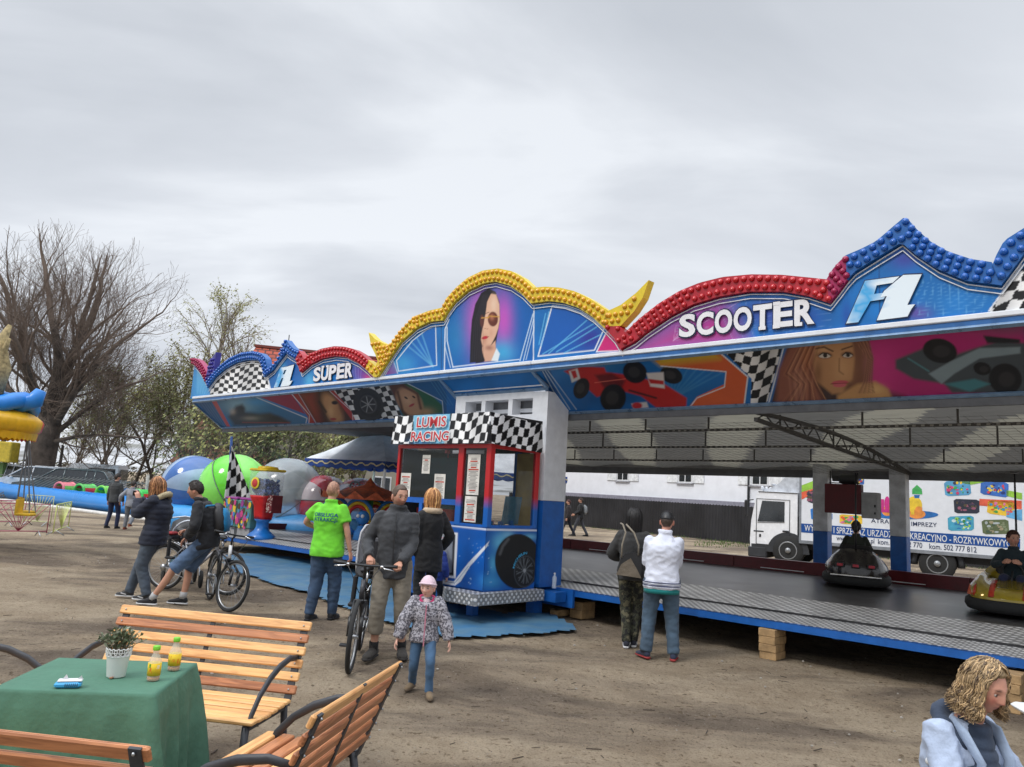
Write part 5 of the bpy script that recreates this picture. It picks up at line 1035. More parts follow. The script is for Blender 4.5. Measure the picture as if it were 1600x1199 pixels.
# woman in black behind
gp = G(662, 972)
m5 = person('woman with reddish-blonde hair and black coat with cream hood, by the ticket booth', gp, look_rz(-.55, .8), 1.74,
 J=dict(wrR=(.25, .1, .95)), top=dict(mat=cloth('black_coat', 24, 24, 27), g=.03, hem=.28, hemr=.19), bottom=dict(mat=cloth('black_trousers', 26, 27, 31)), shoes=dict(mat=SH_BLK, sole=SH_BLK),
 hair=dict(style='long', col=(188, 134, 84), col2=(140, 92, 56), length=.22, n=150, wave=.006, front=.055), female=1, skin=(212, 164, 142), head=dict(yaw=.25))
b = MB(); c = m5['neck']; b.tube([c+Vector((math.sin(t)*.10, -math.cos(t)*.085, -.005)) for t in np.linspace(0, 2*PI, 18, endpoint=False)], .042, 10, closed=True); b.build('cream_hood', cloth('cream_hood', 214, 190, 160), m5['root'])
gp = G(674, 962)
m6 = person('small child in a royal blue jacket standing by the ticket booth', gp, look_rz(.3, .9), 1.10,
 J=dict(pelvis=(0, 0, .56), waist=(0, 0, .65), chest=(0, 0, .75), neck=(0, -.01, .87), head=(0, .01, .975), shL=(-.11, 0, .845), shR=(.11, 0, .845), wrL=(-.16, .05, .54), wrR=(.16, .06, .54), hpL=(-.055, 0, .54), hpR=(.055, 0, .54), anL=(-.07, 0, .055), anR=(.07, .0, .055)),
 top=dict(mat=cloth('royal_blue', 28, 60, 150), g=.05, hem=.12, puff=.008, sp=.12, hemr=.20), bottom=dict(mat=cloth('dark_navy', 28, 32, 48)), shoes=dict(mat=SH_BLK, sole=SH_BLK), hair=dict(style='short', col=(92, 66, 46)), head=dict(scale=.80), skin=(212, 166, 144), voxel=.017)

# woman with handbag
def camo():
 m = bpy.data.materials.new('camouflage'); m.use_nodes = True; t = m.node_tree; b = t.nodes['Principled BSDF']; b.inputs['Roughness'].default_value = .9; tc = t.nodes.new('ShaderNodeTexCoord'); n = t.nodes.new('ShaderNodeTexNoise'); n.inputs['Scale'].default_value = 15; n.inputs['Detail'].default_value = 1.5; t.links.new(tc.outputs['Object'], n.inputs['Vector'])
 cr = t.nodes.new('ShaderNodeValToRGB'); cr.color_ramp.interpolation = 'CONSTANT'; e = cr.color_ramp.elements; e[0].color = (*rgb(30, 30, 28), 1); e[1].position = .46; e[1].color = (*rgb(64, 66, 52), 1); q = e.new(.53); q.color = (*rgb(48, 46, 38), 1); q = e.new(.60); q.color = (*rgb(100, 96, 76), 1); t.links.new(n.outputs[0], cr.inputs[0]); t.links.new(cr.outputs[0], b.inputs['Base Color']); return m
gp = G(983, 1012)
m7 = person('woman with long black hair, dark jacket and camouflage trousers watching the ride', gp, look_rz(.18, 1), 1.66,
 J=dict(anL=(-.035, -.05, .085), anR=(.05, .06, .085), wrL=(-.10, .24, 1.02), wrR=(.16, .22, 1.0), h_elL=(-1, -.5, -.3), h_elR=(1, -.5, -.3)), top=dict(mat=cloth('dark_jacket', 62, 62, 62), g=.036, hem=.10, hemr=.175), bottom=dict(mat=camo(), r=.98), shoes=dict(mat=cloth('shoe_navy', 44, 46, 60), sole=SOLE, sock=cloth('sock_grey', 150, 150, 154), tick=1),
 hair=dict(style='long', col=(20, 17, 17), length=.36, n=170, wave=.004, thick=1.15, swp=1.2), female=1, skin=(200, 156, 136), build=.98)
hb = thing('handbag', 'taupe and black shoulder bag hanging on the back of the dark-haired woman', 'handbag', tuple(Matrix.Translation(gp)@Matrix.Rotation(look_rz(.18, 1), 4, 'Z')@Vector((-.03, -.215, .88))), look_rz(.18, 1)-.0)
b = MB(); b.prism([(-.15, .0), (.14, -.02), (.15, .22), (.06, .27), (-.06, .25), (-.11, .18)], -.045, .045, lambda x, y, z: (x, z, y)); b.build('bag_body', BLACK, hb)
b = MB(); b.prism([(-.155, -.005), (.145, -.025), (.10, .06), (.01, .20), (-.10, .12)], -.055, -.047, lambda x, y, z: (x, z, y)); b.build('bag_panel', cloth('taupe_leather', 128, 116, 100, rough=.5), hb)
for x0, x1, sxx in ((-.10, .02, -.07), (.10, .12, .02)):
 b = MB(); b.tube([(x0, -.05, .20), ((x0+sxx)/2-.01, -.055, .36), (sxx+.01, -.05, .50), (sxx-.03, .02, .59), (sxx-.06, .12, .60)] if x0 < 0 else [(x0, -.05, .24), (.10, -.06, .36), (.04, -.05, .50), (-.06, .02, .595)], .011, 6); b.build('bag_strap', cloth('strap_taupe', 150, 140, 124), hb)

# man in white jacket
gp = G(1030, 1030)
m8 = person('man in white jacket, black cap and jeans watching with folded arms', gp, look_rz(.16, 1), 1.68,
 J=dict(anL=(-.155, -.03, .085), anR=(.155, -.03, .085), pelvis=(.0, .0, .91), head=(.04, .05, 1.545), neck=(.02, .02, 1.40), chest=(.01, .0, 1.21), shL=(-.150, .01, 1.31), shR=(.175, .01, 1.31), wrL=(.04, .24, 1.11), wrR=(-.04, .26, 1.07), h_elL=(-1, -.25, -1), h_elR=(1, -.25, -1)), build=1.12,
 top=dict(mat=cloth('white_jacket', 218, 222, 236, .95, vary=.04), g=.030, hem=.14, fold=.008, collar=1.3, hemr=.218), bottom=dict(mat=cloth('faded_denim', 76, 98, 118, vary=.3, vscale=4), r=1.08, cuff=.068), shoes=dict(mat=cloth('shoe_blue', 52, 60, 84), sole=R_('sole_red', 150, 50, 50)),
 hair=dict(style='buzz', col=(70, 56, 48), off=.005, hat=dict(kind='cap', mat=BLACK)), head=dict(pitch=-.1, yaw=-.12), skin=(196, 142, 122), feet=(-.5, .15))
b = MB(); r = m8
for k, (dz, mi) in enumerate(((-.05, 0), (-.068, 1), (-.086, 0), (-.104, 1))):
 c = r['pelvis']+Vector((0, 0, dz)); b.loft([(c+Vector((0, 0, q)), .216, .172, (1, 0, 0), (0, 1, 0)) for q in (-.005, .004)], 28, mi, p=2.25)
b.build('knit_hem', [cloth('stripe_navy', 60, 66, 110), cloth('stripe_white', 214, 216, 226)], r['root'])
b = MB(); b.loft([(r['pelvis']+Vector((0, 0, q)), .204, .160, (1, 0, 0), (0, 1, 0)) for q in (-.175, -.12)], 28, 0, p=2.25); b.build('shirt_hem', cloth('teal_shirt', 20, 140, 140), r['root'])

# far walkers
gp = G(905, 838)
person('distant man with a grey backpack striding left along the black fence', gp, look_rz(-1, .1), 1.78, J=dict(anL=(-.09, .30, .085), anR=(.09, -.36, .10), pelvis=(0, -.03, .93), wrL=(-.2, .25, 1.0), wrR=(.2, .3, 1.0)), top=dict(mat=cloth('black_coat', 0, 0, 0), g=.03), bottom=dict(mat=cloth('grey_trousers', 78, 80, 88)), shoes=dict(mat=SH_BLK, sole=SH_BLK), hair=dict(style='short', col=(60, 44, 36)), voxel=.02, group=None)
bp2 = thing('backpack', 'pale grey rucksack on the distant man by the black fence', 'backpack', (gp.x+.22, gp.y, 1.02)); b = MB(); b.loft([((0, 0, 0), .05, .11, (1, 0, 0), (0, 1, 0)), ((.02, 0, .12), .10, .15, (1, 0, 0), (0, 1, 0)), ((0, 0, .36), .09, .14, (1, 0, 0), (0, 1, 0)), ((-.04, 0, .45), .03, .08, (1, 0, 0), (0, 1, 0))], 14); b.build('pack_body', cloth('pack_grey', 150, 154, 158), bp2); b = MB(); b.loft([((.10, 0, .05), .04, .08, (1, 0, 0), (0, 1, 0)), ((.11, 0, .20), .04, .09, (1, 0, 0), (0, 1, 0))], 12); b.build('pack_pocket', BLACK, bp2)
gp = G(886, 838)
person('distant dark-haired walker all in black striding ahead of the man with the rucksack', gp, look_rz(-1, .05), 1.66, J=dict(anL=(-.09, .28, .085), anR=(.09, -.34, .10), pelvis=(0, -.03, .87)), top=dict(mat=cloth('maroon_black', 38, 28, 32), g=.03), bottom=dict(mat=cloth('dark_navy', 0, 0, 0)), shoes=dict(mat=SH_BLK, sole=SH_BLK), hair=dict(style='short', col=(66, 30, 30), off=.02), voxel=.02, female=1)
# boys by the pool
gp = G(173, 826)
person('boy in a dark grey sweater and navy trousers walking to the blue pool', gp, look_rz(.1, 1), 1.62, J=dict(anL=(-.13, -.05, .085), anR=(.13, .05, .085)), top=dict(mat=cloth('dark_sweater', 66, 68, 70), g=.02, name='sweater'), bottom=dict(mat=cloth('navy_trousers', 34, 42, 78)), shoes=dict(mat=SH_BLK, sole=SH_BLK), hair=dict(style='short', col=(44, 34, 30)), head=dict(yaw=-.5), voxel=.018)
gp = G(199, 828)
person('boy in a pale grey sweatshirt and grey joggers running beside the boy in navy trousers', gp, look_rz(-.1, 1), 1.44, J=dict(anL=(-.11, .05, .075), anR=(.12, -.22, .18), wrL=(-.32, .0, .80)), top=dict(mat=cloth('pale_sweatshirt', 158, 160, 168), g=.024, name='sweater'), bottom=dict(mat=cloth('grey_joggers', 136, 138, 144), r=1.05), shoes=dict(mat=cloth('shoe_orange', 150, 90, 50), sole=R_('sole_red', 0, 0, 0)), hair=dict(style='short', col=(50, 40, 34)), voxel=.018)
# ------------------------------------------------------------------ ticket booth
def ride_pt(u, v, z): return RO+AU*u+AV*v+Vector((0, 0, z))
BU0, BU1, BV0, BV1 = -5.40, -3.36, -1.48, -.42
booth = thing('ticket_booth', 'blue and red ticket booth with chequered awning, glass windows and painted tyre', 'ticket booth', ride_pt(BU1, BV0, 0), 0)
booth.rotation_euler = (0, -math.atan(TILT), ANG); booth.location.z = TILT*BU1
BW, BD = BU1-BU0, BV1-BV0       # local: x from -BW..0, y 0..BD
B_RED = R_('booth_red', 190, 30, 34, rough=.35, vary=.1); B_BLUE = R_('booth_blue', 20, 96, 186, rough=.35, vary=.15)
b = MB(); b.b2(-BW, 0, .012, BD, .44, 1.30); b.build('booth_body', B_BLUE, booth)
def fade_mat(name, c0, c1, z0, z1):
 m = bpy.data.materials.new(name); m.use_nodes = True; t = m.node_tree; q = t.nodes['Principled BSDF']; q.inputs['Roughness'].default_value = .35; tc = t.nodes.new('ShaderNodeTexCoord'); sp = t.nodes.new('ShaderNodeSeparateXYZ'); t.links.new(tc.outputs['Object'], sp.inputs[0]); r = t.nodes.new('ShaderNodeMapRange'); r.inputs[1].default_value = z0; r.inputs[2].default_value = z1; t.links.new(sp.outputs[2], r.inputs[0]); mx = t.nodes.new('ShaderNodeMixRGB'); mx.inputs[1].default_value = (*c0, 1); mx.inputs[2].default_value = (*c1, 1); t.links.new(r.outputs[0], mx.inputs[0]); t.links.new(mx.outputs[0], q.inputs['Base Color']); return m
B_FADE = fade_mat('booth_blue_to_red', rgb(18, 96, 180), rgb(190, 28, 34), 1.56, 1.74)
for x0, x1, y0, y1 in ((-BW, -BW+.06, 0, .07), (-BW+.80*BW-.0-.06-.0, -.36, 0, .0), (0, 0, 0, 0)):
 pass
post = [(-BW, .0, .055, .07), (-.66, .0, .11, .06), (-.09, .0, .09, .09), (-.065, BD-.09, .065, .09), (-BW, BD-.07, .06, .07)]
for x, y, dx, dy in post:
 b = MB(); b.b2(x, x+dx, y, y+dy, 1.302, 2.46, 0, .006); b.build('booth_post', B_FADE, booth)
b = MB(); b.b2(-BW-.002, .002, -.002, .05, 2.40, 2.455, 0); b.b2(-.05, .003, .05, BD, 2.40, 2.455, 0); b.b2(-BW+.0, .0, .05, BD, 2.458, 2.50, 1); b.build('booth_roof', [B_RED, R_('booth_roof_grey', 130, 132, 136)], booth)
b = MB(); b.b2(-BW+.05, -.66, .004, .05, 1.302, 1.345); b.b2(-BW+.05, -.66, .004, .05, 1.58, 1.66); b.b2(-.55, -.09, .004, .05, 1.302, 1.34); b.b2(-1.45, -1.38, .004, .05, 1.345, 1.58); b.b2(-.045, -.004, .09, BD-.09, 1.302, 1.34); b.build('window_rail', B_BLUE, booth)
GL = mat('booth_glass', (.03, .04, .04), rough=.03, vary=0, trans=0, alpha=.25, spec=.8)
for x0, x1, z0, z1 in ((-BW+.05, -.66, 1.66, 2.40), (-1.38, -.66, 1.345, 1.58), (-.55, -.09, 1.34, 2.40)):
 b = MB(); b.b2(x0, x1, .024, .030, z0, z1); b.build('window_pane', GL, booth)
b = MB(); b.b2(-.028, -.022, .09, BD-.09, 1.34, 2.40); b.build('window_pane', GL, booth)
b = MB(); b.b2(-BW+.06, -BW+.075, .07, BD-.07, 1.302, 2.40, 1); b.b2(-BW+.08, -.95, BD-.05, BD-.03, 1.302, 2.40, 1); b.b2(-.42, -.07, BD-.05, BD-.03, 1.302, 2.40, 0); b.b2(-BW+.08, -.1, .1, BD-.1, 1.302, 1.32, 1); b.b2(-1.9, -1.0, .35, .75, 1.32, 1.5, 2); b.b2(-BW+.1, -1.3, .6, .62, 1.5, 2.3, 3)
b.build('booth_interior', [R_('panel_yellow', 178, 156, 92), R_('inner_dark', 58, 62, 66), R_('till_red', 150, 40, 44), R_('inner_green', 40, 84, 92)], booth)
# goods on the inner counter
rnd = random.Random(4)
b = MB()
for k in range(9): b.box((-.06-.05*(k % 3)-.05, .16+k*.075, 1.36), (.05, .05, rnd.uniform(.05, .10)), k % 3)
b.box((-.12, .62, 1.55), (.02, .34, .40), 1, Matrix.Rotation(.15, 3, 'Y')); b.build('counter_goods', [R_('goods_blue', 60, 110, 165), R_('goods_teal', 90, 140, 160), R_('goods_pink', 200, 150, 160)], booth)
# posters
def poster(x0, x1, z0, z1, y, seed, side=False):
 rnd = random.Random(seed); b = MB()
 f = (lambda a, c, d: (-a_off(d), a, c)) if side else (lambda a, c, d: (a, y-d, c))
 b.add([f(x0, z0, 0), f(x1, z0, 0), f(x1, z1, 0), f(x0, z1, 0)], [(0, 1, 2, 3)], 0)
 z = z1-.05; w = x1-x0
 while z > z0+.03:
  head = rnd.random() < .22; h = .018 if head else .007; l = rnd.uniform(.4, .85)*w; c = (x0+x1)/2; mi = 1 if head else 2
  b.add([f(c-l/2, z-h, .002), f(c+l/2, z-h, .002), f(c+l/2, z, .002), f(c-l/2, z, .002)], [(0, 1, 2, 3)], mi); z -= h+.012
 b.build('poster', [R_('paper_white', 226, 222, 214, rough=.6), R_('ink_red', 196, 70, 50), R_('ink_grey', 120, 116, 116)], booth)
for a in ((-BW+.10, -BW+.34, 1.62, 2.02, .018, 1), (-1.46, -1.28, 2.02, 2.30, .018, 2), (-1.16, -.92, 1.64, 2.02, .018, 3), (-.47, -.22, 1.74, 2.31, .018, 4), (-.48, -.24, 1.36, 1.72, .018, 5)): poster(*a)
# awning with chequered print: art grids, drooping a little
def booth_world(P):
 return ride_world(np.asarray(P, float)+np.array([BU1, BV0, TILT*BU1*0])+0)+np.array([0, 0, 1.])*(TILT*(np.asarray(P, float)[:, :1]+BU1))
def booth_art(name, pts, nx, ny, fn, paint, base=(235, 235, 235)):
 V = [fn(i/nx, j/ny) for j in range(ny+1) for i in range(nx+1)]; F = [(j*(nx+1)+i, j*(nx+1)+i+1, (j+1)*(nx+1)+i+1, (j+1)*(nx+1)+i) for j in range(ny) for i in range(nx)]
 me = bpy.data.meshes.new(name); me.from_pydata([tuple(v) for v in V], [], F); me.materials.append(ART); o = bpy.data.objects.new(name, me); COL.objects.link(o); o.parent = booth
 me.polygons.foreach_set('use_smooth', [True]*len(F)); cv = Canvas(booth_world(np.array(V)), base); paint(cv, V); setcol(me, cv.c); return o
def c7(x, y): return 600+x/3.33, 620+y/3.33
def paint_awn(cv, V):
 ck = [(600, 630), (900, 630), (900, 720), (600, 720)]
 a = np.array(V); s = np.where(a[:, 1] < .001, a[:, 0], a[:, 0]+a[:, 1]) if False else None
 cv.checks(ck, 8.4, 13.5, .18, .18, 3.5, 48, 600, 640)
 P = [c7(*p) for p in [(160, 95), (350, 88), (345, 170), (318, 246), (160, 246)]]; cv.poly(P, (120, 185, 215), 2); cv.glow(*c7(250, 130), 16, 8, (215, 225, 235), .8); cv.glow(*c7(200, 235), 20, 8, (40, 120, 180), .8)
def awn(t, q, side):
 L = BW+.06 if not side else BD+.05; w_ = .012*math.sin(t*14+q*2)
 if not side: return Vector((-BW-.05+t*L, -.05-.05*q+w_*.6-.02, 2.90-.44*q))
 return Vector((.012+.05*q+w_*.6+.0, -.07+t*L, 2.90-.44*q-.05*t))
booth_art('awning', None, 150, 40, lambda t, q: awn(t, 1-q, False), paint_awn)
booth_art('awning', None, 90, 40, lambda t, q: awn(t, 1-q, True), paint_awn)
b = MB(); b.b2(-BW-.05, .01, -.06, -.03, 2.86, 2.862); b.b2(-.01, .01, -.03, BD, 2.84, 2.89); b.build('awning_rail', BLACK, booth)
b = MB(); RL = R_('sign_red', 200, 44, 52, rough=.4)
for k, (wd, z, sc) in enumerate((('LUMIS', 2.775, .20), ('RACING', 2.56, .185))):
 for lay, (mi, of) in enumerate(((0, .016), (1, .002))):
  text(b, wd, lambda x, y, zz: (-1.17+x*1.25, -.112-.004*lay-.11*(2.9-z-y)*.5, z+y*1.05), sc, mi, off=of)
b.build('lettering', [WHITE, RL], booth)
# painted body panels
def paint_body(cv, V):
 cv.mott(.3, 18); cv.glow(*c7(450, 800), 40, 30, (16, 104, 196), .6); cv.glow(*c7(560, 960), 20, 14, (70, 160, 215), .7); cv.glow(*c7(610, 760), 16, 18, (110, 195, 225), .8); cv.glow(*c7(570, 870), 8, 18, (90, 180, 220), .8); cv.glow(*c7(760, 730), 14, 6, (120, 195, 225), .8); cv.glow(*c7(650, 720), 12, 8, (140, 205, 230), .6)
 rnd = random.Random(2)
 for k in range(26): x, y = c7(rnd.uniform(390, 560), rnd.uniform(700, 980)); cv.ell(x, y, .9, .9, (170, 205, 230), .8, rnd.uniform(.3, .9))
 cv.line([c7(180, 655), c7(540, 692), c7(800, 697)], 2.2, (225, 230, 240))
 # framed screen shape
 cv.poly([c7(*p) for p in [(190, 690), (387, 708), (374, 945), (190, 925)]], (225, 228, 234)); cv.poly([c7(*p) for p in [(195, 705), (375, 720), (362, 932), (195, 912)]], (26, 28, 34)); cv.poly([c7(*p) for p in [(198, 715), (362, 728), (352, 918), (198, 900)]], (120, 128, 140)); cv.glow(*c7(300, 810), 13, 32, (214, 218, 226), .95)
 for k in range(6): cv.poly([c7(225, 728+k*13), c7(330-k*16, 737+k*12), c7(225, 736+k*13)], (200, 44, 60))
 cv.poly([c7(*p) for p in [(190, 940), (365, 962), (440, 865), (552, 750), (540, 780), (450, 882), (400, 962), (372, 982), (190, 962)]], (225, 230, 238)); cv.line([c7(210, 950), c7(370, 970), c7(440, 885)], .8, (60, 100, 160), .8)
 cv.line([c7(232, 690), c7(290, 690), c7(320, 672)], 2, (225, 230, 240))
 # tyre
 cv.ell(*c7(700, 858), 36, 43, (20, 20, 22), .03); cv.ell(*c7(690, 850), 33, 40, (38, 38, 40), .1, .5); cv.ell(*c7(700, 858), 32, 40, (22, 22, 24), .04)
 cv.ell(*c7(735, 910), 17, 25, (64, 70, 78), .04, 1, .12); cv.ell(*c7(735, 910), 15.6, 23.4, (24, 24, 27), .05, 1, .12)
 for k in range(11):
  a = k*2*PI/11; x, y = c7(733, 905); cv.line([(x+3*math.cos(a), y+4*math.sin(a)), (x+13.5*math.cos(a), y+20.5*math.sin(a))], 1.3, (98, 104, 110), .95); cv.line([(x+8*math.cos(a), y+12*math.sin(a)), (x+13*math.cos(a+.22), y+20*math.sin(a+.22))], 1.0, (98, 104, 110), .9)
 cv.ell(*c7(733, 905), 2.4, 3, (150, 155, 160), .2)
 for k in range(7): a = -2.6+k*.1; 
 cv.line([c7(606, 820), c7(620, 780), c7(650, 742)], 3, (150, 152, 156), .35, 4)
booth_art('body_panel', None, 140, 60, lambda t, q: Vector((-BW*(1-t), -.006, .46+.84*q)), paint_body, (14, 84, 168))
booth_art('body_panel', None, 90, 60, lambda t, q: Vector((.006, -.006+(BD)*t, .46+.84*q)), paint_body, (14, 84, 168))
# tyre brand lettering, bent round the painted tyre on the side panel
b = MB(); V, F = text_mesh('MICHELIN', .10, off=.003); W = []
cy, cz = (BD*.57), .80
def booth_plane(px, py):    # survey pixel -> booth side plane (y, z)
 lo, hi = -3.0, 1.0; d = ray(px, py); n = Vector((AU.x, AU.y, 0)); o = ride_pt(BU1, 0, 0); t = (o-Vector((0, 0, CAM_H))).dot(n)/d.dot(n); p = Vector((0, 0, CAM_H))+d*t; return (p-o).dot(AV)-BV0, p.z-TILT*BU1
cy, cz = booth_plane(*c7(735, 908)); ty, tz = booth_plane(*c7(672, 880)); rr = math.hypot(ty-cy, tz-cz)
ey = abs(booth_plane(*c7(790, 905))[0]-booth_plane(*c7(680, 905))[0])/2; ez = abs(booth_plane(*c7(735, 826))[1]-booth_plane(*c7(735, 990))[1])/2
for x, y, z in V:
 a = math.radians(128)-x/.31*1.02; r = 1.14+y*2.1; W.append((.0105, cy+math.cos(a)*ey*r, cz+math.sin(a)*ez*r))
b.add(W, F, 0); b.build('lettering', R_('tyre_letter_blue', 70, 170, 215), booth)
b = MB(); b.b2(-BW+.1, -.02, .02, BD, .26, .438); b.build('booth_base', P_BLUE, booth)
# tread around the booth
b = MB(); S_ = [(-.62, -.10), (-.42, -.34), (.02, -.34), (.26, -.10), (.26, BD+.02), (.0, BD+.02)]
S_ = [(-.75, -.05), (-.40, -.30), (.12, -.30), (.16, -.26), (.16, BD+.05), (0.01, BD+.05), (0.01, -.02)]
b.prism(S_, .295, .445, lambda x, y, z: (x, y, z)); o = b.build('booth_step', TREAD, booth); uvbox(o, 1.7)
for x in (-BW+.2, -.5): b = MB(); b.b2(x, x+.12, .2, .32, -.02, .26); b.build('booth_leg', P_BLUE, booth)
bt = thing('water_bottle', 'small clear water bottle standing on the blue ledge by the column foot', 'bottle', ride_pt(-3.20, -.16, .455+TILT*-3.2), 0)
b = MB(); b.lathe([(.0, 0), (.033, 0), (.034, .02), (.031, .07), (.034, .12), (.030, .16), (.013, .19), (.013, .20)], n=14); b.build('bottle_body', mat('clear_plastic', (.75, .82, .88), rough=.08, alpha=.45, vary=0, spec=.9), bt); b = MB(); b.lathe([(.015, .20), (.015, .222), (0, .222)], n=12); b.build('bottle_cap', WHITE, bt)
b = MB(); 
# timber packing under the platform
WOODP = R_('raw_timber', 186, 152, 108, .8, rough=.8, vary=.22, vscale=9, bump=.3)
def blocks(px, py, n, label, w_=.22, rz=ANG, h=.08, v=None):
 p = G(px, py); t = thing('timber_stack', label, 'timber blocks', p, rz)
 rnd = random.Random(px)
 for k in range(n):
  b = MB(); b.box((rnd.uniform(-.01, .01), .1+rnd.uniform(-.01, .01), h*(k+.5)), (w_*rnd.uniform(.9, 1.08), .30, h-.003), 0, Matrix.Rotation(rnd.uniform(-.08, .08), 3, 'Z'), bev=.004); b.build('timber_block', WOODP, t)
blocks(1200, 1030, 4, 'stack of four pale timber blocks propping the right side of the ride', h=.088)
blocks(902, 966, 2, 'round-cornered low timber stack under the ride by the booth', .24, h=.12)
blocks(868, 963, 1, 'single pale timber offcut at the edge of the blue tarpaulin', .12, h=.09)
blocks(1575, 1112, 4, 'timber stack half hidden behind the seated woman', h=.088)
# blue tarpaulin
tp = [(345, 868), (352, 885), (372, 897), (420, 912), (480, 929), (560, 960), (640, 985), (700, 999), (790, 996), (905, 988), (880, 972), (850, 958), (790, 962), (700, 945), (600, 905), (500, 880), (420, 868)]
b = MB(); P = [G(*p) for p in tp]; xs = [p.x for p in P]; ys = [p.y for p in P]; st = .09; X = np.arange(min(xs), max(xs)+st, st); Y = np.arange(min(ys), max(ys)+st, st); V = []
for y in Y:
 for x in X: q = Vector((x, y, 0)); V.append((x, y, .030+.030*noise.noise(q*.9)+.024*noise.noise(q*2.7)+.010*abs(noise.noise(Vector((x*1.6+y*.9, y*3.1-x, 4))))+.012*abs(noise.noise(Vector((x*4, y*1.2, 9))))))
def inp(x, y):
 ins = False
 for i in range(len(P)):
  a, c = P[i], P[(i+1) % len(P)]
  if (a.y > y) != (c.y > y) and x < (c.x-a.x)*(y-a.y)/(c.y-a.y)+a.x: ins = not ins
 return ins
nx = len(X); F = [(j*nx+i, j*nx+i+1, (j+1)*nx+i+1, (j+1)*nx+i) for j in range(len(Y)-1) for i in range(nx-1) if inp(X[i]+st/2, Y[j]+st/2)]
b.add(V, F, 0, True); o = b.build('tarpaulin', R_('tarp_blue', 62, 118, 162, .85, rough=.45, vary=.35, vscale=2.2, col2=rgb(96, 128, 146), bump=.25, bscale=7)); tag(o, 'crumpled blue plastic tarpaulin spread on the sand under the booth', 'tarpaulin')
bpy.context.view_layer.update()

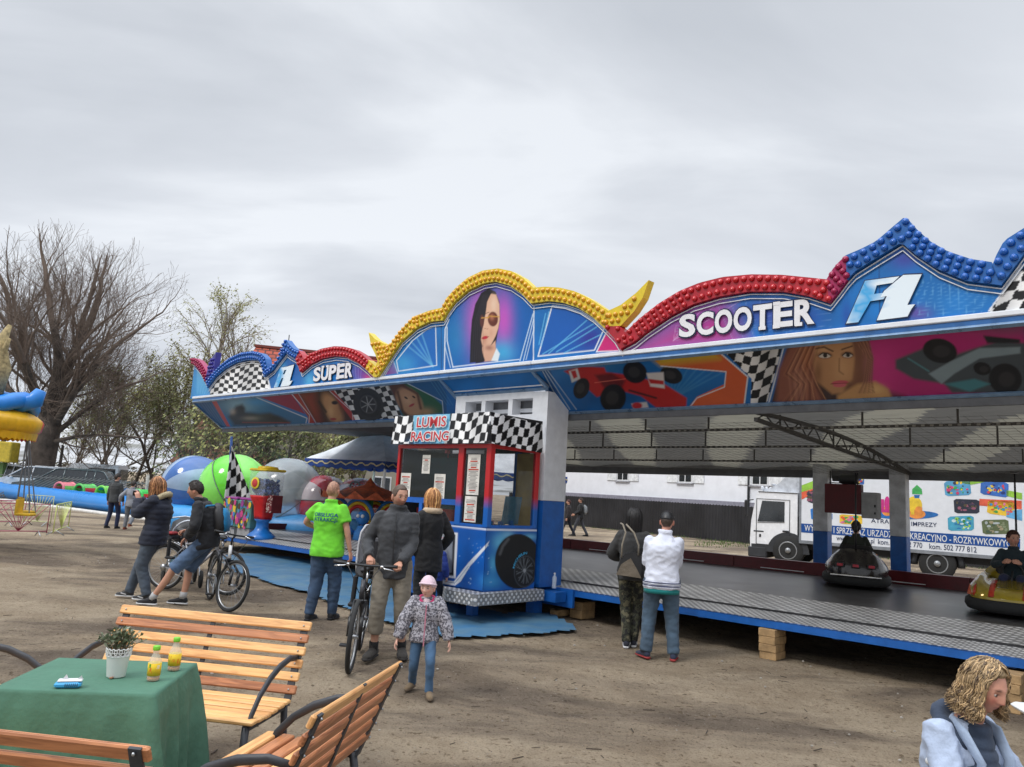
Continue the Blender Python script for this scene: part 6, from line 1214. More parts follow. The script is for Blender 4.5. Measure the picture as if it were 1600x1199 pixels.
# ------------------------------------------------------------------ bicycles
def bicycle(label, rear, heading, steer=0, frame=(28, 28, 30), head=(225, 225, 225), lean=0, group=None, seat=None, basket=False):
 """rear: wheel contact point; +Y local is forward"""
 t = thing('bicycle', label, 'bicycle', rear, look_rz(*heading), group); t.rotation_euler = (0, lean, look_rz(*heading)); R = .335
 FM = R_('frame_%d_%d_%d' % frame, *frame, rough=.3, vary=.05); HM_ = R_('head_%d_%d_%d' % head, *head, rough=.3)
 WB = 1.06; bb = Vector((0, .43, .28)); st = Vector((0, .30, .74)); ht = Vector((0, .80, .80)); hb = Vector((0, .84, .66)); rx = Vector((0, 0, R)); fx = Vector((0, WB, R))
 def wheel(c, name, M=None):
  g = lambda p: tuple(M@Vector(p)) if M else tuple(p)
  w_ = MB(); w_.tube([g(c+Vector((0, math.cos(a)*(R-.022), math.sin(a)*(R-.022)))) for a in np.linspace(0, 2*PI, 40, endpoint=False)], .023, 8, closed=True); o = w_.build('wheel', RUBBER, t)
  w_ = MB(); w_.tube([g(c+Vector((0, math.cos(a)*(R-.05), math.sin(a)*(R-.05)))) for a in np.linspace(0, 2*PI, 40, endpoint=False)], .010, 6, closed=True); w_.tube([g(c+Vector((-.045, 0, 0))), g(c+Vector((.045, 0, 0)))], .022, 8)
  for k in range(26):
   a = k*2*PI/26; s_ = .03*(1 if k % 2 else -1); w_.tube([g(c+Vector((s_, .018*math.cos(a+.6), .018*math.sin(a+.6)))), g(c+Vector((0, math.cos(a)*(R-.05), math.sin(a)*(R-.05))))], .0013, 3, cap=False)
  w_.build('rim', STEEL, o); return o
 wheel(rx, 'wheel'); SA = (hb-ht).normalized(); SM = Matrix.Translation(hb)@Matrix.Rotation(steer, 4, SA)@Matrix.Translation(-hb); wheel(fx, 'wheel', SM)
 b = MB(); b.tube([bb, st], .017, 8); b.tube([st+Vector((0, .01, -.05)), ht], .018, 8); b.tube([bb, hb], .022, 8)
 for s_ in (-1, 1): b.tube([bb+Vector((s_*.03, 0, 0)), rx+Vector((s_*.06, 0, 0))], .010, 6); b.tube([st+Vector((s_*.02, 0, -.08)), rx+Vector((s_*.06, 0, 0))], .008, 6)
 b.build('frame', FM, t)
 b = MB(); q = lambda p: tuple(SM@Vector(p)); b.tube([q(ht+Vector((0, -.01, .03))), q(hb)], .024, 8)
 b.build('head_tube', HM_, t)
 b = MB(); b.box(q(hb+Vector((0, .005, -.03))), (.13, .04, .04), 0, SM.to_3x3(), bev=.01)
 for s_ in (-1, 1): b.tube([q(hb+Vector((s_*.055, .01, -.03))), q(fx+Vector((s_*.055, -.01, .16)))], .016, 8); b.tube([q(fx+Vector((s_*.055, -.01, .18))), q(fx+Vector((s_*.055, 0, 0)))], .019, 8)
 b.build('fork', FM, t)
 hc = ht+Vector((0, .04, .17)); b = MB(); b.tube([q(ht+Vector((0, 0, .03))), q(ht+Vector((0, -.01, .12))), q(hc)], .014, 8); b.tube([q(hc+Vector((x, -.02*abs(x)*8*abs(x), .02*abs(x)*2))) for x in np.linspace(-.31, .31, 9)], .0115, 8); b.build('handlebar', BLACK, t)
 for s_ in (-1, 1):
  b = MB(); b.tube([q(hc+Vector((s_*.19, -.02, .01))), q(hc+Vector((s_*.315, -.035, .012)))], .017, 8); b.build('grip', RUBBER, t)
  b = MB(); b.tube([q(hc+Vector((s_*.17, .02, 0))), q(hc+Vector((s_*.20, .05, -.01))), q(hc+Vector((s_*.29, .05, -.02)))], .007, 6); b.box(q(hc+Vector((s_*.165, .01, 0))), (.035, .03, .03), 0, bev=.008); b.build('brake_lever', CHROME, t)
 b = MB(); b.tube([q(hc+Vector((-.17, .02, 0))), q(hc+Vector((-.12, .12, -.05))), q(hc+Vector((-.03, .10, -.22))), q(hb+Vector((-.03, .03, -.05)))], .004, 5, cap=False); b.tube([q(hc+Vector((.17, .02, 0))), q(hc+Vector((.10, .13, -.08))), q(hc+Vector((.02, .08, -.25))), tuple(ht+Vector((.02, -.1, -.1)))], .004, 5, cap=False); b.build('brake_cable', BLACK, t)
 b = MB(); b.tube([st, st+Vector((0, -.035, .13))], .014, 8); b.build('seat_post', CHROME, t)
 b = MB(); sc = st+Vector((0, -.04, .15)); b.loft([(sc+Vector((0, y, z)), w_, h, (1, 0, 0), (0, 0, 1)) for y, w_, h, z in ((-.12, .05, .02, .01), (-.09, .075, .03, .008), (-.02, .06, .028, 0), (.06, .026, .022, 0), (.13, .018, .016, 0), (.15, .008, .008, 0))], 14); b.build('saddle', BLACK, t)
 b = MB(); b.lathe([(.0, -.004), (.09, -.004), (.09, .004), (0, .004)], bb+Vector((.05, 0, 0)), 24, 0, 'x'); b.lathe([(.0, -.02), (.045, -.02), (.045, .02), (0, .02)], rx+Vector((.05, 0, 0)), 18, 0, 'x')
 for a0, s_ in ((.9, 1), (.9+PI, -1)):
  e_ = bb+Vector((s_*.075, math.cos(a0)*.17, -math.sin(a0)*.17)); b.tube([bb+Vector((s_*.06, 0, 0)), e_], .010, 6)
 b.tube([bb+Vector((.05, 0, .088)), rx+Vector((.05, 0, .043))], .005, 5); b.tube([bb+Vector((.05, 0, -.088)), rx+Vector((.05, 0, -.043))], .005, 5); b.build('crankset', STEEL, t)
 for a0, s_ in ((.9, 1), (.9+PI, -1)):
  e_ = bb+Vector((s_*.125, math.cos(a0)*.17, -math.sin(a0)*.17)); b = MB(); b.box(e_, (.09, .08, .022), 0, bev=.006); b.build('pedal', BLACK, t)
 b = MB(); b.tube([tuple(Vector((0, math.cos(a)*(R+.025), R+math.sin(a)*(R+.025)))) for a in np.linspace(.7, 2.9, 14)], .024, 6, flat=.3, up=(1, 0, 0)); b.build('mudguard', BLACK, t)
 if seat:
  b = MB(); zz = .80; c = Vector((0, -.02, zz))
  b.loft([(c+Vector((0, .13, -.02)), .10, .02, (1, 0, 0), (0, 0, 1)), (c+Vector((0, .05, .0)), .15, .05, (1, 0, 0), (0, 0, 1)), (c+Vector((0, -.08, .03)), .16, .07, (1, 0, 0), (0, 0, 1)), (c+Vector((0, -.15, .05)), .15, .09, (1, 0, 0), (0, 0, 1))], 16, 1)
  NB = 12; V = []; 
  for k, (h, w_, d_) in enumerate(((0, .15, .10), (.12, .165, .13), (.28, .17, .13), (.42, .16, .11), (.50, .12, .07), (.53, .05, .03))):
   for j in range(NB+1):
    a = PI*(j/NB); V.append(c+Vector((math.cos(a)*w_, -.10-math.sin(a)*d_-.12*h, h)))
  F = [(k*(NB+1)+j, k*(NB+1)+j+1, (k+1)*(NB+1)+j+1, (k+1)*(NB+1)+j) for k in range(5) for j in range(NB)]
  b.add(V, F, 0, True); b.add([v+(v-(c+Vector((0, -.05, v.z-c.z)))).normalized()*-.014 for v in V], F, 0, True)
  b.tube([V[j*(NB+1)] for j in range(5)]+[V[4*(NB+1)+q] for q in range(1, NB)]+[V[j*(NB+1)+NB] for j in range(4, -1, -1)], .013, 6, 0)
  cs = b.build('child_seat', [R_('seat_grey', 190, 190, 194, rough=.5), R_('seat_black', 30, 30, 34)], t)
  b = MB(); b.box(c+Vector((0, -.12, .2)), (.20, .06, .34), 0, Matrix.Rotation(-.12, 3, 'X'), bev=.02); b.box(c+Vector((0, .02, .04)), (.2, .2, .05), 0, bev=.02); b.build('seat_pad', R_('pad_%d' % seat[0], *seat, rough=.8), cs)
  for s_ in (-1, 1):
   b = MB(); b.box(c+Vector((s_*.13, .13, -.16)), (.05, .05, .30), 0, bev=.015); b.box(c+Vector((s_*.13, .17, -.31)), (.08, .14, .04), 0, bev=.012); b.build('foot_rest', R_('seat_black', 0, 0, 0), cs)
  b = MB(); 
  for s_ in (-1, 1): b.tube([c+Vector((s_*.05, -.02, -.03)), st+Vector((s_*.02, 0, -.1))], .009, 6)
  b.build('seat_bracket', CHROME, cs)
 return t
f_ = G(545.5, 1053); h_ = Vector((.40, .92, 0)).normalized()*-1
bicycle('black mountain bicycle with pale child seat, held by the man in grey', f_-Vector((.10, -.995, 0)).normalized()*1.06, (.10, -.995), steer=.04, head=(60, 60, 64), seat=(60, 60, 64), lean=-.05)
f_ = G(351, 956); hv = Vector((.52, -.854, 0)); bicycle('black mountain bicycle with white head tube, leaned on by the man in shorts', f_-hv*1.06, tuple(hv[:2]), steer=-.42, lean=-.05)
f_ = G(352, 931); hv = (f_-G(253, 921)).normalized(); bicycle('dark bicycle with grey and red child seat behind the leaning man', f_-hv*1.06, tuple(hv[:2]), steer=.1, frame=(150, 150, 154), head=(190, 190, 190), seat=(150, 40, 46))

# stroller behind the leaning man
st = thing('pushchair', 'pale-framed pushchair with black hood half hidden behind the leaning man', 'pushchair', G(282, 915), .5)
b = MB(); b.loft([((0, 0, .55), .20, .10, (1, 0, 0), (0, 1, 0)), ((0, 0, .62), .24, .20, (1, 0, 0), (0, 1, 0)), ((0, .02, .8), .25, .24, (1, 0, 0), (0, 1, 0)), ((0, .08, .98), .22, .20, (1, 0, 0), (0, 1, 0)), ((0, .12, 1.05), .10, .10, (1, 0, 0), (0, 1, 0))], 18); b.build('pram_body', BLACK, st)
b = MB(); b.tube([(math.cos(a)*.25, -.18+.28*0, .72+math.sin(a)*.30) for a in np.linspace(.1, PI-.1, 14)], .016, 6); b.tube([(-.24, .1, .7), (-.24, .4, 1.02), (0, .48, 1.05), (.24, .4, 1.02), (.24, .1, .7)], .014, 8)
for s_ in (-1, 1): b.tube([(s_*.22, .25, .6), (s_*.22, -.35, .2)], .013, 6); b.tube([(s_*.22, -.1, .55), (s_*.22, .35, .2)], .013, 6)
b.build('pram_frame', R_('frame_silver', 200, 204, 210, rough=.3, metal=.4), st)
for s_ in (-1, 1):
 for y in (-.35, .35): b = MB(); b.tube([(s_*.24, y+math.cos(a)*.115, .14+math.sin(a)*.115) for a in np.linspace(0, 2*PI, 20, endpoint=False)], .022, 8, closed=True); b.tube([(s_*.22, y, .14), (s_*.26, y, .14)], .1, 12); b.build('wheel', RUBBER, st)
b = MB(); b.box((0, .05, .35), (.36, .4, .16), 0, bev=.03); b.build('shopping_tray', R_('tray_teal', 40, 110, 130), st)

# ------------------------------------------------------------------ benches, table and what stands on it
def wood(name, c, c2):
 m = bpy.data.materials.new(name); m.use_nodes = True; t = m.node_tree; b = t.nodes['Principled BSDF']; b.inputs['Roughness'].default_value = .42; tc = t.nodes.new('ShaderNodeTexCoord'); mp = t.nodes.new('ShaderNodeMapping'); mp.inputs['Scale'].default_value = (1.2, 14, 14); t.links.new(tc.outputs['Object'], mp.inputs[0])
 n = t.nodes.new('ShaderNodeTexNoise'); n.inputs['Scale'].default_value = 3.2; n.inputs['Detail'].default_value = 8; n.inputs['Distortion'].default_value = 1.2; t.links.new(mp.outputs[0], n.inputs['Vector'])
 oi = t.nodes.new('ShaderNodeObjectInfo'); ad = t.nodes.new('ShaderNodeMath'); ad.operation = 'MULTIPLY_ADD'; t.links.new(oi.outputs['Random'], ad.inputs[0]); ad.inputs[1].default_value = .16; t.links.new(n.outputs[0], ad.inputs[2])
 cr = t.nodes.new('ShaderNodeValToRGB'); cr.color_ramp.elements[0].position = .36; cr.color_ramp.elements[1].position = .74; cr.color_ramp.elements[0].color = (*c2, 1); cr.color_ramp.elements[1].color = (*c, 1); t.links.new(ad.outputs[0], cr.inputs[0]); t.links.new(cr.outputs[0], b.inputs['Base Color'])
 bp = t.nodes.new('ShaderNodeBump'); bp.inputs['Strength'].default_value = .15; bp.inputs['Distance'].default_value = .01; t.links.new(n.outputs[0], bp.inputs['Height']); t.links.new(bp.outputs[0], b.inputs['Normal']); return m
WA = wood('varnished_pine', rgb(238, 188, 124), rgb(200, 142, 88)); WB_ = wood('varnished_reddish', rgb(200, 134, 90), rgb(146, 92, 60)); IRON = mat('bench_iron', (.035, .038, .045), rough=.5, vary=.2, bump=.1, bscale=60)
def bench(label, loc, rz, L=1.36, cols=None, group='slatted wooden benches round the green table'):
 """faces local -Y (sitter looks to -Y); x along"""
 t = thing('bench', label, 'bench', loc, rz, group); cols = cols or [WA]*12; k = 0
 bz = lambda s: (.12+.22*s*.62+.045, .42+.44*s)    # back line: y,z for s 0..1
 zs = [(.345, .485), (.372, .556), (.400, .627), (.428, .698), (.456, .769), (.484, .840)]
 tilt = math.atan2(.19, .43)
 for i, (y, z) in enumerate(zs):
  b = MB(); b.box((0, y, z), (L, .022, .052 if i < 5 else .056), 0, Matrix.Rotation(-tilt, 3, 'X'), bev=.006); b.build('back_slat', cols[i], t)
 for i, y in enumerate((-.17, -.085, 0, .085, .17, .25)):
  b = MB(); b.box((0, y, .425+.0+(.004*abs(i-2))), (L, .07, .024), 0, bev=.006); b.build('seat_slat', cols[(i+6) % len(cols)], t)
 for sx in (-1, 1):
  x = sx*(L/2-.045); b = MB()
  b.bar((x, .315, .40), (x, .505, .862), .012, .045, up=(1, 0, 0)); b.bar((x, -.20, .402), (x, .31, .402), .035, .022, up=(1, 0, 0))
  b.tube([(x, .29, .41), (x, .33, .20), (x, .40, .005)], [.022, .02, .02], 8); b.tube([(x, -.18, .41), (x, -.195, .2), (x, -.22, .005)], [.022, .02, .02], 8)
  b.tube([(x, .42, .66), (x, .31, .675), (x, .18, .655), (x, .06, .61), (x, -.05, .54), (x, -.13, .455), (x, -.175, .35), (x, -.195, .20)], [.017, .02, .022, .022, .02, .02, .018, .016], 10, flat=.6)
  b.build('end_frame', IRON, t)
 b = MB(); b.bar((0, .335, .42), (0, .50, .868), .010, .030, up=(1, 0, 0)); b.bar((0, -.22, .408), (0, .27, .408), .03, .008, up=(1, 0, 0)); b.build('middle_strap', IRON, t)
 b = MB()
 for sx in (-1, 1):
  for y, z in zs: b.sph((sx*(L/2-.045), y+.026, z+.004), .007, 0, 6, 4); b.sph((sx*(L/2-.045), y-.014, z+.004), .006, 0, 6, 4)
 b.build('bolt', STEEL, t); return t
cA = [WA, WB_, WA, WB_, WA, WA]; top_y = .484
def bench_from(lx, ly, rx, ry, z, L=None, **kw):   # top slat ends in survey pixels
 pass
def place(pL, pR, label, cols, L=None):
 """pL, pR: ends of the top slat as seen from the sitter's front, left and right in local x"""
 a = Vector(pL); c = Vector(pR); d = (c-a); Ld = d.length; x = d.normalized(); rz = math.atan2(x.y, x.x); yv = Vector((-x.y, x.x, 0)); mid = (a+c)/2; mid.z = 0; return bench(label, mid-yv*top_y, rz, L or Ld, cols)
b1 = place(G(190, 946, .862), G(487, 974, .862), 'orange slatted bench facing the table, behind the potted plant and bottles', [WB_, WA, WA, WA, WB_, WA, WA, WA, WA, WA, WA, WA])
b2 = place(G(619, 1037, .862), G(495, 1114, .862), 'slatted bench seen side-on from behind, at the right of the green table', [WB_, WB_, WB_, WB_, WB_, WA, WA, WB_, WB_, WA, WA, WA], L=1.06)
pr_ = G(237, 1168, .862); pl_ = G(0, 1141, .862); dv = (pr_-pl_).normalized(); b3 = place(pr_, pr_-dv*1.36, 'dark backed bench cropped by the lower left corner, its back to the viewer', [WB_]*6+[WA]*6)
b4 = bench('bench at the left edge showing only its curved black armrest', (-2.70, 4.18, 0), PI/2, 1.25, [WA]*12)
# table under a cloth
TBc = (-1.90, 3.93); TWx, TWy, TH = .70, .64, .75; trz = .10
tb = thing('table', 'small square table hidden under the green cloth', 'table', (*TBc, 0), trz)
b = MB(); b.box((0, 0, TH-.02), (TWx-.02, TWy-.02, .03), 0, bev=.004); b.build('tabletop', WA, tb)
for sx in (-1, 1):
 for sy in (-1, 1): b = MB(); b.bar((sx*.28, sy*.25, 0), (sx*.28, sy*.25, TH-.036), .04, .04); b.build('leg', IRON, tb)
def tcloth():
 n = 60; hw, hd = TWx/2, TWy/2; ov = .58; V = []; ks = np.linspace(-1, 1, 4*n//2+1)
 NR = 46; NP = 200; base = TH+.006
 def square(a):     # perimeter param -> (x,y,outward,corner closeness)
  a = a % 1*4; s = int(a); f = a-s; c = [(-1, -1), (1, -1), (1, 1), (-1, 1)]; p, q = c[s], c[(s+1) % 4]; return (p[0]+(q[0]-p[0])*f), (p[1]+(q[1]-p[1])*f), s, f
 for j in range(14):
  for i in range(NP): x, y, s, f = square(i/NP); k = j/14; V.append((x*hw*k, y*hd*k, base+.0015*noise.noise(Vector((x*k*4, y*k*4, 2)))))
 for j in range(NR+1):
  q = j/NR
  for i in range(NP):
   x, y, s, f = square(i/NP); cr = max(0, 1-min(f, 1-f)*7); nx_, ny_ = [(0, -1), (1, 0), (0, 1), (-1, 0)][s]; 
   if cr > 0:
    cx, cy = (1 if x > 0 else -1), (1 if y > 0 else -1); w_ = cr; ox, oy = nx_*(1-w_*.5)+cx*w_*.5, ny_*(1-w_*.5)+cy*w_*.5
   else: ox, oy = nx_, ny_
   wv = .016*math.sin(i/NP*2*PI*17+1.3)*q+.03*noise.noise(Vector((i/NP*14, q*1.2, 0)))*q; out = .010*min(1, q*8)+.05*q+wv+cr*.10*q**.9+.007*noise.noise(Vector((i/NP*26, q*5, 3)))*min(1, q*3)-.005*(abs((f-.5)*20) < .5)*min(1, q*9)
   drop = ov*q*(1+.10*cr); V.append((x*hw+ox*out, y*hd+oy*out, base-.004*min(1, q*12)-drop+.008*noise.noise(Vector((i/NP*60, 0, 0)))*(q > .98)))
 F = []
 tot = 14+NR+1
 for j in range(tot-1):
  for i in range(NP): F.append((j*NP+i, j*NP+(i+1) % NP, (j+1)*NP+(i+1) % NP, (j+1)*NP+i))
 b = MB(); b.add(V, F, 0, True); m = cloth('green_tablecloth', 80, 126, 104, .85, vary=.10, vscale=3, rough=.8, bump=.3, bscale=22, sheen=0)
 o = b.build('tablecloth', m, None, (*TBc, 0), trz); tag(o, 'green fabric tablecloth draped to the ground over a small table', 'tablecloth')
tcloth()
# potted plant
pp = G(181, 1057, TH+.008); pt = thing('potted_plant', 'grey-green leafy plant in a white lace-edged pot on the green tablecloth', 'potted plant', pp)
PWm = R_('pot_white', 228, 228, 226, rough=.35, vary=.03); b = MB(); b.lathe([(0, 0), (.040, 0), (.042, .004), (.052, .095), (.053, .097)], n=28); b.lathe([(.050, .095), (.048, .09), (.03, .09), (0, .09)], n=20)
for k in range(16):
 a = k*2*PI/16; r0, r1 = .0535, .0565
 for z_, rr_ in ((.108, .009), (.124, .007)):
  aa = a+(0 if z_ < .12 else PI/16); rad = .054+(z_-.097)*.10; T = Vector((-math.sin(aa), math.cos(aa), 0)); c = Vector((math.cos(aa)*rad, math.sin(aa)*rad, z_)); b.tube([c+T*(math.cos(q)*rr_)+Vector((0, 0, math.sin(q)*rr_)) for q in np.linspace(0, 2*PI, 10, endpoint=False)], .0022, 5, closed=True)
b.tube([(math.cos(a)*.0535, math.sin(a)*.0535, .098) for a in np.linspace(0, 2*PI, 28, endpoint=False)], .0025, 5, closed=True); b.tube([(math.cos(a)*.057, math.sin(a)*.057, .133+.003*math.cos(a*16)) for a in np.linspace(0, 2*PI, 64, endpoint=False)], .0028, 5, closed=True)
b.build('pot', PWm, pt)
rnd = random.Random(8); b = MB()
for k in range(46):
 a = rnd.uniform(0, 2*PI); sp = rnd.uniform(.1, 1); e = Vector((math.cos(a)*.115*sp, math.sin(a)*.115*sp, .13+.105*(1-sp*.55)*rnd.uniform(.7, 1.1))); s_ = Vector((math.cos(a)*.03*sp, math.sin(a)*.03*sp, .095)); mid = s_.lerp(e, .5)+Vector((0, 0, .02)); b.tube([s_, mid, e], .0016, 4, 1, cap=False)
 for q in range(9):
  t_ = .25+.75*q/8; p = s_.lerp(mid, t_*2) if t_ < .5 else mid.lerp(e, t_*2-1); a2 = rnd.uniform(0, 2*PI); d = Vector((math.cos(a2), math.sin(a2), rnd.uniform(.1, 1.2))).normalized(); L = rnd.uniform(.018, .034); sd_ = d.cross(Vector((rnd.random(), rnd.random(), rnd.random()))).normalized()*L*.23
  b.add([p, p+d*L*.5+sd_, p+d*L, p+d*L*.5-sd_], [(0, 1, 2, 3)], 0 if rnd.random() < .65 else 2)
b.build('foliage', [R_('leaf_greygreen', 108, 124, 92, .8, rough=.6), R_('stem_brown', 92, 84, 62), R_('leaf_pale', 168, 172, 148, .8)], pt)
# bottles
def bottle(px, py, label, seed):
 t = thing('juice_bottle', label, 'bottle', G(px, py, TH+.008), seed, 'empty juice bottles on the green tablecloth')
 b = MB(); b.lathe([(0, .001), (.0285, .001), (.030, .006), (.030, .088), (.024, .104), (.0145, .122), (.0135, .146), (.0155, .15), (.0135, .155)], n=22); b.build('bottle_glass', mat('bottle_glass', (.75, .74, .66), rough=.06, alpha=.38, vary=0, spec=.9), t)
 b = MB(); b.lathe([(0, .003), (.0275, .003), (.0275, .018), (0, .018)], n=20); b.build('juice_dregs', R_('juice_orange', 226, 140, 40, rough=.3), t)
 b = MB(); b.lathe([(.0305, .024), (.0305, .082)], n=24); r = random.Random(seed)
 for k in range(16):
  a = r.uniform(0, 2*PI); z = r.uniform(.034, .072); w_ = r.uniform(.08, .3); h = r.uniform(.004, .012); b.add([(math.cos(a+q)*.0309, math.sin(a+q)*.0309, z+s*h) for q, s in ((-w_, -1), (w_, -1), (w_*1.1, 1), (-w_*.6, 1))], [(0, 1, 2, 3)], r.choice((1, 2, 3, 4)))
 b.build('bottle_label', [R_('label_yellow', 236, 200, 40), R_('label_orange', 228, 130, 30), R_('label_red', 196, 40, 40), R_('label_green', 90, 160, 50), R_('label_white', 232, 230, 220)], t)
 b = MB(); b.lathe([(.0165, .140), (.0172, .143), (.0172, .158), (.014, .161), (0, .161)], n=20); b.build('bottle_cap', R_('cap_green', 120, 200, 50, rough=.4), t)
bottle(239, 1063, 'empty juice bottle with green cap nearer the table edge', 3); bottle(271, 1047, 'empty juice bottle with green cap farther back, nearer the bench', 9)
tt = thing('tissue_pack', 'open blue and white packet of tissues on the green tablecloth', 'tissues', G(106, 1074, TH+.008), .35)
b = MB(); b.box((0, 0, .013), (.11, .052, .025), 0, bev=.008); b.build('packet', R_('packet_blue', 70, 168, 220, rough=.3), tt)
b = MB(); b.box((.006, .003, .030), (.10, .044, .008), 0, bev=.003); b.add([(-.03, .0, .03), (.0, .01, .03), (-.012, .004, .056), (.03, -.005, .03), (.055, .01, .03), (.05, .004, .05)], [(0, 1, 2), (3, 4, 5)])
for k in range(7): b.b2(-.01+k*.008, -.007+k*.008, -.0275, -.0265, .006, .022, 1)
b.build('tissue', [WHITE, R_('bar_black', 30, 30, 50)], tt)
nt_ = thing('crumb', 'small brown scrap beside the white plant pot', 'scrap', G(173, 1061, TH+.008)); b = MB(); b.sph((0, 0, .004), (.009, .006, .005), 0, 8, 6); b.sph((.007, .003, .006), (.005, .005, .004), 0, 8, 6); b.build('scrap_body', R_('nut_brown', 150, 110, 84), nt_)

# ------------------------------------------------------------------ seated woman at the lower right
wd = 3.6; hp_ = Vector((0, 0, CAM_H))+ray(1540, 1074)*wd; base = Vector((hp_.x, hp_.y, 0)); rzs = look_rz(.42, -.91)
hz = hp_.z
base = base-Vector((math.cos(rzs+PI/2), math.sin(rzs+PI/2), 0))*.14
W = person('seated woman with curly light-brown hair in pale denim jacket and navy padded vest', base, rzs, 1.68,
 J=dict(pelvis=(0, -.02, hz-.66), hpL=(-.09, .0, hz-.67), hpR=(.09, .0, hz-.67), waist=(0, -.03, hz-.53), chest=(0, -.0, hz-.36), neck=(0, .05, hz-.16), head=(0, .14, hz), shL=(-.15, .01, hz-.235), shR=(.15, .01, hz-.235), knL=(-.11, .42, .47), knR=(.11, .42, .47), anL=(-.11, .38, .085), anR=(.11, .44, .085), wrL=(-.10, .33, hz-.50), wrR=(.10, .35, hz-.50), h_elL=(-1, -.5, -.8), h_elR=(1, -.5, -.8)),
 top=dict(mat=cloth('pale_denim', 176, 190, 214, .9, vary=.12, vscale=14, bump=.5, bscale=26), g=.028, hem=.05, fold=.011, collar=0, sr=1.1), bottom=dict(mat=DENIM), shoes=dict(mat=SH_BLK),
 hair=dict(style='curly', col=(150, 126, 92), col2=(96, 78, 60), length=.115, n=1300, wave=.015, off=.012, front=.074, side=-.02, back=-.09, swp=1.05, spread=.02, thick=.34), female=1, head=dict(pitch=-.27, yaw=.0), skin=(206, 150, 128), voxel=.010, hands=dict(L=dict(d=(.5, .7, -.2)), R=dict(d=(-.5, .7, -.2))), face=dict(lips=(170, 92, 88)))
Rw = W['root']; c = W['neck']
b = MB(); b.tube([c+Vector((math.sin(t)*.105, -math.cos(t)*.09-.02, -.01+.02*math.cos(t)-.05*(1-math.cos(t)))) for t in np.linspace(-2.4, 2.4, 20)], [.048-.012*abs(t)/2.4 for t in np.linspace(-2.4, 2.4, 20)], 12); mm = remesh(b, .010); folds(mm, .010); link(mm, 'hood', cloth('navy_hood', 52, 66, 88), Rw)
b = MB(); ch = W['chest']; pe = W['waist']
b.loft([(pe+Vector((0, .055, -.10)), .13, .11, (1, 0, 0), (0, 1, -.1)), (pe+Vector((0, .06, 0)), .125, .12, (1, 0, 0), (0, 1, -.1)), (ch+Vector((0, .06, 0)), .12, .13, (1, 0, 0), (0, 1, -.2)), (c+Vector((0, .02, -.06)), .08, .085, (1, 0, 0), (0, 1, -.3)), (c+Vector((0, .035, .0)), .07, .065, (1, 0, 0), (0, 1, -.3))], 24); mm = remesh(b, .010); folds(mm, .002, .010, .055); link(mm, 'padded_vest', cloth('navy_vest', 62, 76, 98), Rw)
b = MB()
for sx in (-1, 1): b.tube([c+Vector((sx*.08, -.03, -.0)), c+Vector((sx*.115, .06, -.05)), c+Vector((sx*.10, .13, -.16)), ch+Vector((sx*.105, .165, -.08)), pe+Vector((sx*.12, .16, -.05))], [.02, .03, .026, .02, .018], 8, flat=.5)
b.build('lapel', cloth('pale_denim_lapel', 172, 190, 216), Rw)
chr_ = thing('chair', 'white plastic garden chair the curly-haired woman is sitting on', 'chair', base, rzs); sz = hz-.76
b = MB(); b.box((0, .06, sz-.02), (.46, .46, .03), 0, bev=.01); b.build('seat', WHITE, chr_)
b = MB(); b.box((0, -.20, sz+.14), (.42, .025, .26), 0, bev=.01); b.build('backrest', WHITE, chr_)
for sx in (-1, 1):
 for y in (-.16, .28): b = MB(); b.tube([(sx*.2, y, sz-.03), (sx*.23, y*1.1, 0)], [.022, .018], 8); b.build('leg', WHITE, chr_)
wt = thing('white_table', 'white plastic table edge behind the seated woman at the right border', 'table', Vector((0, 0, 0))+Vector((G(1712, 1132, .72).x, G(1712, 1132, .72).y, 0)), -.2)
b = MB(); b.box((0.05, 0.1, .70), (.62, .62, .035), 0, bev=.015); b.build('tabletop', WHITE, wt)
b = MB(); b.box((-.18, -.1, .723), (.09, .02, .01), 0, bev=.004); b.build('clip', BLACK, wt)
for sx in (-1, 1):
 for sy in (-1, 1): b = MB(); b.tube([(sx*.14+.12, sy*.14+.1, .68), (sx*.16+.12, sy*.16+.1, 0)], .02, 8); b.build('leg', WHITE, wt)
# handle poking up at the lower edge
hd_ = G(1441, 1183, .62); ph_ = thing('folded_scooter', 'black handlebar grip with pale end cap beside the seated woman', 'scooter', (hd_.x+.1, hd_.y-.05, 0), .4)
b = MB(); b.tube([(0, 0, .1), (0, 0, .60)], .016, 10); b.box((0, .12, .06), (.10, .5, .02), 0, bev=.008); b.tube([(-.04, 0, .60), (.14, .0, .60)], .012, 8); b.build('scooter_frame', STEEL, ph_)
b = MB(); b.tube([(-.11, .01, .625), (-.03, 0, .60)], .019, 10); b.build('grip', RUBBER, ph_); b = MB(); b.sph((-.118, .011, .628), .018, 0, 10, 8); b.build('end_cap', WHITE, ph_)
for y in (-.12, .36): b = MB(); b.tube([(0, y+math.cos(a)*.045, .06+math.sin(a)*.045) for a in np.linspace(0, 2*PI, 16, endpoint=False)], .014, 8, closed=True); b.build('wheel', RUBBER, ph_)
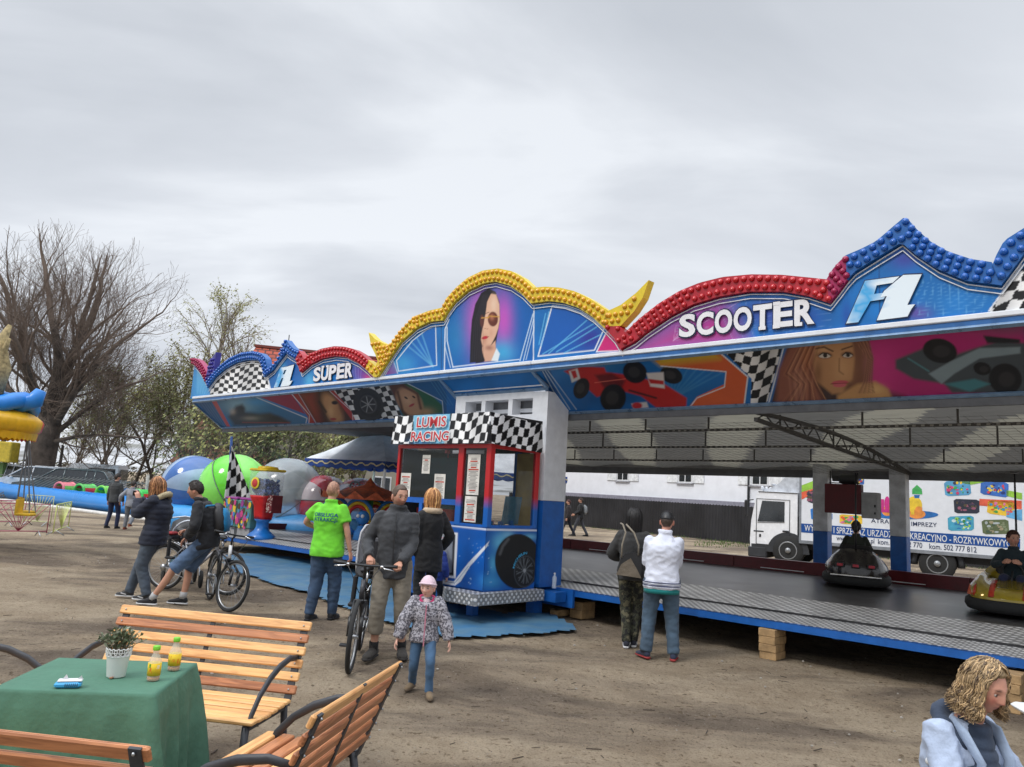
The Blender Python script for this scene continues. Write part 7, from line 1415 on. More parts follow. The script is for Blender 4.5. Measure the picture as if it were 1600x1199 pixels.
# ------------------------------------------------------------------ bumper cars
def bumper_car(label, loc, rz, body, dark, lights, group='bumper cars on the track'):
 """local +Y forward, 1.9 m long"""
 t = thing('bumper_car', label, 'bumper car', loc, rz, group)
 def ring(hw, hl, z, n=40, p=2.8):
  return [Vector((hw*math.copysign(abs(math.cos(a))**(2/p), math.cos(a)), hl*math.copysign(abs(math.sin(a))**(2/p), math.sin(a)), z)) for a in np.linspace(0, 2*PI, n, endpoint=False)]
 b = MB(); b.loft([((0, 0, z), w_, l, (1, 0, 0), (0, 1, 0)) for z, w_, l in ((.05, .50, .86), (.07, .57, .95), (.13, .60, .98), (.20, .59, .97), (.23, .55, .92))], 40, p=2.8); b.build('rubber_bumper', RUBBER, t)
 b = MB(); V = []; F = []; NA = 44; secs = ((.22, .53, .90), (.32, .55, .90), (.40, .53, .86), (.50, .46, .80), (.56, .40, .74))
 for z, w_, l in secs:
  for v in ring(w_, l, z, NA): 
   yy = v.y; k = yy/l; v.z = z-(.20*max(0, (z-.22)/.34)*max(0, k)**1.3) + (.16*max(0, (z-.30)/.26)*max(0, -k-.35)/.65); V.append(v)
 for i in range(len(secs)-1):
  for j in range(NA): F.append((i*NA+j, i*NA+(j+1) % NA, (i+1)*NA+(j+1) % NA, (i+1)*NA+j))
 n0 = (len(secs)-1)*NA; k0 = len(V)
 for v in ring(.28, .30, .30, NA): V.append(Vector((v.x, v.y-.10, .50+.0)))
 for j in range(NA): F.append((n0+j, n0+(j+1) % NA, k0+(j+1) % NA, k0+j))
 k1 = len(V)
 for v in ring(.26, .28, .3, NA): V.append(Vector((v.x, v.y-.10, .26)))
 for j in range(NA): F.append((k0+j, k0+(j+1) % NA, k1+(j+1) % NA, k1+j))
 F.append(tuple(range(k1, k1+NA))); b.add(V, F, 0, True); body_o = b.build('car_body', body, t)
 b = MB()
 for s_ in (-1, 1): b.loft([((s_*.20, y, z), .035, .012, (1, 0, 0), (0, 0, 1)) for y, z in ((.32, .475), (.55, .43), (.74, .36), (.88, .28))], 8); b.loft([((s_*.42, y, z), .05, .02, (0, 0, 1), (1, 0, 0)) for y, z in ((-.5, .44), (0, .42), (.5, .37), (.72, .30))], 8)
 b.build('flame_stripe', dark, body_o)
 if lights == 'front':
  b = MB(); rr = random.Random(6)
  for k in range(14): x = -.45+k*.07; y = .80-abs(x)*.35; b.add([(x-.05, y+.06, .27), (x+.05, y+.06, .27), (x+.03+rr.uniform(-.05, .05), y-.22-rr.random()*.25, .345+.1*(.8-y)*.2+.05)], [(0, 1, 2)])
  b.build('flame_paint', R_('flame_orange', 214, 90, 50, rough=.3), body_o)
 for x in ((-.30, -.20, .20, .30) if lights == 'front' else ()):
  b = MB(); b.sph((x, .90-abs(x)*.35, .275), (.030, .03, .022), 0, 8, 6); b.build('headlight', [mat_em('lamp_glow', rgb(255, 214, 150), 1.6)], body_o)
 for x in (-.26, -.0, .26):
  b = MB(); b.box((x, -.905+abs(x)*.12, .42), (.15, .03, .085), 0, bev=.008); b.box((x, -.925+abs(x)*.12, .42), (.10, .02, .05), 1, bev=.006); b.build('tail_light', [BLACK, R_('tail_red', 190, 40, 60, rough=.3)], body_o)
 b = MB(); b.box((0, -.955, .24), (.84, .025, .035), 0, bev=.01); b.build('rear_trim', CHROME, body_o)
 b = MB(); b.box((0, -.30, .36), (.50, .36, .10), 0, bev=.03); b.box((0, -.47, .58), (.52, .09, .40), 0, Matrix.Rotation(.2, 3, 'X'), bev=.03); b.build('seat', R_('vinyl_black', 34, 32, 34, rough=.5), t)
 b = MB(); b.tube([(.13*math.cos(a), .10+.03*math.sin(a), .62+.13*math.sin(a)) for a in np.linspace(0, 2*PI, 18, endpoint=False)], .013, 6, closed=True); b.tube([(0, .10, .62), (0, .25, .48)], .016, 6); b.build('steering_wheel', BLACK, t)
 b = MB(); b.tube([(0, -.70, .50), (0, -.72, 1.1), (0, -.72, 2.12)], [.022, .016, .013], 8); b.tube([(0, -.72, 1.02), (0, -.72, 1.14)], .03, 8); b.box((0, -.72, 2.14), (.10, .16, .02), 0); b.build('pickup_pole', BLACK, t); return t
def mat_em(name, c, k):
 if name in _mats: return _mats[name]
 m = bpy.data.materials.new(name); m.use_nodes = True; b = m.node_tree.nodes['Principled BSDF']; b.inputs['Base Color'].default_value = (*c, 1); b.inputs['Emission Color'].default_value = (*c, 1); b.inputs['Emission Strength'].default_value = k; _mats[name] = m; return m
YB = R_('car_yellow', 176, 152, 40, rough=.22, vary=.12, coat=.5); DK = R_('car_black', 34, 28, 26, rough=.25, vary=.2, coat=.5); FR = R_('flame_red', 190, 60, 40, rough=.3)
def on_deck(px, py): u, v = UV0(px, py, .56+TILT*0); return RO+AU*u+AV*v+Vector((0, 0, .567+TILT*u))
p1 = on_deck(1338, 915); bumper_car('dark-tailed yellow bumper car seen from behind, between the two back posts', p1, look_rz(.42, .9), DK, YB, 'rear')
b = MB(); 
p2 = on_deck(1585, 962); bumper_car('yellow bumper car with red flames at the right edge of the track', p2, look_rz(-.62, -.80), YB, FR, 'front')
for o_ in [o for o in COL.objects if o.name.startswith('bumper_car') and o.parent is None and o.get('category') == 'bumper car']: o_.scale = (.92, .92, .9)
def driver(label, p, rz, topc, hairc, H=1.45, yaw=0):
 return person(label, p+Vector((math.sin(rz)*.18, -math.cos(rz)*.18, -.03)), rz, H, J=dict(pelvis=(0, 0, .44), hpL=(-.08, .02, .43), hpR=(.08, .02, .43), waist=(0, -.02, .54), chest=(0, -.02, .70), neck=(0, .0, .88), head=(0, .03, 1.02), shL=(-.14, 0, .83), shR=(.14, 0, .83), knL=(-.10, .34, .50), knR=(.10, .34, .50), anL=(-.1, .46, .30), anR=(.1, .46, .30), wrL=(-.10, .30, .70), wrR=(.10, .30, .70), h_elL=(-1, -.3, -1), h_elR=(1, -.3, -1)),
  top=dict(mat=topc, g=.02, hem=.02), bottom=dict(mat=cloth('navy_trousers', 0, 0, 0)), shoes=dict(mat=SH_BLK), hair=dict(style='short', col=hairc), head=dict(yaw=yaw, scale=.92), voxel=.018, skin=(190, 142, 120))
driver('driver in dark green top in the bumper car seen from behind', p1, look_rz(.42, .9), cloth('dark_green', 44, 50, 40), (34, 28, 24))
driver('young driver in dark teal top in the bumper car with red flames', p2, look_rz(-.62, -.8), cloth('dark_teal', 36, 54, 62), (70, 44, 34), yaw=.5)

# ------------------------------------------------------------------ lorry
fw, rw = G(1231, 885), G(1465, 908); TD = (rw-fw).normalized(); Tz = math.atan2(TD.y, TD.x); TNv = Vector((-TD.y, TD.x, 0))
lorry = thing('lorry', 'white box lorry with colourful banner side parked behind the ride', 'lorry', fw+TNv*0, Tz)
def LP(px, py, y=0.0):      # survey pixel -> lorry side plane (x along, z)
 d = ray(px, py); o = fw+TNv*y; t = (o-Vector((0, 0, CAM_H))).dot(TNv)/d.dot(TNv); p = Vector((0, 0, CAM_H))+d*t; return (p-o).dot(TD), p.z
cx0 = LP(1172, 830)[0]; cx1 = LP(1246, 800)[0]; bx0 = LP(1250, 760)[0]; zt = 3.45; zb = LP(1262, 845)[1]
CABW = R_('cab_white', 240, 241, 244, rough=.25, vary=.05, coat=.4); TD_ = R_('truck_dark', 48, 50, 54, rough=.6)
zc = lambda y: LP(1200, y)[1]
zroof, zsill, zwt, zwb = zc(768), zc(862), zc(782), zc(815)
b = MB(); Wd = 2.35
prof = [(cx0+.02, zsill), (cx0, zsill+.35), (cx0+.03, zwb), (cx0+.20, zroof-.06), (cx0+.34, zroof), (cx1, zroof), (cx1, zsill)]
b.prism(prof, 0, Wd, lambda x, y, z: (x, z, y)); cabo = b.build('cab', CABW, lorry)
b = MB(); wx0, wx1 = LP(1190, 790)[0], LP(1226, 790)[0]; b.prism([(wx0-.12, zwb-.02), (wx0+.02, zwt-.02), (wx1, zwt-.02), (wx1, zwb+.02)], -.012, .0, lambda x, y, z: (x, z, y)); b.build('side_window', DGLASS, cabo)
b = MB(); b.add([(cx0+.012, .12, zwb+.05), (cx0+.012, Wd-.12, zwb+.05), (cx0+.165, Wd-.15, zroof-.12), (cx0+.165, .15, zroof-.12)], [(0, 1, 2, 3)]); b.build('windscreen', DGLASS, cabo)
b = MB(); dx0, dx1 = wx0-.16, LP(1234, 800)[0]
for P0, P1_ in (((dx0, zwb-.75), (dx0, zwt+.04)), ((dx1, zwb-.75), (dx1, zwt+.04)), ((dx0, zwt+.04), (dx1, zwt+.04)), ((dx0, zwb-.75), (dx1, zwb-.75)), ((wx0-.12, zwb-.05), (wx1, zwb))): b.bar((P0[0], -.006, P0[1]), (P1_[0], -.006, P1_[1]), .02, .012)
b.build('door_seam', TD_, cabo); b = MB(); b.box((dx1-.12, -.02, zwb-.28), (.20, .03, .05), 0, bev=.01); b.build('door_handle', BLACK, cabo)
b = MB(); b.b2(cx0-.02, cx0+.02, .3, Wd-.3, zsill+.25, zwb-.1); b.b2(cx0+.30, cx0+.36, -.012, .0, zsill+.45, zsill+.55); b.b2(cx0+.12, cx0+.44, -.010, .0, zsill+.62, zsill+.66); b.b2(cx0+.05, cx1-.02, -.008, 0, zsill+.0, zsill+.22); b.bar((cx0+.25, -.01, zroof-.02), (cx1, -.01, zroof-.02), .03, .02); b.build('cab_trim', TD_, cabo)
b = MB(); b.box((cx0-.10, -.16, (zwt+zwb)/2+.05), (.10, .16, .55), 0, bev=.03); b.bar((cx0+.1, -.02, zwt), (cx0-.1, -.14, zwt-.05), .03, .03); b.build('mirror', BLACK, cabo)
b = MB(); b.b2(cx0-.06, cx0+.55, -.02, Wd+.02, zsill-.22, zsill+.14, 0, .04); b.b2(cx0-.07, cx0-.03, .1, .5, zsill-.05, zsill+.08, 1); b.build('front_bumper', [TD_, WHITE], lorry)
b = MB(); b.prism([(cx0+.40, zroof), (cx0+.9, zroof+.30), (cx1+.05, zt-.05), (cx1+.05, zroof)], .15, Wd-.15, lambda x, y, z: (x, z, y))
for y in (.3, .9, 1.5, 2.0): b.tube([(cx0+.30, y, zroof+.08), (cx0+.36, y, zroof+.12)], .09, 10)
b.tube([(cx0+.32, .1, zroof+.06), (cx0+.32, Wd-.1, zroof+.06)], .03, 8); b.tube([(cx0+.65, .12, zroof+.24), (cx0+.65, Wd-.12, zroof+.24)], .03, 8); b.build('roof_deflector', R_('deflector_white', 196, 200, 206, rough=.3), lorry)
b = MB(); b.b2(cx1+.01, bx0-.02, .2, Wd-.2, 1.0, zt-.1); b.build('cab_gap', TD_, lorry)
b = MB(); b.b2(cx1+.02, 9.5, .5, Wd-.5, .55, .85); b.b2(cx1-.1, cx1+.02, .1, Wd-.1, .5, 1.6); b.b2(1.1, 1.9, .02, .5, .45, .85, 0, .05); b.build('chassis', TD_, lorry)
def arch(x, w_):
 b = MB(); b.tube([(x+math.cos(a)*w_, .14, .48+math.sin(a)*w_) for a in np.linspace(-.1, PI+.1, 16)], .10, 6, flat=1); b.build('wheel_arch', TD_, lorry)
def arch_panel(x, w_):
 b = MB(); b.prism([(x+math.cos(a)*w_, .42+math.sin(a)*w_) for a in np.linspace(0, PI, 16)], -.012, .0, lambda x, y, z: (x, z, y)); b.build('wheel_arch', TD_, lorry)
def twheel(x, y):
 b = MB(); b.lathe([(.0, -.14), (.30, -.14), (.47, -.13), (.50, -.08), (.50, .08), (.47, .13), (.30, .14), (0, .14)], (x, y, .50), 28, 0, 'y'); o = b.build('wheel', RUBBER, lorry)
 b = MB(); b.lathe([(.0, -.19), (.08, -.19), (.09, -.13), (.22, -.11), (.27, -.15), (.29, -.145), (.29, -.10), (0, -.10)], (x, y, .50), 20, 0, 'y'); b.build('rim', R_('rim_grey', 150, 152, 154, rough=.4, metal=.5), o)
rx_ = (rw-fw).length
for x in (0, rx_):
 for y in (.11, Wd-.11): twheel(x, y)
arch_panel(0, .66); arch(rx_, .62)
bx1 = 9.6; b = MB(); b.b2(bx0, bx1, -.06, Wd+.05, zb, zt, 0); b.b2(bx0-.006, bx1, -.075, Wd+.06, zb-.10, zb-.002, 1); b.b2(bx0-.008, bx0+.06, -.068, -.062, zb, zt, 1); b.build('box_body', [R_('box_white', 226, 229, 234, rough=.35, vary=.03), R_('box_rail', 130, 134, 140)], lorry)
LB = R_('banner_blue', 18, 74, 146, rough=.4, vary=.03); LG = R_('text_navy', 34, 50, 84); Y0 = -.062
def lp(px, py): return LP(px, py, Y0)
def flat(pts, d, mi, b): b.add([(x, Y0-d, z) for x, z in pts], [tuple(range(len(pts)))], mi)
b = MB(); x0, z0 = lp(1252, 828); x1, z1 = lp(1594, 849); 
flat([lp(1252, 818), lp(1252, 832), lp(1594, 858), lp(1594, 842)], .004, 0, b); b.build('banner', LB, lorry)
def ltext(s_, pA, pB, hpx, mat_, nm='lettering', off=.006, d=.008):
 (xa, za), (xb, zb_) = lp(*pA), lp(*pB); V, F = text_mesh(s_, 1, off=off); a = np.array(V); w0, w1 = a[:, 0].min(), a[:, 0].max(); b = MB(); D = Vector((xb-xa, 0, zb_-za)); L = D.length; D.normalize(); Uz = Vector((-D.z, 0, D.x)); h = hpx
 cap = .72; b.add([Vector((xa, Y0-d, za))+D*((x-w0)/(w1-w0)*L)+Uz*(y/cap*h) for x, y, z in V], F); return b.build(nm, mat_, lorry)
ltext('WYNAJEM I SPRZEDAŻ URZĄDZEŃ REKREACYJNO - ROZRYWKOWYCH', (1257, 825.5), (1588, 851), .20, WHITE)
ltext('www.lumis.com.pl', (1307, 841), (1366, 846), .16, LG); ltext('kom. 502 772 770', (1372, 847), (1441, 853), .16, LG); ltext('kom. 502 777 812', (1452, 854), (1526, 860), .16, LG)
ltext('ATRAKCJE', (1361, 814), (1413, 817), .13, LG); ltext('IMPREZY', (1424, 819), (1464, 821), .13, LG)
# coloured ribbons, logo and picture tiles printed on the side
def cl(x, y): return 1140+x/3.33, 640+y/3.33
b = MB(); k = .004
cols = [R_('ribbon_green', 150, 200, 70), R_('ribbon_red', 226, 100, 70), R_('logo_blue', 40, 110, 180), R_('logo_orange', 236, 150, 70), R_('logo_pink', 196, 50, 130), R_('logo_yellow', 240, 204, 60), R_('ribbon_blue', 100, 170, 215), R_('logo_green', 70, 170, 90)]
flat([lp(*cl(*p)) for p in [(375, 395), (440, 370), (440, 410), (375, 430)]], .004, 0, b); flat([lp(*cl(*p)) for p in [(375, 430), (440, 412), (440, 432), (375, 470)]], .0045, 1, b)
flat([lp(*cl(*p)) for p in [(1010, 345), (1120, 348), (1330, 378), (1255, 392)]], .004, 0, b); flat([lp(*cl(*p)) for p in [(930, 342), (970, 343), (960, 352), (930, 352)]], .004, 6, b)
flat([lp(*cl(*p)) for p in [(1440, 420), (1522, 435), (1522, 470), (1440, 450)]], .004, 0, b); flat([lp(*cl(*p)) for p in [(1300, 465), (1520, 475), (1520, 520), (1300, 500)]], .004, 1, b); flat([lp(*cl(*p)) for p in [(1440, 530), (1522, 520), (1522, 580), (1440, 560)]], .0042, 6, b)
def ell(cx, cy, rx, ry, mi, d, n=24, a0=0, a1=2*PI): flat([lp(*cl(cx+rx*math.cos(a), cy+ry*math.sin(a))) for a in np.linspace(a0, a1, n, endpoint=False)], d, mi, b)
ell(915, 548, 172, 24, 2, .005); ell(820, 528, 28, 26, 3, .006); ell(960, 500, 42, 48, 5, .006); ell(975, 545, 44, 24, 3, .0065)
flat([lp(*cl(*p)) for p in [(950, 440), (950, 415), (975, 392), (1000, 415), (1003, 442)]], .006, 7, b); flat([lp(*cl(*p)) for p in [(960, 445), (990, 445), (985, 462), (962, 462)]], .0062, 2, b); ell(820, 490, 15, 38, 4, .0068)
b.build('printed_ribbon', cols, lorry)
# letters of the logo
for ch, cxp, cyp, hh, mi in (('L', 806, 505, .34, cols[4]), ('u', 850, 515, .30, cols[1]), ('m', 905, 512, .30, cols[4]), ('i', 952, 520, .30, cols[5]), ('s', 985, 522, .32, cols[3])):
 V, F = text_mesh(ch, 1, off=.05); xc, zc_ = lp(*cl(cxp, cyp)); b = MB(); b.add([(xc+x*hh*1.5, Y0-.011, zc_+y*hh*1.5) for x, y, z in V], F); b.build('lettering', mi, lorry)
rnd = random.Random(12)
for q, pal in (([(1115, 375), (1250, 365), (1258, 445), (1122, 452)], 0), ([(1308, 368), (1452, 382), (1450, 460), (1304, 440)], 1), ([(1165, 465), (1300, 470), (1300, 542), (1170, 540)], 2), ([(1345, 472), (1480, 480), (1480, 560), (1338, 540)], 3), ([(1134, 558), (1270, 552), (1272, 630), (1138, 632)], 4), ([(1310, 575), (1450, 572), (1456, 648), (1318, 650)], 5), ([(405, 420), (436, 418), (436, 490), (405, 480)], 2), ([(420, 512), (535, 540), (535, 575), (425, 575)], 6), ([(572, 545), (690, 552), (690, 600), (572, 595)], 3), ([(640, 345), (700, 348), (700, 392), (640, 385)], 1)):
 b = MB(); c = np.mean(np.array(q), 0); ps = []
 for i in range(4):
  p0, p1_, p2_ = np.array(q[i-1]), np.array(q[i]), np.array(q[(i+1) % 4]); ps += [p1_+(p0-p1_)*.12, p1_+(p2_-p1_)*.10]
 flat([lp(*cl(*p)) for p in ps], .004, 0, b)
 pc = [[(90, 160, 200), (214, 70, 120), (240, 200, 60), (70, 170, 90), (60, 60, 80)], [(60, 110, 190), (90, 150, 210), (230, 200, 70), (210, 70, 80), (40, 60, 120)], [(44, 48, 62), (70, 60, 80), (150, 90, 110), (90, 80, 60), (50, 50, 60)], [(236, 196, 60), (226, 90, 60), (80, 160, 80), (60, 150, 200), (220, 120, 160)], [(70, 160, 190), (60, 130, 70), (150, 200, 90), (40, 120, 180), (200, 220, 220)], [(96, 108, 74), (130, 140, 110), (160, 150, 120), (70, 90, 70), (180, 190, 190)], [(40, 120, 200)]*5][pal]
 for k_ in range(26):
  a = rnd.uniform(.12, .88); e = rnd.uniform(.14, .86); Q = [np.array(v, float) for v in q]; P = (Q[0]*(1-a)+Q[1]*a)*(1-e)+(Q[3]*(1-a)+Q[2]*a)*e; w_, h_ = rnd.uniform(4, 13), rnd.uniform(3, 9)
  flat([lp(*cl(P[0]+w_*math.cos(t)*1.0, P[1]+h_*math.sin(t))) for t in np.linspace(0, 2*PI, 7, endpoint=False)], .006+k_*.0002, 1+k_ % 4, b)
 b.build('printed_picture', [R_('pic_%d_%d' % (pal, i), *c_) for i, c_ in enumerate(pc)], lorry)

# ------------------------------------------------------------------ white building and dark fence behind the ride
FA, FB = Vector((3.91, 50.9, 0)), Vector((12.36, 39.7, 0)); FD = (FB-FA).normalized(); FN = Vector((-FD.y, FD.x, 0)); fz = math.atan2(FD.y, FD.x)
def FP(px, py, y): d = ray(px, py); o = FA+FN*y; t = (o-Vector((0, 0, CAM_H))).dot(FN)/d.dot(FN); p = Vector((0, 0, CAM_H))+d*t; return (p-o).dot(FD), p.z
fn = thing('metal_fence', 'tall black corrugated metal fence in front of the white building', 'fence', FA, fz)
b = MB(); V = []; n_ = 1400; x_ = np.linspace(-6, 34, n_)
for x in x_: yy = .03*(1 if int(x/.10) % 2 else 0); V += [(x, yy, .04), (x, yy, 1.86+.03*(1 if int(x/.10) % 2 else 0))]
b.add(V, [(i*2, i*2+2, i*2+3, i*2+1) for i in range(n_-1)]); b.build('fence_sheet', R_('fence_black', 44, 44, 47, rough=.45, vary=.25, vscale=.7), fn)
b = MB(); b.b2(-6, 34, .05, .2, 0, .10); b.build('fence_plinth', R_('concrete', 150, 148, 142, rough=.9), fn)
bd = thing('white_building', 'long white two-storey building with shuttered windows and grey base', 'building', FA+FN*1.0, fz)
bx0_ = FP(881, 760, 1.0)[0]; WLm = R_('render_white', 240, 242, 248, rough=.85, vary=.04, vscale=1.5, bump=.1); b = MB(); b.b2(bx0_, 36, 0, 9, 2.10, 6.0, 0); b.b2(bx0_-.02, 36.02, -.03, 9.02, 0, 2.10, 1); b.build('wall', [WLm, R_('plinth_mauve', 150, 148, 160, rough=.85)], bd)
b = MB(); b.add([(bx0_-.4, -.5, 5.9), (36.4, -.5, 5.9), (36.4, 9.5, 5.9), (bx0_-.4, 9.5, 5.9), (bx0_+2, 4.5, 8.2), (34, 4.5, 8.2)], [(0, 1, 5, 4), (1, 2, 5), (2, 3, 4, 5), (3, 0, 4)]); b.build('roof', R_('roof_tile_dark', 96, 72, 62, rough=.8), bd)
for wx in list(np.arange(4.2, 34, 4.95)):
 for wz in (3.0, ):
  x0 = wx-.45; f = MB(); f.b2(x0, x0+.98, -.035, .03, wz, wz+1.25); fr = f.build('window', WHITE, bd); g_ = MB(); g_.b2(x0+.07, x0+.46, -.045, -.037, wz+.08, wz+1.18); g_.b2(x0+.53, x0+.92, -.045, -.037, wz+.08, wz+1.18); g_.build('pane', DGLASS, fr)
  f = MB(); f.b2(x0-.12, x0+1.1, -.12, .02, wz-.07, wz); f.build('sill', R_('sill_grey', 160, 160, 166), fr)
  for s_ in (-1, 1): f = MB(); xs = x0-.86 if s_ < 0 else x0+1.02; f.b2(xs, xs+.82, -.06, -.003, wz+.0, wz+1.25, 0, .015); f.build('shutter', R_('shutter_white', 232, 234, 236), fr)
b = MB(); b.tube([(FP(1171, 760, 1)[0], -.08, 0), (FP(1171, 760, 1)[0], -.08, 6)], .06, 8); b.build('downpipe', TD_, bd)
# tufts of grass by the fence
b = MB(); rnd = random.Random(1)
for k in range(700):
 a = G(rnd.uniform(1085, 1180), rnd.gauss(850, 3)) if k < 350 else (FA+FD*rnd.uniform(0, 30)-FN*rnd.uniform(.05, .5)); a.z = 0; h = rnd.uniform(.05, .16); q = rnd.uniform(0, PI); d = Vector((math.cos(q), math.sin(q), 0))*.02; b.add([a-d, a+d, a+Vector((rnd.uniform(-.05, .05), rnd.uniform(-.05, .05), h))], [(0, 1, 2)])
for k in range(500):
 c = RO+AU*rnd.uniform(.2, 2.0)+AV*rnd.uniform(8.2, 9.3); h = rnd.uniform(.3, .75); q = rnd.uniform(0, PI); d = Vector((math.cos(q), math.sin(q), 0))*.03; c.z = 0; b.add([c-d, c+d, c+Vector((rnd.uniform(-.1, .1), rnd.uniform(-.1, .1), h))], [(0, 1, 2)])
tag(b.build('grass', R_('grass_green', 96, 122, 52, .7)), 'ragged tufts of grass along the fence and behind the ride', 'grass', kind='stuff')

# ------------------------------------------------------------------ trees
BARK = R_('bark_grey', 112, 102, 92, .8, rough=.95, vary=.35, vscale=6, bump=.5, bscale=12); TWIG = R_('twig_brown', 132, 116, 100, .8, rough=.95)
def tree(label, loc, H, spread, seed, trunk_r, levels=5, first=.2, nb=(5, 4, 4, 4, 3), up=.35, leaf=None, leafn=0, lsz=.1, bark=None, minr=.008, droop=0, blen=.55, lean=(0, 0), cat='tree', name='tree', group=None, lmat2=None, twig=None):
 rnd = random.Random(seed); t = thing(name, label, cat, loc, 0, group); tk = MB(); cw = MB(); lf = MB(); tips = []
 def grow(p, d, L, r, lv):
  n = 5 if lv < 2 else 4; pts = [p]; rs = [r]; dd = d.copy(); c = p.copy()
  for i in range(n):
   dd = (dd+Vector((rnd.gauss(0, .13), rnd.gauss(0, .13), rnd.gauss(0, .08)+(up*.12 if lv > 0 else 0)-droop*lv*.06))).normalized(); c = c+dd*(L/n); pts.append(c.copy()); rs.append(max(minr*.6, r*(1-(i+1)/n*(.45 if lv < levels-1 else .8))))
  (tk if lv <= 1 else cw).tube(pts, rs, 9 if lv == 0 else (6 if lv < 2 else 3), cap=False)
  if lv >= levels-1:
   tips.append((pts, dd)); return
  k = nb[min(lv, len(nb)-1)]
  for j in range(k):
   f = (first+(1-first)*(j+rnd.random()*.8)/k) if lv == 0 else .25+.75*(j+rnd.random())/k; f = min(f, .999); i = int(f*n); q = pts[i].lerp(pts[i+1], f*n-i); az = rnd.uniform(0, 2*PI) if lv else (j*2.4+rnd.uniform(-.4, .4)); a = rnd.uniform(.45, .95)*(1.05 if lv == 0 else .8)
   X = dd.orthogonal().normalized(); Y = dd.cross(X); nd = (dd*math.cos(a)+(X*math.cos(az)+Y*math.sin(az))*math.sin(a)*spread); nd.z += up*.3-(droop*.25 if lv > 1 else 0); nd.normalize(); grow(q, nd, L*(rnd.uniform(.60, .82) if lv else blen*(1.25-.75*f)*rnd.uniform(.8, 1.1)), max(minr, rs[i]*rnd.uniform(.5, .68)), lv+1)
  if lv > 0 or levels < 4: grow(pts[-1], dd, L*.62, rs[-1], lv+1)
 grow(Vector((0, 0, -.1)), Vector((lean[0], lean[1], 1)).normalized(), H, trunk_r, 0)
 tk.build('trunk', bark or BARK, t); cw.build('branches', twig or TWIG, t)
 if leaf:
  per = max(1, leafn//max(1, len(tips)))
  for pts, dd in tips:
   for q in range(per if per > 1 else (1 if rnd.random() < leafn/max(1, len(tips)) else 0)):
    i = rnd.randrange(len(pts)-1); p = pts[i].lerp(pts[i+1], rnd.random())+Vector((rnd.gauss(0, .12), rnd.gauss(0, .12), rnd.gauss(0, .12)))*lsz*9; s_ = lsz*rnd.uniform(.5, 1.3); a = Vector((rnd.gauss(0, 1), rnd.gauss(0, 1), rnd.gauss(0, 1))).normalized(); c = a.orthogonal().normalized(); e = a.cross(c)
    lf.add([p-c*s_, p-e*s_*.5, p+c*s_, p+e*s_*.5], [(0, 1, 2, 3)], 1 if rnd.random() < .35 else 0)
  lf.build('crown', [leaf, lmat2 or leaf], t)
 return t
LFY = R_('leaf_spring', 172, 172, 108, .95, rough=.8); LFG = R_('leaf_olive', 146, 150, 98, .95, rough=.8); LFD = R_('leaf_dull', 116, 114, 80, .8, rough=.8); BIRCH = R_('bark_birch', 190, 186, 176, .8, rough=.9, vary=.4, vscale=4)
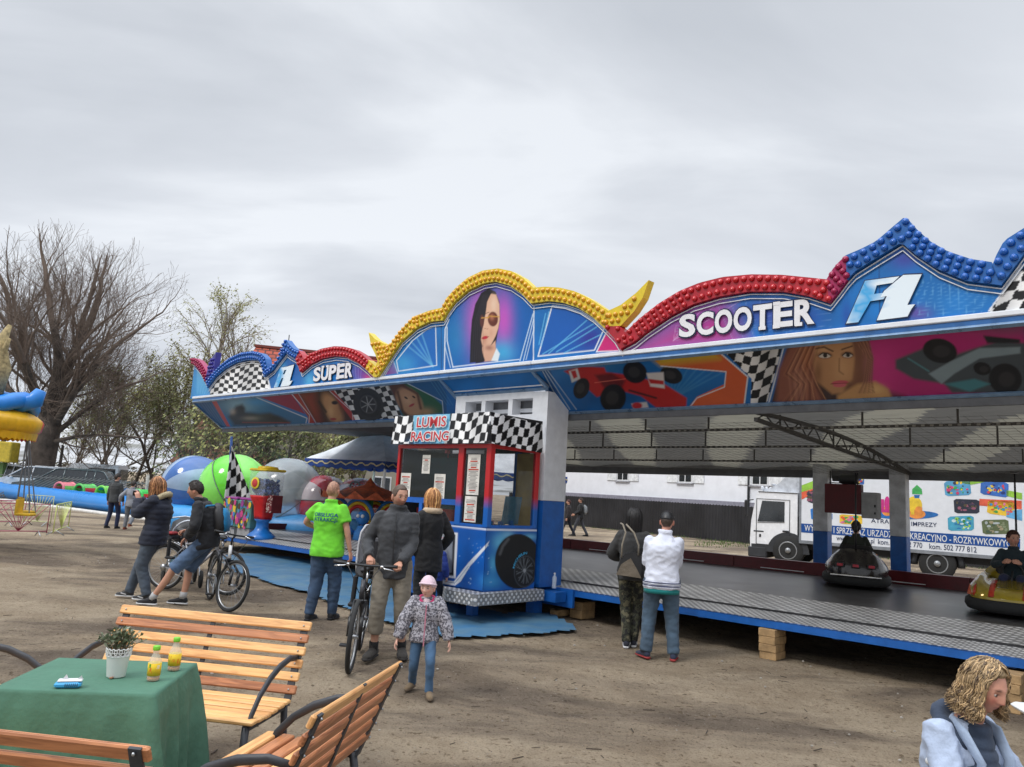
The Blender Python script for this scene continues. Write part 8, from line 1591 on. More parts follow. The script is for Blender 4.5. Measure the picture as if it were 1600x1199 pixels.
# the great bare tree: a short bole and fanning limbs
def great_tree():
 rnd = random.Random(11); bp_ = AT(60, 738, 50); bp_.z = 0; t = thing('tree', 'huge bare spreading tree with a thick short trunk at the left', 'tree', bp_); t.scale = (1.02, 1.1, 1.15)
 tk = MB(); tk.tube([(0, 0, -.2), (0, 0, .3), (.05, 0, 1.2), (.12, 0, 2.6), (.2, 0, 3.9)], [1.0, .76, .68, .66, .56], 14)
 br = MB(); env = lambda p: ((p.x-.9)/7.6)**2+(p.y/6.5)**2+((p.z-6.4)/6.6)**2
 cnt = [0]
 def grow(p, d, L, r, lv, mx):
  n = 5; pts = [p]; rs = [r]; dd = d.copy(); c = p.copy()
  for i in range(n):
   dd = (dd+Vector((rnd.gauss(0, .16), rnd.gauss(0, .16), rnd.gauss(0, .12)+.045))).normalized(); c = c+dd*(L/n); pts.append(c.copy()); rs.append(max(.006, min(r*(1-(.40 if lv < 2 else .6)*(i+1)/n), .22*(1.14-env(c)))))
   if env(c) > 1.12: break
  nn = len(pts)-1; (tk if lv == 0 else br).tube(pts, rs, 8 if lv == 0 else (5 if lv == 1 else 3), cap=False); cnt[0] += 1
  if lv >= mx: return
  k = (6, 5, 5, 3, 3)[min(lv, 4)]
  for j in range(k):
   f = .18+.80*(j+rnd.random())/k; f = min(.99, f); i = min(nn-1, int(f*nn)); q = pts[i].lerp(pts[i+1], f*nn-i)
   if env(q) > 1.05: continue
   az = rnd.uniform(0, 2*PI); a = rnd.uniform(.40, .90); X = dd.orthogonal().normalized(); Y = dd.cross(X); nd = dd*math.cos(a)+(X*math.cos(az)+Y*math.sin(az))*math.sin(a); nd.z += .12; nd.normalize()
   grow(q, nd, L*rnd.uniform(.50, .72), max(.007, rs[i]*(rnd.uniform(.30, .48) if lv < 1 else rnd.uniform(.24, .38))), lv+1, mx)
  if env(pts[-1]) < 1.05: grow(pts[-1], dd, L*.66, rs[-1]*.95, lv+1, mx)
 limbs = [((-.95, .1, .9), 4.8, .34, 2.2), ((-.5, -.2, 1.3), 5.4, .40, 2.8), ((-.12, .3, 1.4), 5.6, .38, 3.0), ((.25, -.2, 1.4), 5.4, .40, 3.0), ((.62, .25, 1.15), 5.4, .40, 2.8), ((1.0, -.1, .85), 4.8, .30, 2.5), ((1.2, .2, .5), 3.8, .22, 2.1), ((-1.1, .2, .45), 4.4, .26, 2.0), ((.1, 1.0, 1.0), 4.6, .32, 2.8), ((.1, -1.0, 1.0), 4.6, .32, 2.8), ((1.3, -.3, .18), 3.6, .17, 1.8)]
 for d, L, r, z in limbs: grow(Vector((.1, 0, z+.7)), Vector(d).normalized(), L*.92, r*.74, 0, 4)
 tk.build('trunk', R_('bark_dark', 88, 78, 70, .85, rough=.95, vary=.35, vscale=3, bump=.6, bscale=8), t); br.build('crown', R_('twig_dark', 122, 106, 94, .8, rough=.95), t)
great_tree()
def gpt(px, D): p = AT(px, 740, D); p.z = 0; return p
tree('tall slender birch with sparse hanging leaves left of the ride', gpt(292, 54), 13.2, .7, 21, .15, 4, .18, (20, 4, 4), .5, LFY, 4200, .075, BIRCH, .008, .9, .26, lmat2=LFG, twig=R_('twig_pale', 160, 148, 132, .85, rough=.95))
tree('thin young birch just right of the taller birch', gpt(345, 56), 11.2, .6, 22, .12, 4, .3, (18, 4, 3), .8, LFD, 900, .06, BIRCH, .009, .2, .26)
G_ = 'spring trees behind the pool'
for i, (px, D, H, sd_, ln, lb) in enumerate(((150, 60, 5.6, 31, 3600, 'low spring tree right of the great trunk'), (212, 57, 7.4, 32, 7000, 'yellow-green tree between the great tree and the birch'), (246, 55, 6.4, 33, 6000, 'leafy sapling left of the birch base'), (178, 58, 6.2, 34, 3000, 'thin-leaved tree behind the parked cars'), (330, 52, 5.4, 35, 5000, 'leafy tree under the left tip of the ride roof'), (116, 62, 4.4, 36, 900, 'slight young tree close to the great trunk'))):
 tree(lb, gpt(px, D), H, .9, sd_, .11, 4, .2, (9, 5, 4), .5, LFY if i % 2 else LFG, ln, .085, None, .012, .1, group=G_, lmat2=LFD)
for i, (px, D, H, sd_, ln, lb) in enumerate(((385, 38, 4.0, 41, 3000, 'bushy tree behind the green water ball'), (440, 37, 3.4, 42, 2600, 'bushy tree above the clear water ball'), (345, 36, 3.6, 43, 1700, 'bushy tree behind the blue and white water ball'), (300, 38, 3.4, 44, 1300, 'shrubby tree left of the water balls'), (500, 40, 3.2, 45, 1700, 'sparse tree in front of the grey house wall'), (560, 39, 3.2, 46, 2200, 'thin tree beside the peak of the white marquee'), (885, 58, 4.6, 47, 700, 'bare bush at the left end of the white building'))):
 tree(lb, gpt(px, D), H, 1.0, sd_, .10, 4, .08, (10, 5, 4), .4, LFG if i % 2 else LFY, ln, .10, None, .012, 0, group='bushy trees in front of the house', lmat2=LFD)
# hedge of brown undergrowth
b = MB(); rnd = random.Random(9)
for k in range(9000):
 px = rnd.uniform(-200, 620); D = rnd.uniform(62, 68); p = gpt(px, D); p.z = rnd.random()**.7*2.0; s_ = rnd.uniform(.05, .16); a = Vector((rnd.gauss(0, 1), rnd.gauss(0, 1), rnd.gauss(0, 1))).normalized(); c = a.orthogonal().normalized(); e = a.cross(c); b.add([p-c*s_, p-e*s_*.5, p+c*s_, p+e*s_*.5], [(0, 1, 2, 3)], rnd.choice((0, 0, 1)))
tag(b.build('undergrowth', [R_('brush_brown', 96, 86, 66, .75), LFD]), 'low brown-green brush along the far edge of the ground', 'undergrowth', kind='stuff')

# ------------------------------------------------------------------ house with tiled roof behind
hc = AT(470, 700, 50); hrz = math.atan2(-hc.x, hc.y)*0+math.radians(14)
hs_ = thing('house', 'large grey house with steep red tiled roof behind the ride', 'house', (hc.x, hc.y, 0), hrz)
b = MB(); W2, D2, EH = 8.6, 5, 5.5; WL_ = 4.4
b.b2(-WL_, W2+2, -D2, D2, 0, EH, 0); b.build('wall', R_('render_grey', 156, 150, 136, rough=.9, vary=.12, vscale=.8), hs_)
def tile_mat():
 m = bpy.data.materials.new('red_tiles'); m.use_nodes = True; t = m.node_tree; b = t.nodes['Principled BSDF']; b.inputs['Roughness'].default_value = .8; tc = t.nodes.new('ShaderNodeTexCoord'); br = t.nodes.new('ShaderNodeTexBrick'); br.inputs['Scale'].default_value = 1; br.inputs['Brick Width'].default_value = .45; br.inputs['Row Height'].default_value = .35; br.inputs['Mortar Size'].default_value = .05
 br.inputs['Color1'].default_value = (*rgb(176, 84, 62), 1); br.inputs['Color2'].default_value = (*rgb(150, 70, 54), 1); br.inputs['Mortar'].default_value = (*rgb(90, 46, 40), 1); t.links.new(tc.outputs['UV'], br.inputs['Vector']); t.links.new(br.outputs[0], b.inputs['Base Color']); return m
apx = AT(400, 541, 50)
RZ = 9.9
b = MB(); ux = Vector((math.cos(hrz), math.sin(hrz), 0)); loc_ap = (apx-hc); ax_ = loc_ap.dot(ux)
b.add([(-WL_-.5, -D2-.6, EH-.5), (W2+2.8, -D2-.6, EH-.5), (W2-1.2, 0, RZ), (ax_, 0, RZ), (-WL_-.9, D2+.6, EH-.5), (W2+2.8, D2+.6, EH-.5)], [(0, 1, 2, 3), (4, 0, 3), (1, 5, 2), (5, 4, 3, 2)]); o = b.build('roof', tile_mat(), hs_)
uv = o.data.uv_layers.new(name='UVMap')
for p in o.data.polygons:
 for li in p.loop_indices: c = o.data.vertices[o.data.loops[li].vertex_index].co; uv.data[li].uv = (c.x if abs(p.normal.y) > abs(p.normal.x) else c.y, c.z*1.3)
b = MB(); b.bar((ax_-.1, 0, RZ+.05), (W2-1.1, 0, RZ+.05), .25, .16); o = b.build('ridge', R_('ridge_red', 120, 56, 46), hs_)
b = MB(); b.tube([(ax_+1.9, .2, RZ-.2), (ax_+1.9, .2, RZ+1.0)], .03, 6); b.build('aerial', BLACK, hs_)
for x in (-3.4, -.6, 1.2, 4.2):
 f = MB(); f.b2(x, x+1.1, -D2-.03, -D2+.05, 1.1, 2.3); fr = f.build('window', WHITE, hs_); g_ = MB(); g_.b2(x+.08, x+.52, -D2-.045, -D2-.034, 1.18, 2.22); g_.b2(x+.58, x+1.02, -D2-.045, -D2-.034, 1.18, 2.22); g_.build('pane', DGLASS, fr)
# rusty low roof at the left of the house (barn)
bn = thing('barn', 'low brown-roofed barn just left of the house', 'barn', gpt(366, 47), .35); b = MB(); b.b2(-2.6, 2.6, -2, 2, 0, 2.6); b.build('wall', R_('barn_brown', 92, 74, 60), bn); b = MB(); b.add([(-3.3, -2.6, 2.3), (3.3, -2.6, 2.3), (3.3, 0, 5.6), (-1.6, 0, 5.6), (-3.3, 2.6, 2.3), (3.3, 2.6, 2.3)], [(0, 1, 2, 3), (5, 4, 3, 2), (4, 0, 3), (1, 5, 2)]); b.build('roof', R_('barn_roof', 116, 78, 64, rough=.9, vary=.25), bn)

# ------------------------------------------------------------------ parked cars
def car(label, loc, rz, paint, L=4.4, Wc=1.75, Hc=1.5, estate=True):
 t = thing('parked_car', label, 'car', loc, rz, 'cars parked behind the blue pool'); b = MB()
 prof = [(-L/2, .35), (-L/2-.02, .60), (-L/2+.06, .82), (-L/2+.95, .98), (-L/2+1.15, 1.0), (L/2-.10, 1.02), (L/2, .80), (L/2, .35)]
 gl = [(-L/2+1.05, .985), (-L/2+1.85, Hc-.04), (-L/2+2.1, Hc), (L/2-.75, Hc-.02), (L/2-.55, Hc-.06), (L/2-.12, 1.0)]
 hw = Wc/2
 b.prism([(x, z) for x, z in prof], -hw, hw, lambda x, y, z: (x, z, y)); b.build('car_body', paint, t)
 b = MB(); k = len(gl); V = [(x, -hw+.04+(z-1)*.36, z) for x, z in gl]+[(x, hw-.04-(z-1)*.36, z) for x, z in gl]; b.add(V, [tuple(range(k-1, -1, -1)), tuple(range(k, 2*k))]+[(i, i+1, k+i+1, k+i) for i in range(k-1)]); gh = b.build('glasshouse', DGLASS, t)
 b = MB(); P = [V[i] for i in range(k)]
 for s_ in (-1, 1):
  Q = [(x, s_*(hw-.03-(z-1)*.36), z) for x, z in gl]; b.tube(Q, .035, 6)
  for xx in (-.05, .95, L/2-.95): b.tube([(xx, s_*(hw-.02), 1.0), (xx+.02, s_*(hw-.03-(Hc-1)*.36), Hc-.02)], .03, 6)
  b.tube([(-L/2+2.3, s_*(hw-.25), Hc+.05), (L/2-.8, s_*(hw-.25), Hc+.04)], .018, 6)
 b.b2(-L/2+2.05, L/2-.72, -hw+.22, hw-.22, Hc-.02, Hc+.012); b.build('roof', paint, gh)
 for x in (-L/2+.85, L/2-.8):
  for y in (-hw+.08, hw-.08):
   b = MB(); b.lathe([(0, -.1), (.31, -.1), (.32, 0), (.31, .1), (0, .1)], (x, y, .32), 20, 0, 'y'); o = b.build('wheel', RUBBER, t); b = MB(); b.lathe([(0, -.112), (.2, -.11), (.2, .11), (0, .112)], (x, y, .32), 14, 0, 'y'); b.build('rim', STEEL, o)
 for s_ in (-1, 1):
  b = MB(); b.box((-L/2+.06, s_*(hw-.25), .72), (.10, .34, .14), 0, bev=.03); b.build('headlight', R_('lamp_glass', 210, 214, 218, rough=.1), t); b = MB(); b.box((L/2-.02, s_*(hw-.18), .85), (.06, .2, .26), 0, bev=.02); b.build('tail_light', R_('tail_red', 0, 0, 0), t); b = MB(); b.box((-L/2+1.35, s_*(hw+.08), 1.02), (.12, .18, .12), 0, bev=.03); b.build('mirror', paint, t)
 return t
def cpt(px, D): p = AT(px, 750, D); p.z = 0; return p
car('dark grey-green estate car nearest the blue pool', cpt(108, 45), math.radians(12), R_('paint_greygreen', 92, 104, 106, rough=.2, metal=.3, coat=.6), 4.6, Hc=1.62)
car('white estate car parked left of the grey-green one', cpt(58, 49), math.radians(14), R_('paint_white', 216, 220, 226, rough=.2, coat=.6), 4.6, Hc=1.62)
car('silver car at the far left behind the pool', cpt(-14, 51), math.radians(10), R_('paint_silver', 190, 196, 204, rough=.2, metal=.3, coat=.6), 4.5, Hc=1.62)
van = thing('parked_van', 'white van with its dark rear window, right of the estate cars', 'van', cpt(133, 50), math.radians(10)); b = MB(); b.prism([(-1.6, .3), (-1.75, .9), (-1.1, 1.15), (-.5, 1.95), (1.9, 1.98), (2.0, .3)], -.9, .9, lambda x, y, z: (x, z, y)); b.build('van_body', WHITE, van); b = MB(); b.b2(.4, 1.8, -.915, -.902, 1.15, 1.75); b.b2(2.0, 2.01, -.7, .7, 1.15, 1.75); b.build('van_window', DGLASS, van)
for x in (-1, 1.3):
 b = MB(); b.lathe([(0, -.1), (.33, -.1), (.33, .1), (0, .1)], (x, -.82, .33), 18, 0, 'y'); b.build('wheel', RUBBER, van)

# grey post fence behind the pool
pf = thing('picket_fence', 'thin grey upright bar fence between the parked cars and the pool', 'fence', cpt(232, 42), math.radians(8)); b = MB()
for k in range(70): b.tube([(-7+k*.2, 0, 0), (-5+k*.2, 0, 1.25)], .018, 5)
b.bar((-7, 0, 1.15), (6.9, 0, 1.15), .03, .04); b.bar((-7, 0, .2), (6.9, 0, .2), .03, .04); b.build('fence_bars', R_('fence_grey', 110, 112, 110), pf)
b = MB(); b.tube([(0, .0, 0), (-.05, 0, 1.6)], .08, 8); b.build('fence_post', BIRCH, pf)
# ------------------------------------------------------------------ blue inflatable pool with rollers
PBm = R_('pool_blue', 28, 128, 206, rough=.3, vary=.06, vscale=.6, bump=.2, bscale=3)
pA, pB = G(0, 780), G(300, 820); pA = pA+(pA-pB).normalized()*4; pD = (pB-pA); Lp = pD.length; pd_ = pD.normalized(); pn = Vector((-pd_.y, pd_.x, 0)); prz = math.atan2(pd_.y, pd_.x); LX = Lp
pool = thing('inflatable_pool', 'long bright blue inflatable pool with thick round walls', 'inflatable pool', pA, prz)
wt_ = 7.0
def seam_tube(b, A, B_, r, n=60):
 A = Vector(A); B_ = Vector(B_); P = [A.lerp(B_, i/n) for i in range(n+1)]; b.tube(P, [r*(1-.03*(abs(math.sin(i*PI/4)) < .05)+.008*math.sin(i*2.1)) for i in range(n+1)], 18)
for (A, B_) in (((0, .4, .36), (LX, .4, .36)), ((0, wt_, .36), (LX, wt_, .36)), ((0, .4, .36), (0, wt_, .36)), ((LX, .4, .36), (LX, wt_, .36))):
 b = MB(); seam_tube(b, A, B_, .375); b.build('pool_wall', PBm, pool)
b = MB(); b.b2(.3, LX-.3, .6, wt_-.3, .30, .36); b.build('water_surface', mat('pool_water', (.12, .35, .5), rough=.08, vary=.1), pool)
ks = thing('kerb_strip', 'pale concrete slab strip along the near side of the pool', 'kerb', pA, prz); b = MB(); b.b2(Lp*.25, LX+4.2, -.72, -.15, 0, .07, 0, .01); b.build('slab', R_('concrete_pale', 205, 200, 192, rough=.9), ks)
def pool_pt(px, y): # x along where pixel column meets pool line
 d = ray(px, 790); o = pA+pn*y; t = o.dot(pn)/d.dot(pn) if abs(d.dot(pn)) > 1e-6 else 0; p = d*t; return (Vector((p.x, p.y, 0))-o).dot(pd_)
for i, (px, c1, c2, y) in enumerate(((62, (80, 190, 110), (226, 130, 130), 1.9), (98, (230, 130, 140), (120, 190, 90), 1.8), (130, (90, 190, 90), (196, 40, 60), 1.7), (165, (120, 210, 80), (60, 170, 200), 1.8), (222, (70, 200, 90), (220, 60, 60), 1.5))):
 x = pool_pt(px, y); lab = ['green and pink water roller farthest left in the pool', 'pink-rimmed water roller second from the left in the pool', 'red and green water roller beside the boys', 'lime green water roller just behind the boy in navy trousers', 'bright green water roller behind the phone woman'][i]
 t = thing('water_roller', lab, 'water roller', tuple(pA+pd_*x+pn*y)[:2]+(.36,), prz+.3); R = .33
 b = MB()
 for k in range(18):
  a0, a1 = k*2*PI/18, (k+1)*2*PI/18
  for q in range(1): b.add([(math.sin(a)*R*s_, yy*.6, .30+math.cos(a)*R*s_) for a, s_, yy in ((a0, 1, -.55), (a1, 1, -.55), (a1, 1, .55), (a0, 1, .55), (a0, .82, -.5), (a1, .82, -.5), (a1, .82, .5), (a0, .82, .5))], [(0, 1, 2, 3), (7, 6, 5, 4), (0, 4, 5, 1), (3, 2, 6, 7)], k // 3 % 2)
 b.build('roller_body', [R_('roller_%d_%d_%d' % c1, *c1, rough=.3), R_('roller_%d_%d_%d' % c2, *c2, rough=.3)], t)
 for s_ in (-.34, .34): b = MB(); b.tube([(math.sin(a)*R*.92, s_, .30+math.cos(a)*R*.92) for a in np.linspace(0, 2*PI, 24, endpoint=False)], .055, 8, closed=True); b.build('rim_tube', R_('roller_%d_%d_%d' % c1, *c1, rough=.3), t)
# ------------------------------------------------------------------ pool of water-walking balls
q0, q1 = AT(398, 800, 23), AT(640, 800, 20.5); q0.z = q1.z = 0; qd = (q1-q0).normalized()
bp3 = thing('ball_pool', 'blue inflatable pool holding the big transparent balls', 'inflatable pool', q0, math.atan2(qd.y, qd.x)); Lq = (q1-q0).length; qn = Vector((-qd.y, qd.x, 0))
for (A, B_) in (((-3.2, 0, .42), (Lq, 0, .42)), ((-3.2, 5, .42), (Lq, 5, .42)), ((-3.2, 0, .42), (-3.2, 5, .42)), ((Lq, 0, .42), (Lq, 5, .42))): b = MB(); seam_tube(b, A, B_, .43, 30); b.build('pool_wall', R_('pool_sky_blue', 66, 150, 214, rough=.35, vary=.08), bp3)
b = MB(); b.b2(-3.1, Lq-.1, .1, 4.9, .3, .38); b.build('water_surface', mat('pool_water', (0, 0, 0)), bp3)
def wball(label, px, py, D, Rr, c1, c2, alpha, seed):
 c = AT(px, py, D); t = thing('water_ball', label, 'water ball', (c.x, c.y, c.z), seed*.7, 'big see-through balls on the ball pool'); 
 mm_ = [mat('ball_%d_%d_%d_%d' % (*k_, int(alpha*100)), rgb(*k_), rough=.12, vary=.12, vscale=1.5, alpha=alpha, spec=.8) for k_ in (c1, c2)]
 b = MB(); NJ = 32; NI = 20; V = []; F = []; T = Matrix.Rotation(.5+seed, 3, 'X')@Matrix.Rotation(seed*1.3, 3, 'Y')
 for i in range(NI+1):
  for j in range(NJ): th_ = PI*i/NI; p_ = 2*PI*j/NJ; r_ = Rr*(1-.018*(1-abs(math.sin(p_*4))**.3)*math.sin(th_)); V.append(T@Vector((r_*math.sin(th_)*math.cos(p_), r_*math.sin(th_)*math.sin(p_), r_*math.cos(th_))))
 for i in range(NI):
  for j in range(NJ): F.append((i*NJ+j, (i+1)*NJ+j, (i+1)*NJ+(j+1) % NJ, i*NJ+(j+1) % NJ))
 b.v = [tuple(v) for v in V]; b.f = [list(f) for f in F]; b.m = [(k % NJ)//4 % 2 for k in range(len(F))]; b.sm = [True]*len(F); b.build('ball_skin', mm_, t)
 b = MB(); b.tube([tuple(T@Vector((Rr*1.004*math.sin(a), 0, Rr*1.004*math.cos(a)))) for a in np.linspace(.3, 2.8, 20)], .012, 5); b.tube([tuple(T@Vector((.13*math.cos(a), .13*math.sin(a), Rr*.995))) for a in np.linspace(0, 2*PI, 16, endpoint=False)], .025, 6, closed=True); b.build('zip_seam', R_('zip_grey', 110, 116, 120), t)
wball('blue and white panelled water ball farthest left', 303, 762, 25.5, .98, (58, 106, 176), (150, 174, 204), .93, 1.2)
wball('bright lime green water ball behind the chequered flag', 366, 765, 24, 1.03, (112, 232, 52), (140, 236, 96), .86, 2.1)
wball('clear colourless water ball right of the gumball machine', 449, 772, 23, 1.03, (200, 206, 210), (186, 194, 198), .6, 3.4)
wball('red and white striped water ball left of the bald man', 506, 786, 22.5, .78, (214, 60, 80), (226, 214, 218), .66, 4.3)
wball('pink, red and lilac water ball partly hidden behind the bald man', 560, 792, 22, .80, (206, 64, 84), (200, 206, 226), .66, 5.1)
# ------------------------------------------------------------------ white marquee
mp_ = AT(592, 740, 23.0); mp_.z = 0; mq = thing('marquee', 'white peaked marquee with blue valance behind the ticket booth', 'marquee', mp_, -.55); b = MB(); hw = 1.5; z0, z1 = 2.4, 3.5
n_ = 14; V = []; F = []
for k in range(4):
 a = k*PI/2; c_, s_ = math.cos(a), math.sin(a)
 for i in range(n_+1):
  for j in range(n_+1):
   u = i/n_; w_ = (j/n_-.5)*2*u; x, y = u*hw, w_*hw; z = z1-(z1-z0)*u-.05*math.sin(PI*u)+.012*math.sin(w_*22+k)*u; V.append((x*c_-y*s_, x*s_+y*c_, z))
 o_ = k*(n_+1)**2
 for i in range(n_):
  for j in range(n_): F.append((o_+i*(n_+1)+j, o_+(i+1)*(n_+1)+j, o_+(i+1)*(n_+1)+j+1, o_+i*(n_+1)+j+1))
b.add(V, F, 0, True); b.build('canopy', roofmat('marquee_white', (.78, .80, .83), .3), mq)
b = MB(); k_ = 30
for e in range(4):
 a = e*PI/2; c_, s_ = math.cos(a), math.sin(a); V = []
 for i in range(k_+1): y = (i/k_-.5)*2*hw; zz = z0-.17-.05*abs(math.sin(i/k_*PI*8)); V += [((hw+.01)*c_-y*s_, (hw+.01)*s_+y*c_, z0+.01), ((hw+.01)*c_-y*s_, (hw+.01)*s_+y*c_, zz)]
 b.add(V, [(i*2, i*2+1, i*2+3, i*2+2) for i in range(k_)])
b.build('valance', R_('valance_blue', 26, 66, 140), mq)
b = MB()
for e in range(4):
 a = e*PI/2; c_, s_ = math.cos(a), math.sin(a); V = []
 for i in range(k_+1): y = (i/k_-.5)*2*hw; zz = z0-.11-.04*math.sin(i/k_*PI*16); V += [((hw+.02)*c_-y*s_, (hw+.02)*s_+y*c_, zz+.04), ((hw+.02)*c_-y*s_, (hw+.02)*s_+y*c_, zz)]
 b.add(V, [(i*2, i*2+1, i*2+3, i*2+2) for i in range(k_)])
b.build('valance_trim', R_('trim_cream', 200, 190, 150), mq)
for sx in (-1, 1):
 for sy in (-1, 1): b = MB(); b.bar((sx*hw*.97, sy*hw*.97, 0), (sx*hw*.97, sy*hw*.97, z0), .05, .05); b.build('marquee_pole', STEEL, mq)
dup(mq, tuple(AT(800, 740, 26).xy)+(0,), .2, 'white marquee half seen through and right of the booth windows'); mq['group'] = 'white marquees'; [o for o in COL.objects if o.get('label', '').startswith('white marquee half')][0]['group'] = 'white marquees'
# ------------------------------------------------------------------ children's train ride under the marquee
kr = AT(572, 830, 20.0); kr.z = 0; kd = thing('kiddie_ride', 'small colourful children’s ride with rainbow arches and a blue figure', 'kiddie ride', kr, -.3)
b = MB(); b.lathe([(0, 0), (1.3, 0), (1.32, .12), (1.25, .26), (0, .28)], n=30); b.build('base', R_('base_maroon', 110, 30, 36), kd)
AC = [R_('arch_yellow', 224, 190, 50), R_('arch_red', 190, 50, 50), R_('arch_green', 60, 140, 70), R_('arch_blue', 50, 120, 190)]
for i, (x, y) in enumerate(((-.75, -.3), (.05, -.6), (.75, -.2), (-.1, .6))):
 for r_, mi in ((.34, 0), (.27, 1), (.41, 3)): b = MB(); b.tube([(x+math.cos(a)*r_, y, .9+math.sin(a)*r_*1.2) for a in np.linspace(0, PI, 14)], .045, 8); b.tube([(x+r_, y, .9), (x+r_, y, .3)], .04, 8); b.tube([(x-r_, y, .9), (x-r_, y, .3)], .04, 8); b.build('arch', AC[mi], kd)
b = MB(); b.lathe([(1.15, 1.45), (1.2, 1.40), (.6, 1.62), (.15, 1.75), (0, 1.95)], n=24)
for k in range(16): a = k*2*PI/16; b.add([(math.cos(a)*1.2, math.sin(a)*1.2, 1.42), (math.cos(a+.39)*1.2, math.sin(a+.39)*1.2, 1.42), (math.cos(a+.2)*1.28, math.sin(a+.2)*1.28, 1.60)], [(0, 1, 2)])
b.build('crown_roof', R_('crown_orange', 196, 96, 60, vary=.3, vscale=8), kd); b = MB(); b.tube([(0, 0, .2), (0, 0, 1.6)], .12, 12); b.build('centre_pole', AC[2], kd)
for i, (x, y, c) in enumerate(((-.6, -.95, 1), (.45, -1.05, 3), (1.05, -.45, 3))):
 b = MB(); b.loft([((x, y, z), w_, l, (1, 0, 0), (0, 1, 0)) for z, w_, l in ((.30, .14, .2), (.42, .22, .26), (.62, .20, .24), (.78, .12, .14), (.80, .04, .05))], 16); b.sph((x, y-.05, .98), (.16, .15, .17), 0, 14, 10); b.sph((x-.06, y-.19, 1.02), .045, 1, 8, 6); b.sph((x+.06, y-.19, 1.02), .045, 1, 8, 6); b.tube([(x-.2, y-.05, .6), (x-.3, y-.2, .75)], .05, 8); b.tube([(x+.2, y-.05, .6), (x+.3, y-.2, .75)], .05, 8); b.build('ride_seat_figure', [AC[c], WHITE], kd)
# ------------------------------------------------------------------ flag, gumball machine, sweet boxes on the left deck
def deckpt(px, z=.55, v=1.0): u = FL(px, 800, v)[0]; return ride_pt(u, v, z+TILT*u)
fl = thing('chequered_flag', 'black and white chequered flag hanging from a slanted blue pole at the ride’s left end', 'flag', G(352, 848, 0), 0)
fb = G(352, 848, 0); D_ = math.hypot(fb.x, fb.y); tpp = AT(362, 682, D_-.1); q = tpp-fb
b = MB(); b.tube([(0, 0, .0), tuple(q*.5), tuple(q)], .035, 8); b.build('flag_pole', R_('pole_blue', 34, 70, 130), fl)
P4 = [AT(*p, D_-.15)-fb for p in ((361, 700), (398, 788), (352, 808), (351, 796))]
nx, ny = 60, 80; V = []
for j in range(ny+1):
 t_ = j/ny; L_ = (AT(361, 697, D_-.15)-fb).lerp(AT(348, 808, D_-.15)-fb, t_); R2 = (AT(362, 697, D_-.15)-fb).lerp(AT(399, 788, D_-.15)-fb, t_**.9)
 for i in range(nx+1): s_ = i/nx; p = L_.lerp(R2, s_); V.append(p+Vector((0, -.09*math.sin(s_*7+t_*2)*t_, 0)))
F = [(j*(nx+1)+i, j*(nx+1)+i+1, (j+1)*(nx+1)+i+1, (j+1)*(nx+1)+i) for j in range(ny) for i in range(nx)]; me = bpy.data.meshes.new('flag_cloth'); me.from_pydata([tuple(v) for v in V], [], F); me.materials.append(ART); me.polygons.foreach_set('use_smooth', [True]*len(F)); o = bpy.data.objects.new('flag_cloth', me); COL.objects.link(o); o.parent = fl
C_ = np.zeros((len(V), 3))
for k in range(len(V)):
 j, i = divmod(k, nx+1); a = int(math.floor((i/nx)*5*(.35+.65*j/ny)+.3)); c = int(math.floor(j/ny*8+i/nx*.8)); C_[k] = rgb(225, 225, 225) if (a+c) % 2 else rgb(20, 20, 22)
setcol(me, C_)
gm_ = thing('gumball_machine', 'gumball machine with clear box of blue balls, red middle and round blue foot', 'gumball machine', deckpt(412, .47, .30), ANG+.2); GS = 1.12
b = MB(); b.lathe([(0, 0), (.34, 0), (.34, .05), (.28, .12), (.18, .20), (.14, .28), (.14, .40), (.20, .46), (0, .46)], n=24); b.build('foot', R_('foot_blue', 28, 110, 190, rough=.3), gm_)
b = MB(); b.loft([((0, 0, z), w_, w_, (1, 0, 0), (0, 1, 0)) for z, w_ in ((.46, .16), (.55, .17), (.75, .19), (.95, .27), (1.0, .28))], 24, p=5); b.build('hopper', R_('hopper_red', 196, 30, 36, rough=.3), gm_)
b = MB(); b.b2(-.27, .27, -.27, .27, 1.0, 1.56); b.build('clear_box', mat('clear_box', (.7, .75, .78), rough=.05, alpha=.2, vary=0, spec=.9), gm_)
b = MB(); rnd = random.Random(3)
for k in range(200): b.sph((rnd.uniform(-.22, .22), rnd.uniform(-.22, .22), 1.03+rnd.random()*.33), .042, rnd.choice((0, 0, 0, 1)), 7, 5)
o = b.build('gumball', [R_('gum_blue', 30, 60, 130, rough=.25), R_('gum_lightblue', 90, 130, 190, rough=.25)], gm_); tag(o, 'heap of blue balls inside the clear box', kind='stuff')
b = MB(); b.b2(-.30, .30, -.30, .30, 1.56, 1.62, 0, .02); b.lathe([(.24, 1.62), (.22, 1.67), (0, 1.69)], n=24); b.build('lid', R_('lid_yellow', 222, 190, 50, rough=.3), gm_)
b = MB(); b.lathe([(0, -.305), (.13, -.305), (.14, -.29), (.0, -.285)], (-.05, 0, 1.28), 20, 0, 'y'); b.lathe([(0, -.312), (.09, -.312), (.095, -.306), (.0, -.306)], (-.05, 0, 1.28), 20, 1, 'y'); b.build('round_sticker', [R_('sticker_yellow', 236, 214, 60), R_('sticker_red', 200, 60, 60)], gm_)
b = MB(); b.b2(.24, .42, -.16, .16, .62, 1.02, 0, .01)
for k in range(40): b.box((rnd.uniform(.25, .42), -.163, rnd.uniform(.64, 1.0)), (.02, .006, .02), 1)
b.build('sweet_box', [R_('sweet_maroon', 110, 34, 40), R_('sweet_pale', 200, 180, 170)], gm_)
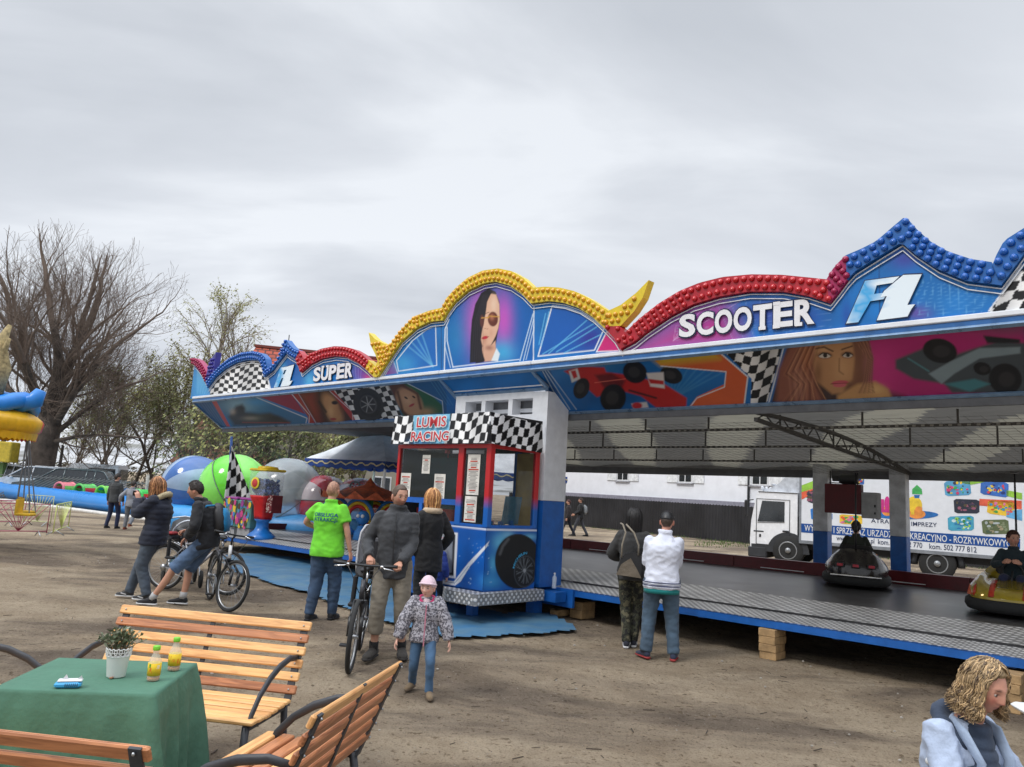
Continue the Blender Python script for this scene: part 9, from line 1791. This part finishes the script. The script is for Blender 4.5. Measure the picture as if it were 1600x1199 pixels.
for k, (px, c) in enumerate(((369, 1), (392, 2))):
 t = thing('painted_box', ['paint-splashed toy vending box on the left, under the chequered flag', 'paint-splashed toy vending box on the right, next to the gumball machine'][k], 'vending box', deckpt(px, .47, .32), ANG+.1, 'paint-splashed vending boxes'); b = MB(); b.b2(-.28, .28, -.2, .2, .22, .86, 0, .02); rnd = random.Random(k+5)
 for q_ in range(46): x = rnd.uniform(-.24, .24); z = rnd.uniform(.27, .82); s_ = rnd.uniform(.02, .07); b.add([(x+s_*math.cos(a), -.203-.0003*q_, z+s_*1.4*math.sin(a)) for a in np.linspace(0, 2*PI, 7, endpoint=False)], [tuple(range(6, -1, -1))], 1+q_ % 5)
 b.build('box_shell', [R_('splash_teal', 90, 140, 130)]+[R_('splash_%d' % i, *c_) for i, c_ in enumerate(((200, 70, 130), (226, 190, 50), (70, 140, 190), (80, 60, 40), (150, 60, 140)))], t); b = MB(); b.b2(-.24, .24, -.16, .16, .0, .22); b.build('box_stand', R_('stand_grey', 150, 150, 152), t)
 b = MB(); b.b2(-.26, .26, -.18, .18, .86, .92, 0, .02); b.build('box_lid', R_('splash_4', 0, 0, 0), t)
b = MB()
# ------------------------------------------------------------------ chain carousel at the far left
cc = AT(-62, 740, 19.0); cc.z = 0; cr_ = thing('chain_carousel', 'small chain carousel with inflated yellow, red and blue canopy', 'carousel', cc, 0); RC = 1.28
segc = [R_('canopy_yellow', 236, 180, 30, rough=.4, vary=.08), R_('canopy_red', 214, 44, 66, rough=.4, vary=.08), R_('canopy_yellow', 0, 0, 0), R_('canopy_red', 0, 0, 0)]
ztop = AT(30, 658, 19).z
for k in range(8):
 a0 = k*PI/4-.30; b = MB(); V = []
 for i in range(9):
  for j in range(13):
   a = a0+PI/4*i/8; q_ = j/12; bul = 1+.05*math.sin(PI*i/8); r_ = RC*bul*(math.sin(q_*PI*.62)**.9) if q_ < .8 else RC*bul*(.93+.07*0)*(1-.02*(q_-.8)); zz = ztop+.34*math.cos(q_*PI*.62)-.06 if q_ < .8 else None
   if zz is None: r_ = RC*bul*.985-(q_-.8)*.5; zz = ztop-.19-(q_-.8)*.4
   V.append((math.cos(a)*r_, math.sin(a)*r_, zz))
 F = [(i*13+j, i*13+j+1, (i+1)*13+j+1, (i+1)*13+j) for i in range(8) for j in range(12)]; b.add(V, F, 0, True)
 for i in range(8):
  a = a0+PI/4*(i+.5)/8; w_ = .055; r_ = RC*.94; zz = ztop-.25
  b.add([(math.cos(a+s_*PI/64)*(r_+.02*(1-u_)), math.sin(a+s_*PI/64)*(r_+.02*(1-u_)), zz-u_*.13-(.04*math.cos(s_*PI/2) if u_ else 0)) for u_ in (0, 1) for s_ in (-1, 0, 1)], [(0, 1, 4, 3), (1, 2, 5, 4)])
 b.build('canopy_segment', segc[(0, 1, 0, 1, 0, 0, 1, 0)[k]], cr_)
b = MB(); b.tube([(RC*.9*math.cos(a)*.9, RC*.9*math.sin(a)*.9, ztop+.30+.10*math.cos(4*a)) for a in np.linspace(0, 2*PI, 24, endpoint=False)], .17, 12, closed=True)
for a in (.0, -.9, -1.7): b.tube([(RC*.3*math.cos(a), RC*.3*math.sin(a), ztop+.45), (RC*.75*math.cos(a), RC*.75*math.sin(a), ztop+.30), (RC*1.0*math.cos(a), RC*1.0*math.sin(a), ztop+.42), (RC*1.06*math.cos(a), RC*1.06*math.sin(a), ztop+.62)], [.14, .19, .17, .10], 12)
b.build('inflated_tube', R_('tube_blue', 40, 130, 214, rough=.35, vary=.06), cr_)
b = MB(); b.tube([(0, 0, 0), (0, 0, ztop+.2)], .09, 10); b.lathe([(0, 0), (.5, 0), (.5, .12), (0, .14)], n=24); b.build('mast', R_('mast_yellow', 214, 180, 60), cr_)
b = MB(); b.tube([(.55, -.2, ztop+.5), (.62, -.25, ztop+1.0), (.50, -.2, ztop+1.5), (.62, -.15, ztop+1.9)], [.16, .20, .13, .04], 9); b.tube([(.55, -.2, ztop+1.1), (.75, -.3, ztop+1.6)], [.1, .03], 7); b.build('palm_top', R_('palm_straw', 170, 152, 110, rough=.9, vary=.35, vscale=12), cr_)
for k in range(8):
 a = k*PI/4+.15; x, y = math.cos(a)*RC*1.02, math.sin(a)*RC*1.02; b = MB()
 b.box((x, y, .74), (.30, .30, .05), 0, Matrix.Rotation(a, 3, 'Z'), bev=.015); b.box((x-math.cos(a)*.13, y-math.sin(a)*.13, .90), (.04, .30, .30), 0, Matrix.Rotation(a, 3, 'Z'), bev=.015); o = b.build('swing_seat', R_('swing_yellow', 226, 180, 40), cr_)
 for s_ in (-1, 1):
  for q_ in (-1, 1): b = MB(); b.tube([(x*.86, y*.86, ztop-.2), (x-math.sin(a)*.14*s_+math.cos(a)*.13*q_, y+math.cos(a)*.14*s_+math.sin(a)*.13*q_, .98 if q_ < 0 else .78)], .010, 5, cap=False); b.build('chain', R_('chain_grey', 120, 122, 126), o)
# low coloured barriers
def barrier(label, A, B_, h, c, fan):
 A = Vector(A); B_ = Vector(B_); t = thing('barrier', label, 'barrier', A, math.atan2((B_-A).y, (B_-A).x), 'low coloured steel barriers'); L = (B_-A).length; M_ = R_('barrier_%d_%d_%d' % c, *c, rough=.4); b = MB()
 b.tube([(0, 0, .08), (0, 0, h), (L, 0, h), (L, 0, .08)], .013, 6); b.tube([(0, 0, .12), (L, 0, .12)], .011, 6); b.build('frame', M_, t); b = MB()
 for k in range(fan): b.tube([(L*.5, 0, .12), (L*k/(fan-1), 0, h)], .008, 5)
 b.build('bars', M_, t)
 for x in (.15*L, .85*L): b = MB(); b.tube([(x, -.2, 0), (x, 0, .12), (x, .2, 0)], .014, 5); b.build('foot', STEEL, t)
barrier('yellow-green barrier nearest the boys, right-hand end', G(82, 838), G(106, 828), .78, (206, 214, 120), 9)
barrier('pink barrier in front of the carousel', G(-20, 838), G(72, 838), .78, (176, 70, 100), 8)
barrier('pale yellow barrier behind the pink one', G(36, 820), G(78, 823), .86, (190, 196, 140), 9)
barrier('second pink barrier at the picture’s left edge', G(-90, 822), G(30, 822), .70, (170, 74, 100), 8)
# small sign and posts behind the cars
sg = thing('yellow_box', 'small yellow kiosk box at the far left edge behind the pool', 'kiosk', cpt(0, 50), 0); b = MB(); b.box((0, 0, 2.3), (1.2, .8, 1.1), 0, bev=.05); b.build('box_shell', R_('kiosk_yellow', 200, 176, 60), sg); b = MB(); b.box((0, 0, .87), (.3, .3, 1.74), 0); b.build('box_base', R_('kiosk_green', 90, 120, 70), sg)
for i, px in enumerate((42, 90)):
 t = thing('wooden_post', ['dark wooden post just left of the great tree trunk', 'dark wooden post just right of the great tree trunk'][i], 'post', cpt(px, 52), 0, 'dark posts behind the cars'); b = MB(); b.tube([(0, 0, 0), (.02, 0, 2.9)], [.10, .08], 8); b.build('post_shaft', R_('post_dark', 60, 54, 50), t); b = MB(); b.lathe([(.085, 2.9), (.05, 2.96), (0, 2.98)], n=8); b.build('post_cap', R_('post_dark', 0, 0, 0), t)
